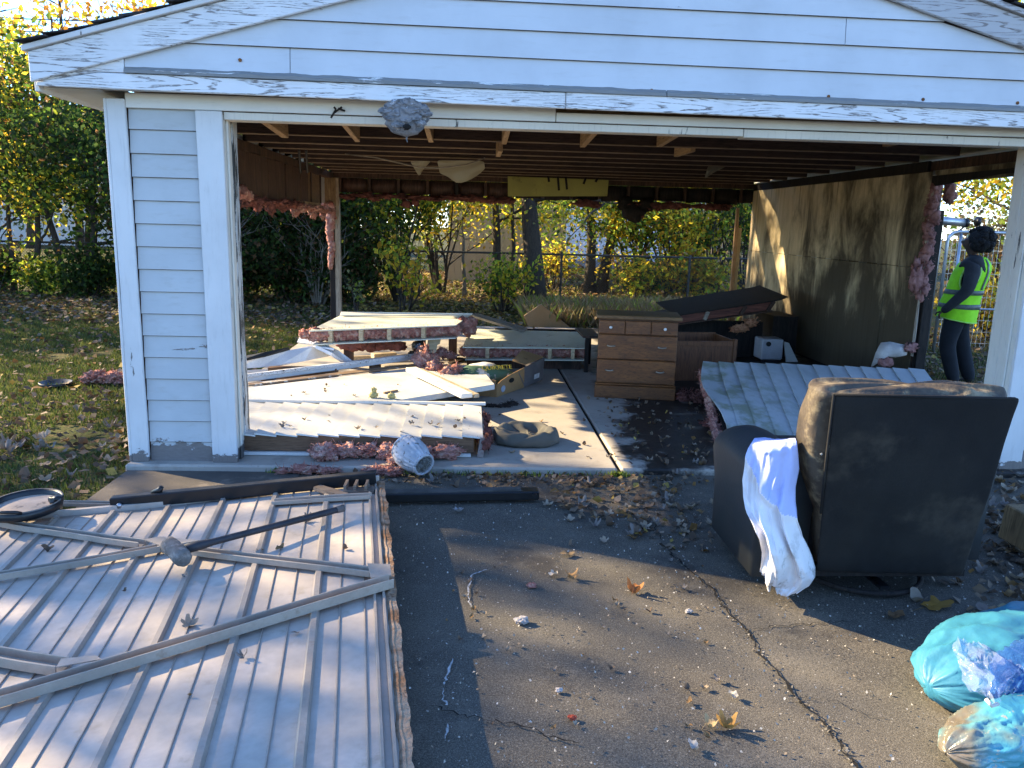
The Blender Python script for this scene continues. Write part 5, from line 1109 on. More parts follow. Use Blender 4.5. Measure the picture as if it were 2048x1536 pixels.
for j in range(NJ-1):
    for i in range(n_-1):
        m_.m[q] = 1 if (j*48/(NJ-1)-10-13*i/(n_-1))<0 else 0; q+=1
o=m_.build('bed_sheet',[SHW,SHB],smooth=True); mod(o,'SOLIDIFY',thickness=.002,offset=0)
tag(o,'white and lavender blue sheet draped over the left arm of the armchair','sheet')
# ---------------------------------------------------------------- blue bags at the right edge
BAG = basic('blue_woven_bag', (.04,.20,.28), (.03,.165,.25), 5, rough=.5, bump=.35, bscale=26, bdist=.006, spec=.4)
BAGDK = NT('thin_blue_plastic'); v=BAGDK.co(); BAGDK.fin((.035,.12,.33),.16,BAGDK.bump(BAGDK.noise(v,26,5,.6),.5,.02),.6); 
BAGDK.b.inputs['Transmission Weight'].default_value=.35; BAGDK.b.inputs['IOR'].default_value=1.15
def bagblob(name,c,ax,rad,seed,mt,parent,amp=.07,pinch=1.0,wr=.012,label=None):
    ax=V(ax).normalized(); e1=ax.cross(V((0,0,1))).normalized(); e2=e1.cross(ax); m_=MB(); rg=[]; n_=110; k=80
    for j in range(k):
        tt=j/(k-1); s_=-1+2*tt; r_=max(.02,(1-abs(s_)**2.6))**.5; rg.append([])
        for i in range(n_):
            q=2*math.pi*i/n_; d_=e1*math.cos(q)*rad[1]+e2*math.sin(q)*rad[2]; p=V(c)+ax*s_*rad[0]+d_*r_
            k_=amp*nz(p,2.8,seed)+wr*3*nz((p.x*7+q,p.y*3,p.z*7),1,seed); k_-=wr*4.5*abs(nz((q*1.6+seed,s_*2.6,seed)))+wr*1.6*abs(nz((q*4+s_*3,s_*5,seed+4)))+wr*.9*abs(nz((q*8-s_*5,s_*11,seed+2)))
            p=p+d_.normalized()*k_*.5; p.z=max(p.z,-.036+.002*nz(p,20)); rg[-1].append(p)
    m_.loft(rg); return m_.build(name,mt,parent,smooth=True,label=label)
t = thing('blue_bag', 'large bright blue stuffed bag at the lower right corner of the driveway', 'bag', (3.25,-2.4,-.035))
bagblob('sack',(3.37,-2.40,.06),(1,.36,.05),(.46,.22,.125),3,BAG,t,wr=.016)
t = thing('dirty_bag', 'pale blue plastic bag with brown dirt inside lowest in the right corner', 'bag', (3.05,-2.8,-.035))
DB=NT('dirt_in_plastic'); v=DB.co(); cd_=DB.mix(DB.ramp(DB.noise(v,3.2,4,.5),.37,.50),(.14,.115,.08),(.07,.30,.36)); cd_=DB.mix(DB.ramp(DB.noise(v,38,3,.7),.6,.7),cd_,(.38,.34,.27)); DB.fin(cd_,.25,DB.bump(DB.noise(v,18,5),.45,.015),.6)
bagblob('sack',(3.07,-2.79,.05),(1,.28,.10),(.27,.125,.095),8,DB.m,t,.05)
t = thing('clear_blue_plastic', 'crumpled shiny dark blue translucent plastic on top of the blue bags', 'plastic bag', (3.2,-2.6,.1))
bagblob('bundle',(3.31,-2.66,.12),(1,.2,.15),(.26,.16,.13),12,BAGDK.m,t,.16,1,.03)
CR=NT('clear_film'); gl=CR.N.new('ShaderNodeBsdfTransparent'); gl.inputs[0].default_value=(.86,.9,.97,1); v=CR.co(); CR.fin((.36,.45,.68),.12,CR.bump(CR.noise(v,20,4),.6,.02),.9); mx=CR.N.new('ShaderNodeMixShader'); mx.inputs[0].default_value=.32; CR.L.new(gl.outputs[0],mx.inputs[1]); CR.L.new(CR.b.outputs[0],mx.inputs[2]); CR.L.new(mx.outputs[0],CR.out.inputs[0])
def crumple(name,pts,amp,seed,sub=3):
    m_=MB(); m_.grid([[W(u,v_,'y',y) for u,v_,y in row] for row in pts]); o=m_.build(name,CR.m,t,smooth=False); mod(o,'SUBSURF',levels=sub,render_levels=sub,subdivision_type='SIMPLE')
    dg=bpy.context.evaluated_depsgraph_get(); me=bpy.data.meshes.new_from_object(o.evaluated_get(dg)); o.modifiers.clear(); o.data=me
    for q in me.vertices:
        p=q.co; c_=mnoise.noise(p*9+V((seed,0,0))); c2=abs(mnoise.noise(p*17+V((0,seed,0)))); c3=abs(mnoise.noise(p*34+V((0,0,seed)))); q.co=p+V((c_*.5,-.6*(c2+c3*.6),c_*.6+c2*.6-c3*.4))*amp
    return o
crumple('film',[[(1912,1278,-2.5),(1930,1290,-2.5),(1962,1290,-2.45),(2010,1284,-2.4),(2048,1272,-2.4)],[(1918,1312,-2.62),(1945,1320,-2.66),(1980,1322,-2.66),(2012,1318,-2.6),(2060,1300,-2.55)],[(1926,1340,-2.68),(1955,1345,-2.72),(1985,1350,-2.74),(2005,1352,-2.7),(2050,1335,-2.62)],[(1935,1370,-2.70),(1955,1378,-2.76),(1972,1388,-2.78),(1988,1392,-2.76),(2020,1370,-2.66)],[(1962,1395,-2.74),(1970,1402,-2.78),(1978,1408,-2.8),(1990,1410,-2.78),(2005,1405,-2.7)]],.04,3)
crumple('film',[[(1908,1286,-2.52),(1916,1270,-2.5),(1930,1282,-2.48)],[(1914,1312,-2.56),(1930,1305,-2.56),(1948,1310,-2.54)],[(1922,1335,-2.6),(1938,1330,-2.6),(1955,1325,-2.58)]],.03,9)
m_=MB(); m_.tube([W(1972,1398,'y',-2.82),W(1984,1412,'y',-2.83),W(1996,1408,'y',-2.82)],.006,6); m_.build('tie', FLK, t, smooth=True)
# brown cabinet whose edge enters at the right
t = thing('brown_cabinet', 'brown wooden cabinet edge entering at the right border behind the bags', 'cabinet', (4.2,-1.3,-.035))
CB=woodm('scuffed_brown_board',(.30,.20,.10),(.2,.13,.065),LZ)
p=W(2037,1140,'z',-.03)+V((.11,-.02,0))
MB().prism([(p.x+.005,p.y,-.0),(p.x+.5,p.y-.05,-.0),(p.x+.5,p.y-.05,.20),(p.x+.02,p.y,.175)],(0,.35,0)).build('carcass', CB, t, bevel=.006)
MB().prism([(p.x+.03,p.y-.012,-.03),(p.x+.5,p.y-.062,-.03),(p.x+.5,p.y-.062,.0),(p.x+.03,p.y-.012,.0)],(0,.30,0)).build('base', W_OLD, t)
# ---------------------------------------------------------------- worker in a high visibility vest, seen from the side
PZ = -.08; PY = 3.15; PX = W(1925,600,'y',3.15).x; PS = .955
t = thing('person', 'person in lime green safety vest and dark jeans looking up outside the side opening', 'person', (PX,PY,PZ))
SKIN=basic('brown_skin',(.075,.038,.024),(.06,.03,.019),8,rough=.5,bump=.05); HAIR=basic('black_hair',(.010,.009,.009),(.016,.014,.013),20,rough=.85,bump=1,bscale=70,bdist=.02)
SHIRT=basic('charcoal_shirt',(.035,.037,.042),(.022,.023,.027),7,rough=.9,bump=.3,bscale=25,bdist=.01); JEANS=basic('dark_jeans',(.017,.019,.024),(.011,.013,.017),6,rough=.9,bump=.3,bscale=24,bdist=.01); SHOE=basic('dark_shoe',(.02,.019,.018),rough=.6)
VEST=basic('lime_vest',(.36,.86,.02),(.30,.74,.015),5,rough=.7,bump=.3,bscale=18,bdist=.012); VEST.node_tree.nodes['Principled BSDF'].inputs['Emission Strength'].default_value=0
BAND=basic('grey_reflective_band',(.13,.15,.13),(.09,.10,.09),30,rough=.45); BIND=basic('pale_lime_binding',(.48,.85,.18),rough=.6)
# figure frame: f = the way he faces (left and a little away), s = his left-hand side (towards the camera), u = up
f_=V((-.82,.57,0)).normalized(); s_=V((-.57,-.82,0)).normalized()
def Q(f,s,u): return V((PX,PY,PZ))+(f_*f+s_*s+V((0,0,u)))*PS
verts=[];rad=[];edges=[]
def node(f,s,u,r,parent=None,r2=None):
    verts.append(Q(f,s,u)); rad.append((r,r2 or r)); 
    if parent is not None: edges.append((parent,len(verts)-1))
    return len(verts)-1
pel=node(.03,0,.90,.155,None,.175); wa=node(.0,0,1.06,.145,pel,.16); ch=node(-.05,0,1.24,.145,wa,.18); sh=node(-.07,0,1.37,.11,ch,.16); nk=node(-.045,0,1.435,.056,sh); hb=node(-.03,0,1.50,.062,nk)
hd=node(-.005,0,1.56,.088,hb); ht=node(-.03,0,1.615,.080,hd)
for sd in (1,-1):
    hp=node(.03,sd*.095,.82,.115,pel); kn=node(.09 if sd>0 else -.04,sd*.115,.47,.088,hp); an=node(-.02 if sd>0 else -.16,sd*.115,.10,.072,kn); he=node(-.02 if sd>0 else -.16,sd*.115,.045,.05,an); node(.12 if sd>0 else -.02,sd*.125,.03,.04,he)
    s1=node(-.07,sd*.185,1.345,.086,sh); el=node(-.05,sd*.27,1.08,.066,s1); wr=node(.12,sd*.235,.88,.046,el); node(.175,sd*.205,.825,.040,wr)
me=bpy.data.meshes.new('body'); off=V((PX,PY,PZ)); me.from_pydata([tuple(v-off) for v in verts],edges,[]); o=bpy.data.objects.new('body_source',me); col.objects.link(o)
sk=o.modifiers.new('skin','SKIN'); 
for i,(a,b) in enumerate(rad): me.skin_vertices[0].data[i].radius=(a,b)
me.skin_vertices[0].data[0].use_root=True; mod(o,'SUBSURF',levels=2,render_levels=2)
dg=bpy.context.evaluated_depsgraph_get(); bm_=bpy.data.meshes.new_from_object(o.evaluated_get(dg)); bpy.data.objects.remove(o)
bm_.materials.clear(); [bm_.materials.append(q) for q in (SKIN,SHIRT,JEANS,SHOE)]
for p in bm_.polygons:
    c=p.center; fa=c.dot(f_); u=c.z; p.use_smooth=True
    p.material_index = 3 if u<.082 else 2 if u<.93 and not (abs(c.dot(s_))>.155 and u>.80) else 0 if (u>1.445*PS or (fa>.165 and u<.93*PS)) else 1
# face: push out brow, nose, lips and chin along the facing (and upward-tilted) direction
look=(f_*.92+V((0,0,.38))).normalized(); upl=(V((0,0,.92))-f_*.38).normalized(); hc=Q(-.005,0,1.555)-off
for v in bm_.vertices:
    d=v.co-hc; a=d.dot(look); b=d.dot(upl); s=d.dot(s_)
    if v.co.z>1.44 and a>0.02:
        k=math.exp(-(s/.020)**2); k2=math.exp(-(s/.045)**2)
        v.co+=look*(.030*k*math.exp(-((b+.012)/.022)**2)+.016*k2*math.exp(-((b+.055)/.016)**2)+.018*k2*math.exp(-((b+.095)/.02)**2)+.010*k2*math.exp(-((b-.03)/.02)**2)-.010*k2*math.exp(-((b-.010)/.012)**2))
ob=bpy.data.objects.new('body',bm_); col.objects.link(ob); ob.parent=t; OFF[ob]=off
for sd in (1,-1):
    e=MB(); c=hc+off+look*.078+upl*.012+s_*sd*.03; blob(e,c,(.011,.011,.009),3,.0,2); e.build('eye', basic('eye_white',(.5,.48,.45),rough=.3,bump=0), t, smooth=True)
    e=MB(); c=hc+off-look*.012-upl*.01+s_*sd*.085; blob(e,c,(.018,.014,.03),3,.2,2); e.build('ear', SKIN, t, smooth=True)
    # hand by the hip pocket: five fingers
    h0=Q(.175,sd*.205,.825); m_=MB()
    for k,(o_,ln) in enumerate(((-.024,.06),(-.008,.07),(.008,.066),(.024,.052))):
        p=h0+s_*o_; q=f_*.6+V((0,0,-.8)); q2=-f_*.2+V((0,0,-1)); m_.tube([p,p+q*ln*.5,p+q*ln*.5+q2*ln*.35,p+q*ln*.45+q2*ln*.65],[.010,.0095,.0085,.006],6)
    m_.tube([h0+f_*.01-s_*sd*.02,h0+f_*.045-s_*sd*.03-V((0,0,.01)),h0+f_*.055-s_*sd*.03-V((0,0,.04))],[.012,.010,.007],6); m_.build('hand', SKIN, t, smooth=True)
h=MB(); rr=random.Random(3)
hc_=Q(-.08,0,1.595)
for k in range(70):
    d=V((rr.gauss(0,1),rr.gauss(0,1),rr.gauss(0,1))).normalized(); 
    if d.dot(look)>.45 and d.z<.75: continue
    if d.z<-.75: continue
    blob(h,hc_+V((d.x*.112,d.y*.105,d.z*.115))-look*.012,(.040,.040,.040),k,.28,2,4)
blob(h,hc_-look*.01,(.12,.112,.12),99,.1,3); h.build('hair', HAIR, t, smooth=True)
# vest: open shell lofted round the torso with arm holes
prof=[(.74,.186,.205,.035),(.86,.190,.212,.03),(.93,.186,.208,.025),(1.0,.180,.200,.01),(1.07,.176,.196,-.005),(1.14,.176,.200,-.022),(1.21,.174,.204,-.04),(1.28,.168,.203,-.055),(1.34,.150,.188,-.065),(1.385,.120,.150,-.068),(1.42,.092,.105,-.06)]
na=48; rows=[]
def pr(u):
    for (u0,*a),(u1,*b) in zip(prof[:-1],prof[1:]):
        if u<=u1: q=(u-u0)/(u1-u0); return [lerp(x,y,q) for x,y in zip(a,b)]
    return prof[-1][1:]
us=[.74+.68*i/40 for i in range(41)]
def vp(ang,u,grow=0):
    rf,rs,cf=pr(u); w_=.010*math.sin(ang*6+u*9)*(1.05-u)*1.2+.006*nz((math.cos(ang)*2,math.sin(ang)*2,u*7)); hem=.02*math.cos(ang) if u<.79 else 0
    return Q(cf+math.cos(ang)*(rf+w_+grow),math.sin(ang)*(rs+w_+grow),u+ (.03*(-math.cos(ang)) * max(0,(.90-u)/.15)*-1))
def hole(ang,u): 
    a=abs(math.sin(ang)); 
    return (a>.80 and abs(math.cos(ang)+.06)<.52 and 1.08<u<1.40 and ((math.cos(ang)+.05)/.46)**2+((u-1.235)/.165)**2<1)
m_=MB(); idx={}
for i,u in enumerate(us):
    for j in range(na): idx[i,j]=len(m_.v); m_.v.append(vp(2*math.pi*j/na,u))
for i in range(40):
    for j in range(na):
        a=2*math.pi*(j+.5)/na; u=(us[i]+us[i+1])/2
        if hole(a,u) or (abs(math.sin(a))<.10 and math.cos(a)>0): continue
        if u>1.36 and math.cos(a)>.5: continue
        m_.f.append((idx[i,j],idx[i,(j+1)%na],idx[i+1,(j+1)%na],idx[i+1,j])); m_.m.append(0)
vo=m_.build('vest',VEST,t,smooth=True); mod(vo,'SOLIDIFY',thickness=.006,offset=1)
def band(u0,u1,a0=.14,a1=2*math.pi-.14,name='reflective_band',mt=BAND):
    m_=MB(); k=60; m_.grid([[vp(lerp(a0,a1,j/k),u,.010) for j in range(k+1)] for u in (u0,(u0+u1)/2,u1)]); o=m_.build(name,mt,vo,smooth=True); mod(o,'SOLIDIFY',thickness=.003,offset=1)
band(.87,.92); band(1.02,1.07)
band(.742,.752,name='hem',mt=BIND)
for sd in (1,-1):
    m_=MB(); P=[]
    for k in range(33):
        q=2*math.pi*k/32; cs=-.05+.46*math.cos(q); ang=math.acos(max(-1,min(1,cs))); u=1.235+.165*math.sin(q); P.append(vp(ang*sd,u,.008))
    m_.tube(P,.009,6); m_.build('arm_binding',BIND,vo,smooth=True)
    m_=MB(); m_.grid([[vp(sd*a,u,.011) for a in (2.50,2.66)] for u in [1.08+.32*i/16 for i in range(17)]]); o=m_.build('reflective_band',BAND,vo,smooth=True); mod(o,'SOLIDIFY',thickness=.003,offset=1)
SHADE=[(-16.5,6.0,10.6,2100,[(.64,.48,.045),(.52,.29,.03),(.24,.32,.045)],'tall yellow tree on the left lot nearest the driveway',91,4.0,.19,2.6,.26),
 (-17.5,13.2,11.0,700,[(.52,.29,.03),(.45,.20,.035),(.24,.32,.045)],'tall orange tree on the left lot behind the yellow one',92,3.0,.3,2.2,.26),
 (-13.5,10.2,6.5,1700,[(.24,.32,.045),(.065,.125,.022),(.64,.48,.045)],'green tree on the left lot by the hedge',93,1.5,.45,1.6,.24),
 (-10.6,14.2,12.5,3600,[(.24,.32,.045),(.065,.125,.022),(.64,.48,.045)],'tallest green tree far back on the left lot',94,7.6,1.0,1.3,.24),
 (-12.5,3.0,7.2,1100,[(.64,.48,.045),(.52,.29,.03),(.24,.32,.045)],'yellow tree on the left lot beside the street',95,1.8,.35,1.8,.24),
 (-21,6.5,12.6,1100,[(.52,.29,.03),(.45,.20,.035),(.24,.32,.045)],'old orange tree far on the left lot',96,4.0,.22,3.0,.28)]
# ---------------------------------------------------------------- plants
def np_build(name, Vt, F, colr, mt, parent=None, kind=None, smooth=False):
    """triangle soup with a per-vertex tint attribute"""
    off = np.array(OFF.get(parent, V((0,0,0)))) if parent else np.zeros(3)
    me = bpy.data.meshes.new(name); nv=len(Vt); nf=len(F)
    me.vertices.add(nv); me.vertices.foreach_set('co', (Vt-off).astype(np.float32).ravel())
    me.loops.add(nf*3); me.loops.foreach_set('vertex_index', F.astype(np.int32).ravel())
    me.polygons.add(nf); me.polygons.foreach_set('loop_start', np.arange(0,nf*3,3,dtype=np.int32)); me.polygons.foreach_set('loop_total', np.full(nf,3,dtype=np.int32))
    at = me.attributes.new('tint','FLOAT_COLOR','POINT'); c4=np.ones((nv,4),np.float32); c4[:,:3]=colr; at.data.foreach_set('color', c4.ravel())
    me.materials.append(mt); me.update(calc_edges=True); me.validate()
    o=bpy.data.objects.new(name,me); col.objects.link(o)
    if parent: o.parent=parent
    OFF[o]=V(off)
    if kind: o['kind']=kind
    return o
def unit(a): return a/np.maximum(np.linalg.norm(a,axis=1,keepdims=True),1e-9)
def leaves(name, C, size, colr, mt, parent=None, droop=.35, flat=0, aspect=.62, kind=None):
    n=len(C); d=RNG.normal(size=(n,3)); d[:,2]-=droop; d=unit(d)
    if flat: d[:,2]*=(1-flat); d=unit(d)
    nn=RNG.normal(size=(n,3)); 
    if flat: nn=nn*(1-flat)+np.array([0,0,1])*flat
    s=unit(np.cross(d,nn)); up=np.cross(s,d); L=size[:,None]; w=L*aspect*.5; fold=RNG.uniform(.0,.35,(n,1))
    base=C-d*L*.5; tip=C+d*L*.5+up*L*RNG.uniform(-.25,.1,(n,1)); l=C+s*w+up*w*fold-d*L*.05; r=C-s*w+up*w*fold-d*L*.05
    Vt=np.stack([base,l,tip,r],1).reshape(-1,3); i=np.arange(n)[:,None]*4
    F=np.concatenate([i+[0,2,1],i+[0,3,2]],1).reshape(-1,3); return np_build(name,Vt,F,np.repeat(colr,4,0),mt,parent,kind)
def pal(n, cols, wts, jit=.25):
    cols=np.array(cols); k=RNG.choice(len(cols),n,p=np.array(wts)/sum(wts)); return np.clip(cols[k]*RNG.uniform(1-jit,1+jit,(n,1)),0,1)
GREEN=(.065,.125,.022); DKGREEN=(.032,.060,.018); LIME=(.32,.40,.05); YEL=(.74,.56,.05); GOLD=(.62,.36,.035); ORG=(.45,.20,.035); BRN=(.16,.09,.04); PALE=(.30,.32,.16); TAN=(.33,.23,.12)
BARK=woodm('tree_bark',(.085,.068,.052),(.045,.036,.028),(7,7,1.2),rough=.95,scale=5); BARKL=woodm('pale_bark',(.30,.27,.22),(.16,.14,.11),(6,6,1.2),rough=.9)
def limb(m_,p,d,L,r,depth,tips,rr,spread=.55,up=.15,seg=4,kids=(2,3)):
    pts=[p];rs=[r];q=V(p);dd=V(d)
    for k in range(seg):
        dd=(dd+V((rr.gauss(0,.13),rr.gauss(0,.13),rr.gauss(0,.08)+up*.12))).normalized(); q=q+dd*(L/seg); pts.append(q.copy()); rs.append(max(.003,r*(1-.5*(k+1)/seg)))
        if depth<=1: tips.append((q.copy(),dd.copy()))
    m_.tube(pts,rs,6 if r>.02 else 4,cap=False)
    if depth>0:
        for k in range(rr.randint(*kids)):
            a=V((rr.gauss(0,1),rr.gauss(0,1),rr.gauss(0,.5)+up)).normalized(); nd=(dd*(1-spread)+a*spread).normalized(); i=rr.randint(2,seg); limb(m_,pts[i],nd,L*rr.uniform(.55,.8),rs[i]*.68,depth-1,tips,rr,spread,up,seg,kids)
    tips.append((q.copy(),dd.copy()))
def tree(name,label,base,H,r,trunkfrac,nleaf,cols,wts,lsize,seed,lean=(0,0),cl=.45,depth=3,cat='tree',group=None,bark=None,crown_low=None,spread=.55,nlimb=6,up=.2,mt=None,limbL=None,tipfrac=1.0,crown_high=None):
    rr=random.Random(seed); t=thing(name,label,cat,base,group); m_=MB(); B=V(base); top=B+V((lean[0],lean[1],H)); P=[];rs=[];n=9
    for k in range(n):
        q=k/(n-1); P.append(B.lerp(top,q)+V((rr.gauss(0,.02),rr.gauss(0,.02),0))*H*.25*(q>.05)); rs.append(r*(1.25 if k==0 else 1)*(1-.78*q))
    m_.tube(P,rs,10); tips=[]
    for k in range(nlimb):
        q=lerp(trunkfrac,.96,k/max(1,nlimb-1)); i=min(n-2,int(q*(n-1))); p=P[i].lerp(P[i+1],q*(n-1)-i); a=k*2.4+rr.uniform(-.5,.5); d=V((math.cos(a),math.sin(a),rr.uniform(.1,.8))).normalized()
        limb(m_,p,d,(limbL or H*.26)*rr.uniform(.7,1.2)*(1.15-.5*q),r*(1-.7*q)*.5,depth-1,tips,rr,spread,up)
    m_.build('trunk',bark or BARK,t,smooth=True)
    if nleaf:
        T=np.array([tuple(p) for p,_ in tips]); T=T[RNG.uniform(0,1,len(T))<tipfrac]; k=RNG.integers(0,len(T),nleaf); C=T[k]+RNG.normal(size=(nleaf,3))*cl*np.array([1,1,1 if False else (.8 if tipfrac==1 else .42)]); 
        if crown_low is not None: C=C[C[:,2]>crown_low+RNG.uniform(-.3,.3,len(C))]
        if crown_high is not None: C=C[C[:,2]<crown_high]
        n=len(C); leaves('crown',C,RNG.uniform(.6,1.25,n)*lsize,pal(n,cols,wts),mt or LEAF,t)
    return t
def bush(name,label,base,rad,h,nleaf,cols,wts,lsize,seed,stems=9,cat='shrub',group=None,low=.05,twigs=True,lop=1.0,mt=None,cl=.12,bark=None):
    rr=random.Random(seed); t=thing(name,label,cat,base,group); m_=MB(); tips=[]; B=V(base)
    for k in range(stems):
        a=rr.uniform(0,6.28); d=V((math.cos(a)*rad/h*rr.uniform(.2,1),math.sin(a)*rad/h*rr.uniform(.2,1),1)).normalized(); limb(m_,B+V((math.cos(a)*.08,math.sin(a)*.08,0)),d,h*rr.uniform(.45,.8),.012+.006*h,2,tips,rr,.5,.25,5)
    m_.build('stem',bark or BARK,t,smooth=True)
    T=np.array([tuple(p) for p,_ in tips]); T=T[T[:,2]>base[2]+low*h]; T=T[T[:,2]<base[2]+h*1.05]
    k=RNG.integers(0,len(T),nleaf); C=T[k]+RNG.normal(size=(nleaf,3))*cl*lop; C=C[C[:,2]>base[2]+.02]; n=len(C)
    leaves('foliage',C,RNG.uniform(.6,1.3,n)*lsize,pal(n,cols,wts),mt or LEAF,t); return t
g0=-.06
# left row of slim trees behind the lawn
LR='slim trees in the dark row behind the lawn'
tree('slim_tree','yellow leaved slim tree at the far left border above the lawn',(-9.0,11.6,g0),4.6,.07,.30,3000,[YEL,GOLD,LIME,GREEN],[5,3,2,2],.13,11,(.3,0),.42,group=LR,tipfrac=.62)
tree('slim_tree','leaning dark trunk tree left of the pale house gap',(-7.7,11.2,g0),4.1,.08,.22,2000,[GREEN,LIME,YEL],[4,3,3],.12,12,(-1.0,.2),.42,group=LR,tipfrac=.62)
tree('slim_tree','forked slim tree in the middle of the left tree row',(-6.9,11.0,g0),3.9,.065,.25,1900,[GREEN,DKGREEN,LIME,YEL],[4,2,3,2],.12,13,(.25,0),.40,group=LR,tipfrac=.62)
tree('slim_tree','straight slim tree leaning towards the white garage corner',(-6.3,11.0,g0),3.9,.07,.25,2300,[GREEN,DKGREEN,LIME,YEL],[5,3,3,2],.12,14,(-.75,0),.40,group=LR,tipfrac=.62)
tree('slim_tree','dark slim tree half hidden behind the left corner board',(-5.75,10.8,g0),3.8,.075,.25,3000,[GREEN,DKGREEN,LIME],[5,4,2],.12,15,(.15,.1),.40,group=LR,tipfrac=.62)
tree('slim_tree','dense evergreen leaved tree whose crown meets the left eave',(-6.6,12.4,g0),4.3,.10,.30,2400,[GREEN,DKGREEN,LIME],[5,3,3],.13,16,(.3,.2),.5,group=LR,tipfrac=.62)
tree('vine_tree','thin tree with bare tangled vine twigs hanging in its middle',(-7.3,10.9,g0),4.2,.05,.35,2500,[GREEN,BRN,YEL],[3,3,1],.09,17,(.1,0),.4,group=LR,nlimb=14,spread=.7,up=-.5)
UB='low shrubs under the left tree row'
for (x,y,r_,h,n,c,w_,lab,sd) in ((-8.7,10.3,.9,1.2,1900,[LIME,GREEN,YEL],[4,4,1],'sunlit lime green shrub at the far left edge of the lawn',21),(-7.5,10.6,.9,.7,1400,[DKGREEN,GREEN,BRN],[4,3,1],'low dark shrub under the leaning tree trunk',22),(-6.5,10.4,.6,.6,1200,[LIME,GREEN,YEL],[3,4,1],'small yellow green shrub in front of the left tree row',23),(-5.6,10.4,.8,.8,1900,[DKGREEN,GREEN],[5,3],'low dark shrub beside the left corner board of the garage',24)):
    bush('shrub',lab,(x,y,g0),r_,h,n,c,w_,.10,sd,group=UB)
# dark overgrown thicket seen through the opening
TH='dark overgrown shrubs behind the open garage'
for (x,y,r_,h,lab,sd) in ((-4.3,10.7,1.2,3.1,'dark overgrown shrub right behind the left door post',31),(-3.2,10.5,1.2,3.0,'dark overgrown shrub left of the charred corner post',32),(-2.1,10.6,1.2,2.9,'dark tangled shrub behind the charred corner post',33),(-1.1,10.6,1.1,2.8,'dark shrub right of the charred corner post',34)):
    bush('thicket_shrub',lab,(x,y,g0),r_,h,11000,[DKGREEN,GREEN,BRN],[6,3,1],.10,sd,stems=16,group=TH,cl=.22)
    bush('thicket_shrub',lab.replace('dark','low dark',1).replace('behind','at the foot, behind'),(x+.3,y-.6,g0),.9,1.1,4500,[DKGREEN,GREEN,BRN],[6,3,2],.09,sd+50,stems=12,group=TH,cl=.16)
bush('bare_brush','bare pale twigs tangled in front of the dark thicket left of the charred post',(-3.3,9.75,g0),.9,2.0,120,[BRN,LIME],[2,1],.07,131,stems=20,bark=BARKL)
bush('bare_brush','bare pale twigs tangled in front of the dark thicket right of the charred post',(-1.3,9.7,g0),.8,1.8,120,[BRN,YEL],[2,1],.07,132,stems=18,bark=BARKL)
bush('tall_shrub','tall yellow green shrub right of the dark thicket',(.10,10.4,g0),.9,3.0,7500,[LIME,GREEN,YEL],[5,4,2],.095,41,stems=14,cl=.16)
bush('tall_shrub','tall shrub with gold and pale leaves left of the tan shed',(.80,12.2,g0),.6,3.2,4000,[YEL,LIME,PALE,GOLD],[4,4,3,2],.09,42,stems=12,low=.35)
bush('young_plant','knee high plant with large yellow leaves in front of the dark thicket',(.33,8.6,g0),.42,1.15,260,[YEL,LIME,GOLD],[5,4,2],.12,43,stems=7,cl=.06)
bush('young_plant','small pale green sprig beside the grey corner casing',(-.32,8.2,g0),.2,.7,70,[PALE,LIME],[3,3],.08,44,stems=3,cl=.04)
bush('young_plant','bushy yellow and green plant below the large tree trunk',(1.98,8.9,g0),.45,.9,900,[LIME,YEL,GREEN],[5,3,3],.085,45,stems=9,cl=.08)
# the trunks by the fence
def trunk(label,base,H,r,lean,seed,nleaf,cols,wts,low,bark=None,cl=.45,L=None,name='backyard_tree',ls=.10,nl=8):
    return tree(name,label,base,H,r,low/H,nleaf,cols,wts,ls,seed,lean,cl,3,'tree','trees along the back fence',bark,low-.5,.6,nl,-.2,limbL=L)
trunk('largest brown tree trunk in the middle of the back yard view',(2.72,10.75,g0),6.5,.205,(-.62,.1),51,5000,[LIME,GREEN,YEL],[4,4,3],2.0)
trunk('slender dark trunk left of the largest tree',(2.02,12.0,g0),5.0,.10,(-.25,.1),52,5000,[YEL,LIME,PALE],[4,4,3],1.55)
trunk('thin curved trunk just left of the largest tree',(2.35,11.9,g0),4.2,.05,(-.15,0),53,2500,[YEL,LIME],[4,3],1.65)
trunk('short bare sunlit trunk in front of the tan shed',(1.33,11.8,g0),1.62,.05,(-.08,0),54,0,[YEL],[1],1.2,BARKL,L=.3)
trunk('twin trunk tree with white lichen and bright green leaves',(4.15,13.2,g0),5.0,.13,(-.10,0),55,9500,[LIME,GREEN,(.12,.26,.04)],[5,4,4],1.45,BARK)
trunk('right leaning trunk of the bright green tree pair',(4.42,13.1,g0),4.8,.13,(.55,0),56,4000,[LIME,GREEN],[5,4],1.8,BARK)
bm2=MB(); bm2.tube([V((4.10,13.06,.45)),V((4.06,13.07,1.0)),V((4.03,13.06,1.6))],[.05,.06,.04],6); 
YB='yellow leaved shrubs before the pale house'
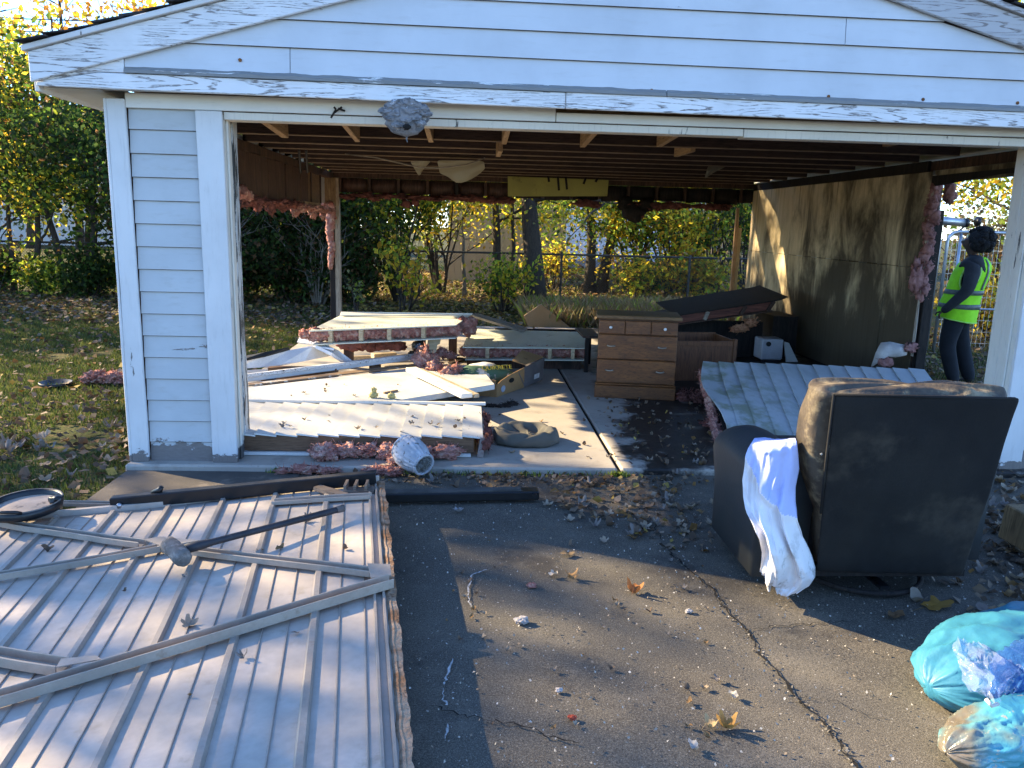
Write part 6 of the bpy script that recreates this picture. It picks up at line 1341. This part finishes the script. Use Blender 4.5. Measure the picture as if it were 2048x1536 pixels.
for (x,y,r_,h,n,c,w_,lab,sd) in ((5.15,13.0,.7,2.6,3000,[YEL,GOLD,LIME,GREEN],[6,3,3,2],'tall yellow shrub left of the black shuttered window',61),(5.9,12.9,.8,2.9,3300,[YEL,GOLD,LIME],[6,4,3],'tall golden shrub in front of the black shuttered window',62),(6.9,12.8,.7,2.5,2500,[LIME,GREEN,YEL],[4,4,3],'green and yellow climber on the cedar fence',63),(7.7,12.9,.8,2.7,2600,[GREEN,LIME,DKGREEN],[4,3,2],'green shrub between the cedar fence and the right garage wall',64),(3.4,13.9,.5,1.0,1200,[YEL,BRN,LIME],[4,2,3],'low yellowing shrub between the tree trunks',65),(5.0,12.0,.9,.9,2400,[YEL,LIME,GREEN,BRN],[4,4,3,2],'low tangled yellow green shrub behind the dresser',66),(6.2,11.9,.9,.95,2600,[YEL,GOLD,LIME,BRN],[4,2,4,2],'low tangled golden shrub left of the right garage wall',67)):
    bush('yellow_shrub',lab,(x,y,g0),r_,h,n,c,w_,.10,sd,group=YB,stems=11,cl=.14)
# far trees closing the view
FT='far trees beyond the back lots'
for (x,y,H,c,w_,lab,sd,n) in ((-14.5,22,6.2,[YEL,GOLD,LIME],[5,4,2],'far yellow tree at the upper left corner of the sky',71,2600),(-15,30,11,[ORG,GOLD,YEL],[3,5,3],'orange leaved tree with bare boughs over the left roof slope',72,1300),(-10.5,30,10.4,[GOLD,ORG,YEL],[5,3,3],'orange gold tree behind the left roof slope',73,1500),(-17,30,7,[GREEN,LIME,BRN],[4,3,2],'far green tree beside the pale house on the left',74,2200),(-3,24,6.5,[DKGREEN,GREEN,BRN],[5,3,1],'far dark tree behind the overgrown thicket',75,3000),(1.5,23,7,[LIME,YEL,GREEN],[4,3,4],'far yellow green tree above the tan shed',76,3500),(13.5,21,8,[ORG,GOLD,BRN],[4,4,2],'far orange tree at the upper right behind the roof',77,3000),(18,17,8,[YEL,ORG,BRN],[4,3,3],'far gold tree beyond the right side fence',78,3500)):
    tree('far_tree',lab,(x,y,g0),H,.16,.25,n,c,w_,.20 if y<29 else .30,sd,(0,0),.55,3,group=FT,nlimb=9)
# right of the garage: what shows through the side opening
RT='trees and brush beyond the side opening'
tree('side_tree','yellow green tree filling the top of the side opening',(11.2,8.6,g0),4.8,.09,.25,9000,[YEL,LIME,GREEN,GOLD],[4,5,2,2],.11,81,(-.3,0),.40,group=RT)
bush('dry_brush','tan dry brush behind the worker and the fence panels',(10.0,7.6,g0),1.3,1.9,5000,[TAN,BRN,LIME,PALE],[5,3,2,2],.09,82,stems=18,group=RT)
bush('dry_brush','sunlit gold brush low behind the worker legs',(9.3,6.6,g0),1.0,.9,2800,[YEL,TAN,LIME],[4,4,2],.09,83,stems=12,group=RT)
bush('dry_brush','brown leafless brush right of the worker',(11.8,7.2,g0),1.2,1.7,3500,[BRN,TAN,LIME],[4,4,2],.09,84,stems=16,group=RT)
# trees on the left lot, beyond the frame: they throw the dappled shade
SH_='trees on the left lot shading the driveway'
for (x,y,H,n,c,lab,sd,lw,tf,ll,ls) in SHADE:
    tree('shade_tree',lab,(x,y,g0),H,.17,.22,n,c,[4,3,2],ls,sd,(0,0),.42,3,group=SH_,nlimb=11,crown_low=lw,limbL=ll,tipfrac=tf,crown_high=H)
# ---------------------------------------------------------------- grass, weeds and fallen leaves
def blades(name, X, Y, h, colr, mt, z0=-.06, parent=None, w=.006, bend=.5):
    n=len(X); a=RNG.uniform(0,2*np.pi,n); b=RNG.uniform(0,2*np.pi,n); H=h*RNG.uniform(.5,1.2,n); dx=np.cos(a)*w; dy=np.sin(a)*w
    base=np.stack([X,Y,np.full(n,z0)],1); l=base+np.stack([dx,dy,np.zeros(n)],1); r=base-np.stack([dx,dy,np.zeros(n)],1); bx=np.cos(b)*H*bend*RNG.uniform(.2,1.2,n); by=np.sin(b)*H*bend*RNG.uniform(.2,1.2,n)
    mid=base+np.stack([bx*.35,by*.35,H*.6],1); tip=base+np.stack([bx,by,H],1); Vt=np.stack([l,r,mid,tip],1).reshape(-1,3); i=np.arange(n)[:,None]*4
    F=np.concatenate([i+[0,1,2],i+[2,1,3]],1).reshape(-1,3); return np_build(name,Vt,F,np.repeat(colr,4,0),mt,parent,'stuff')
def pts(n,x0,x1,y0,y1,pw=1.0): return RNG.uniform(x0,x1,n), y0+(y1-y0)*RNG.uniform(0,1,n)**pw
GR=[(.085,.13,.028),(.15,.18,.04),(.055,.09,.022),(.17,.15,.06)]
X,Y=pts(125000,-6.5,-.68,-1.2,6.5,1.0); dn=np.array([nz((x*.8,y*.8,1))+.5*nz((x*2.5,y*2.5,4)) for x,y in zip(X,Y)]); k=(dn>-.35)&(RNG.uniform(0,1,len(X))<np.where((Y<1.2)&(X>-2.2),.7,1)); X,Y=X[k],Y[k]
o=blades('lawn_grass',X,Y,.045,pal(len(X),GR,[4,4,3,2]),BLADE); o['kind']='stuff'; tag(o,'short green lawn grass left of the garage','grass',kind='stuff')
X,Y=pts(42000,-9.5,-.65,6.5,11.0); o=blades('lawn_grass',X,Y,.05,pal(len(X),GR,[4,4,3,3]),BLADE,w=.009); tag(o,'patchy grass under the left tree row','grass',kind='stuff')
X,Y=pts(26000,-.6,9.0,6.85,11.3); o=blades('back_grass',X,Y,.07,pal(len(X),GR+[TAN],[3,3,2,3,2]),BLADE,w=.009); tag(o,'rough grass behind the garage','grass',kind='stuff')
X,Y=pts(9000,2.3,7.5,6.95,9.2); o=blades('dry_grass',X,Y,.34,pal(len(X),[TAN,(.42,.33,.17),LIME,(.30,.25,.10)],[4,3,2,2]),BLADE,w=.006,bend=.6); tag(o,'tall blond dry grass behind the dresser','grass',kind='stuff')
X,Y=pts(15000,-6,12,11.5,24,1.4); o=blades('far_grass',X,Y,.10,pal(len(X),[(.22,.24,.04),LIME,TAN],[4,3,2]),BLADE,w=.02); tag(o,'sunlit far lawn beyond the fence','grass',kind='stuff')
X,Y=pts(9000,5.7,11,.3,7); o=blades('side_grass',X,Y,.07,pal(len(X),GR+[TAN],[3,3,2,3,3]),BLADE,w=.009); tag(o,'worn grass outside the right wall','grass',kind='stuff')
# leaf shapes: a lobed, curled maple-like leaf and a plain oval one
def leaf_mesh(name, lobed, curl, seed, tint):
    rr=random.Random(seed); n=34 if lobed else 18; out=[]
    for i in range(n):
        a=2*math.pi*i/n
        r_= (.5*(.80+.20*math.cos(5*a))*(1-.3*abs(math.sin(a)))*rr.uniform(.9,1.1)) if lobed==2 else (.5*(.52+.48*abs(math.cos(2.5*(a)))**.8)*(1.0 if abs(a-math.pi)>.5 else .75)*rr.uniform(.88,1.12)) if lobed else .5*(1-.45*abs(math.sin(a))**.9)*rr.uniform(.93,1.07)
        out.append((math.cos(a)*r_,math.sin(a)*r_))
    vs=[(0,0,0)]; fs=[]
    def z(x,y): return curl*((y*y)*1.6+(x*x)*.9)+ .10*curl*math.sin(x*9+seed)+.06*nz((x*5,y*5,seed))+.02
    mid=[(x*.5,y*.5) for x,y in out]
    vs=[(0,0,z(0,0))]+[(x,y,z(x,y)) for x,y in mid]+[(x,y,z(x,y)) for x,y in out]
    for i in range(n):
        j=(i+1)%n; fs.append((0,1+i,1+j)); fs.append((1+i,1+n+i,1+n+j,1+j))
    b=len(vs); vs+=[(-.42,.012,z(-.42,0)),(-.42,-.012,z(-.42,0)),(-.82,-.008,.05),(-.82,.008,.05)]; fs.append((b,b+1,b+2,b+3))
    me=bpy.data.meshes.new(name); me.from_pydata(vs,[],fs); at=me.attributes.new('tint','FLOAT_COLOR','POINT')
    at.data.foreach_set('color',np.array([[*(np.array(tint)*(.75 if i>=b else 1.0)),1] for i in range(len(vs))],np.float32).ravel()); me.materials.append(LITTER); me.polygons.foreach_set('use_smooth',[True]*len(fs)); me.update(); return me
def put_leaf(me,p,size,rot,label,group=None,tilt=(0,0)):
    o=bpy.data.objects.new('fallen_leaf',me); col.objects.link(o); o.location=p; o.scale=(size,)*3; o.rotation_euler=(tilt[0],tilt[1],rot); return tag(o,label,'leaf',group)
GZ=-.034
HERO=[((1876,1212),.165,(.30,.165,.035),2,.30,.1,'largest ochre leaf lying in front of the armchair'),((1792,1232),.10,(.17,.095,.045),0,.5,.3,'flat brown leaf left of the large ochre leaf'),((1940,1250),.11,(.50,.27,.09),1,.6,1.2,'torn orange tan leaf touching the blue bag'),((1970,1222),.12,(.17,.14,.12),0,.3,.7,'large grey leaf right of the ochre leaf'),((1835,1200),.10,(.30,.25,.19),0,1.2,-.8,'pale curled leaf behind the large ochre leaf'),((1268,1182),.075,(.40,.16,.05),1,1.3,.6,'curled rust orange leaf standing on the sunlit asphalt'),((1143,1155),.065,(.36,.21,.09),1,1.2,.9,'crumpled tan brown leaf left of the rust orange one'),((1107,1150),.045,(.62,.52,.40),1,1.0,.2,'small pale cream leaf on the sunlit asphalt'),((1135,1108),.075,(.28,.19,.10),0,.5,.1,'flat torn brown leaf near the garage shadow edge'),((1130,1013),.075,(.30,.20,.10),0,.6,.2,'tan leaf at the end of the black steel bar'),((1452,1452),.08,(.42,.24,.07),1,1.1,2.2,'tattered golden leaf near the bottom of the driveway'),((1420,1452),.05,(.50,.36,.18),1,1.2,.3,'small pale gold leaf beside the tattered golden leaf'),((1585,1183),.06,(.45,.28,.05),1,.7,.3,'yellow brown leaf under the hem of the sheet'),((1467,1392),.045,(.40,.37,.31),0,1.4,1.0,'small twisted grey white leaf low on the driveway'),((1386,1494),.05,(.42,.40,.36),0,1.3,2.5,'curled whitish leaf at the bottom edge of the driveway'),((2005,1215),.07,(.30,.26,.15),0,.4,.4,'small olive tan leaf above the blue bag'),((916,1022),.06,(.34,.33,.32),1,.8,.5,'grey shredded leaf in the garage shadow beside the steel bar')]
for i,((u,v_),s_,c_,lob,cu_,rz,lab) in enumerate(HERO):
    me=leaf_mesh('fallen_leaf',lob,cu_,i+1,c_); put_leaf(me,W(u,v_,'z',GZ+.006),s_,rz*2,lab,None,(random.uniform(-.15,.15),random.uniform(-.15,.15)))
# pink flecks, a stone and a red bit
for u,v_,r_,mt,lab,cat in ((1063,1171,.016,PINK,'pink fleck of insulation on the sunlit asphalt','insulation'),(1043,1240,.022,basic('pale_rubble',(.40,.36,.34),(.3,.28,.26),30,rough=.9,bump=.6),'pale lump of rubble in the middle of the driveway','rubble'),(1378,1222,.012,MATS['pale_rubble'],'tiny grey stone right of the rust orange leaf','rubble'),(1118,1380,.010,MATS['pale_rubble'],'tiny whitish stone low on the driveway','rubble'),(1145,1435,.011,basic('red_bit',(.35,.06,.03),rough=.8),'small red fragment lying low on the driveway','fragment')):
    b_=MB(); blob(b_,W(u,v_,'z',GZ+r_*.4),(r_*1.3,r_,r_*.7),u,.4,2); tag(b_.build('fragment' if cat=='fragment' else cat+'_piece',mt,smooth=(mt is PINK)),lab,cat)
# countable leaves nearest the camera: shared meshes, one object each
COLS=[(.20,.145,.10),(.30,.23,.155),(.155,.105,.07),(.36,.29,.21),(.25,.15,.065),(.22,.19,.165)]
VAR=[leaf_mesh('fallen_leaf',k%2,[.5,.9,1.4,.7,1.1,1.6][k],40+k,COLS[k]) for k in range(6)]
rr=random.Random(12)
def scatter(n,poly_px,z,label,group,smin,smax,avoid=None):
    k=0; tries=0
    while k<n and tries<n*40:
        tries+=1; i=rr.random(); j=rr.random(); a,b,c,d_=poly_px
        u=lerp(lerp(a[0],b[0],i),lerp(d_[0],c[0],i),j); v_=lerp(lerp(a[1],b[1],i),lerp(d_[1],c[1],i),j); p=W(u,v_,'z',z)
        if 2.55<p.x<3.75 and -1.85<p.y<-1.0: continue
        put_leaf(rr.choice(VAR),p+V((0,0,.003)),rr.uniform(smin,smax),rr.uniform(0,6.28),label,group,(rr.uniform(-.35,.35),rr.uniform(-.35,.35))); k+=1
scatter(42,[(1080,1000),(1480,985),(1500,1075),(1180,1085)],GZ,'dry grey brown leaf in the drift on the shaded asphalt before the armchair','leaf drift between the steel bar and the armchair',.045,.085)
scatter(46,[(1930,930),(2048,900),(2048,1200),(1900,1200)],GZ,'dry brown leaf on the shaded driveway right of the armchair','leaves right of the armchair',.05,.10)
scatter(14,[(1640,1180),(1800,1185),(1820,1200),(1640,1205)],GZ,'dull brown leaf at the foot of the armchair','leaves at the foot of the armchair',.045,.08)
scatter(22,[(860,960),(1420,950),(1430,985),(900,990)],GZ,'shrivelled leaf in the dirt strip before the garage slab','leaves along the slab edge',.04,.075)
scatter(44,[(880,1060),(1500,1090),(1450,1500),(900,1500)],GZ,'tiny shrivelled leaf scrap on the open asphalt','leaf scraps on the open asphalt',.015,.035)
scatter(18,[(1290,840),(1440,850),(1450,930),(1260,930)],.003,'leaf stuck to the wet stained slab','leaves on the stained slab',.04,.075)
scatter(12,[(980,825),(1230,830),(1230,925),(1010,925)],.003,'small brown leaf on the sunlit slab','leaves on the sunlit slab',.025,.05)
scatter(16,[(520,830),(930,835),(930,866),(540,862)],.152,'small dark leaf on the fallen clapboard section','leaves on the fallen clapboard',.025,.05)
scatter(8,[(540,775),(800,765),(780,795),(560,795)],.168,'small dark leaf on the white door','leaves on the white door',.02,.045)
for (u,v_,s_) in ((95,1102,.045),(378,1252,.05),(612,1045,.045),(370,1160,.02),(585,1010,.03),(250,1185,.02),(520,1106,.03),(560,1100,.035),(690,1100,.03),(487,1318,.03),(380,1395,.015),(590,1270,.025),(700,1200,.02)):
    p=D(*Da(u,v_),.008); put_leaf(rr.choice(VAR),p,s_*1.3,rr.uniform(0,6),'small curled leaf scrap lying on the garage door','leaf scraps on the garage door',(rr.uniform(-.3,.3),.2))
scatter(36,[(0,880),(270,850),(270,930),(0,985)],-.03,'large dead leaf in the thick leaf drift by the corner board','dead leaves by the garage corner',.06,.12)
# the rest of the litter
def litter(name,X,Y,z,size,cols,wts,label,flat=.75,zj=.02):
    n=len(X); C=np.stack([X,Y,z+RNG.uniform(0.004,zj,n)],1); o=leaves(name,C,size*RNG.uniform(.5,1.3,n),pal(n,cols,wts),LITTER,None,0,flat,.75,'stuff'); return tag(o,label,'leaf litter',kind='stuff')
LC=[(.13,.085,.055),(.20,.14,.09),(.085,.06,.042),(.27,.20,.14),(.22,.115,.035),(.34,.24,.06)]
X,Y=pts(1300,-4.5,-.68,-1.0,2.0); litter('leaf_litter',X,Y,-.045,.062,LC,[4,3,4,1.5,1,.5],'thick dead leaves on the lawn beside the garage corner',.6,.05)
X,Y=pts(1500,-7,-.7,2.0,6.5); litter('leaf_litter',X,Y,-.03,.07,LC,[3,3,2,2,2,2],'scattered leaves on the middle of the lawn',.7,.03)
X,Y=pts(6000,-10,-.7,6.5,11.0); litter('leaf_litter',X,Y,-.035,.085,LC,[3,3,3,2,3,2],'brown leaf carpet under the left trees',.7,.04)
X,Y=pts(9000,-.6,9,6.9,12.5); litter('leaf_litter',X,Y,-.03,.085,LC,[1,2,1,3,3,8],'leaf litter in the back yard',.7,.05)
X,Y=pts(9000,-3,14,12.5,20); litter('leaf_litter',X,Y,-.03,.12,LC,[2,2,1,2,3,5],'bright leaf litter beyond the fence',.7,.05)
X,Y=pts(5000,5.7,11,.3,7); litter('leaf_litter',X,Y,-.04,.08,LC,[3,3,3,2,2,1],'leaf litter outside the right wall',.7,.03)
X=RNG.normal(1.6,.75,450); Y=RNG.normal(-.22,.07,450); k=(X>.6)&(X<3.2)&(Y<-.11); litter('leaf_litter',X[k],Y[k],-.036,.035,LC,[4,4,4,3,2,1],'crumbled leaf debris along the slab edge',.6,.02)
X,Y=pts(1500,1.9,5.5,-1.3,-.12); dn=np.array([nz((x*1.2,y*1.8,7)) for x,y in zip(X,Y)]); k=dn>-.12; litter('leaf_litter',X[k],Y[k],-.036,.05,LC,[4,4,4,3,2,1],'leaf crumbs on the shaded driveway',.6,.02)
X,Y=pts(900,3.5,5.5,-2.2,-.2); litter('leaf_litter',X,Y,-.036,.05,LC,[4,4,4,3,1,0.05],'leaf crumbs right of the armchair',.6,.02)
X,Y=pts(700,2.45,5.3,0.0,2.0); litter('leaf_litter',X,Y,.0,.04,LC,[4,3,5,2,1,1],'leaf crumbs on the stained slab',.6,.02)
X,Y=pts(3200,1.0,4.2,-3.0,-.3); litter('grit',X,Y,-.036,.010,[(.4,.37,.32),(.25,.2,.15),(.5,.47,.42)],[3,3,2],'pale grit on the asphalt',.5,.008)
# weeds in the slab joint
X=np.concatenate([RNG.normal(.28,.03,200),RNG.normal(2.36,.03,160),RNG.uniform(.9,2.3,200)]); Y=np.concatenate([RNG.normal(-.13,.01,360),RNG.normal(-.13,.012,200)]); o=blades('joint_weeds',X,Y,.035,pal(len(X),[LIME,GREEN,(.25,.3,.06)],[3,3,2]),BLADE,z0=-.04); tag(o,'tiny weeds growing in the slab edge joint','weeds',kind='stuff')

# crumbled edges along the main crack
rr=random.Random(5); CX=[];CY=[]
cp=[W(u,v_,'z',-.035) for u,v_ in ((1335,1098),(1362,1128),(1425,1180),(1452,1222),(1490,1262),(1530,1318),(1590,1392),(1640,1440),(1680,1490),(1718,1545))]
for a,b in zip(cp[:-1],cp[1:]):
    for q in range(22): p=a.lerp(b,rr.random()); CX.append(p.x+rr.gauss(0,.018)); CY.append(p.y+rr.gauss(0,.014))
litter('crack_rubble',np.array(CX),np.array(CY),-.036,.012,[(.16,.145,.12),(.10,.09,.08),(.25,.23,.2)],[4,2,2],'crumbs of asphalt along the long driveway crack',.5,.006)
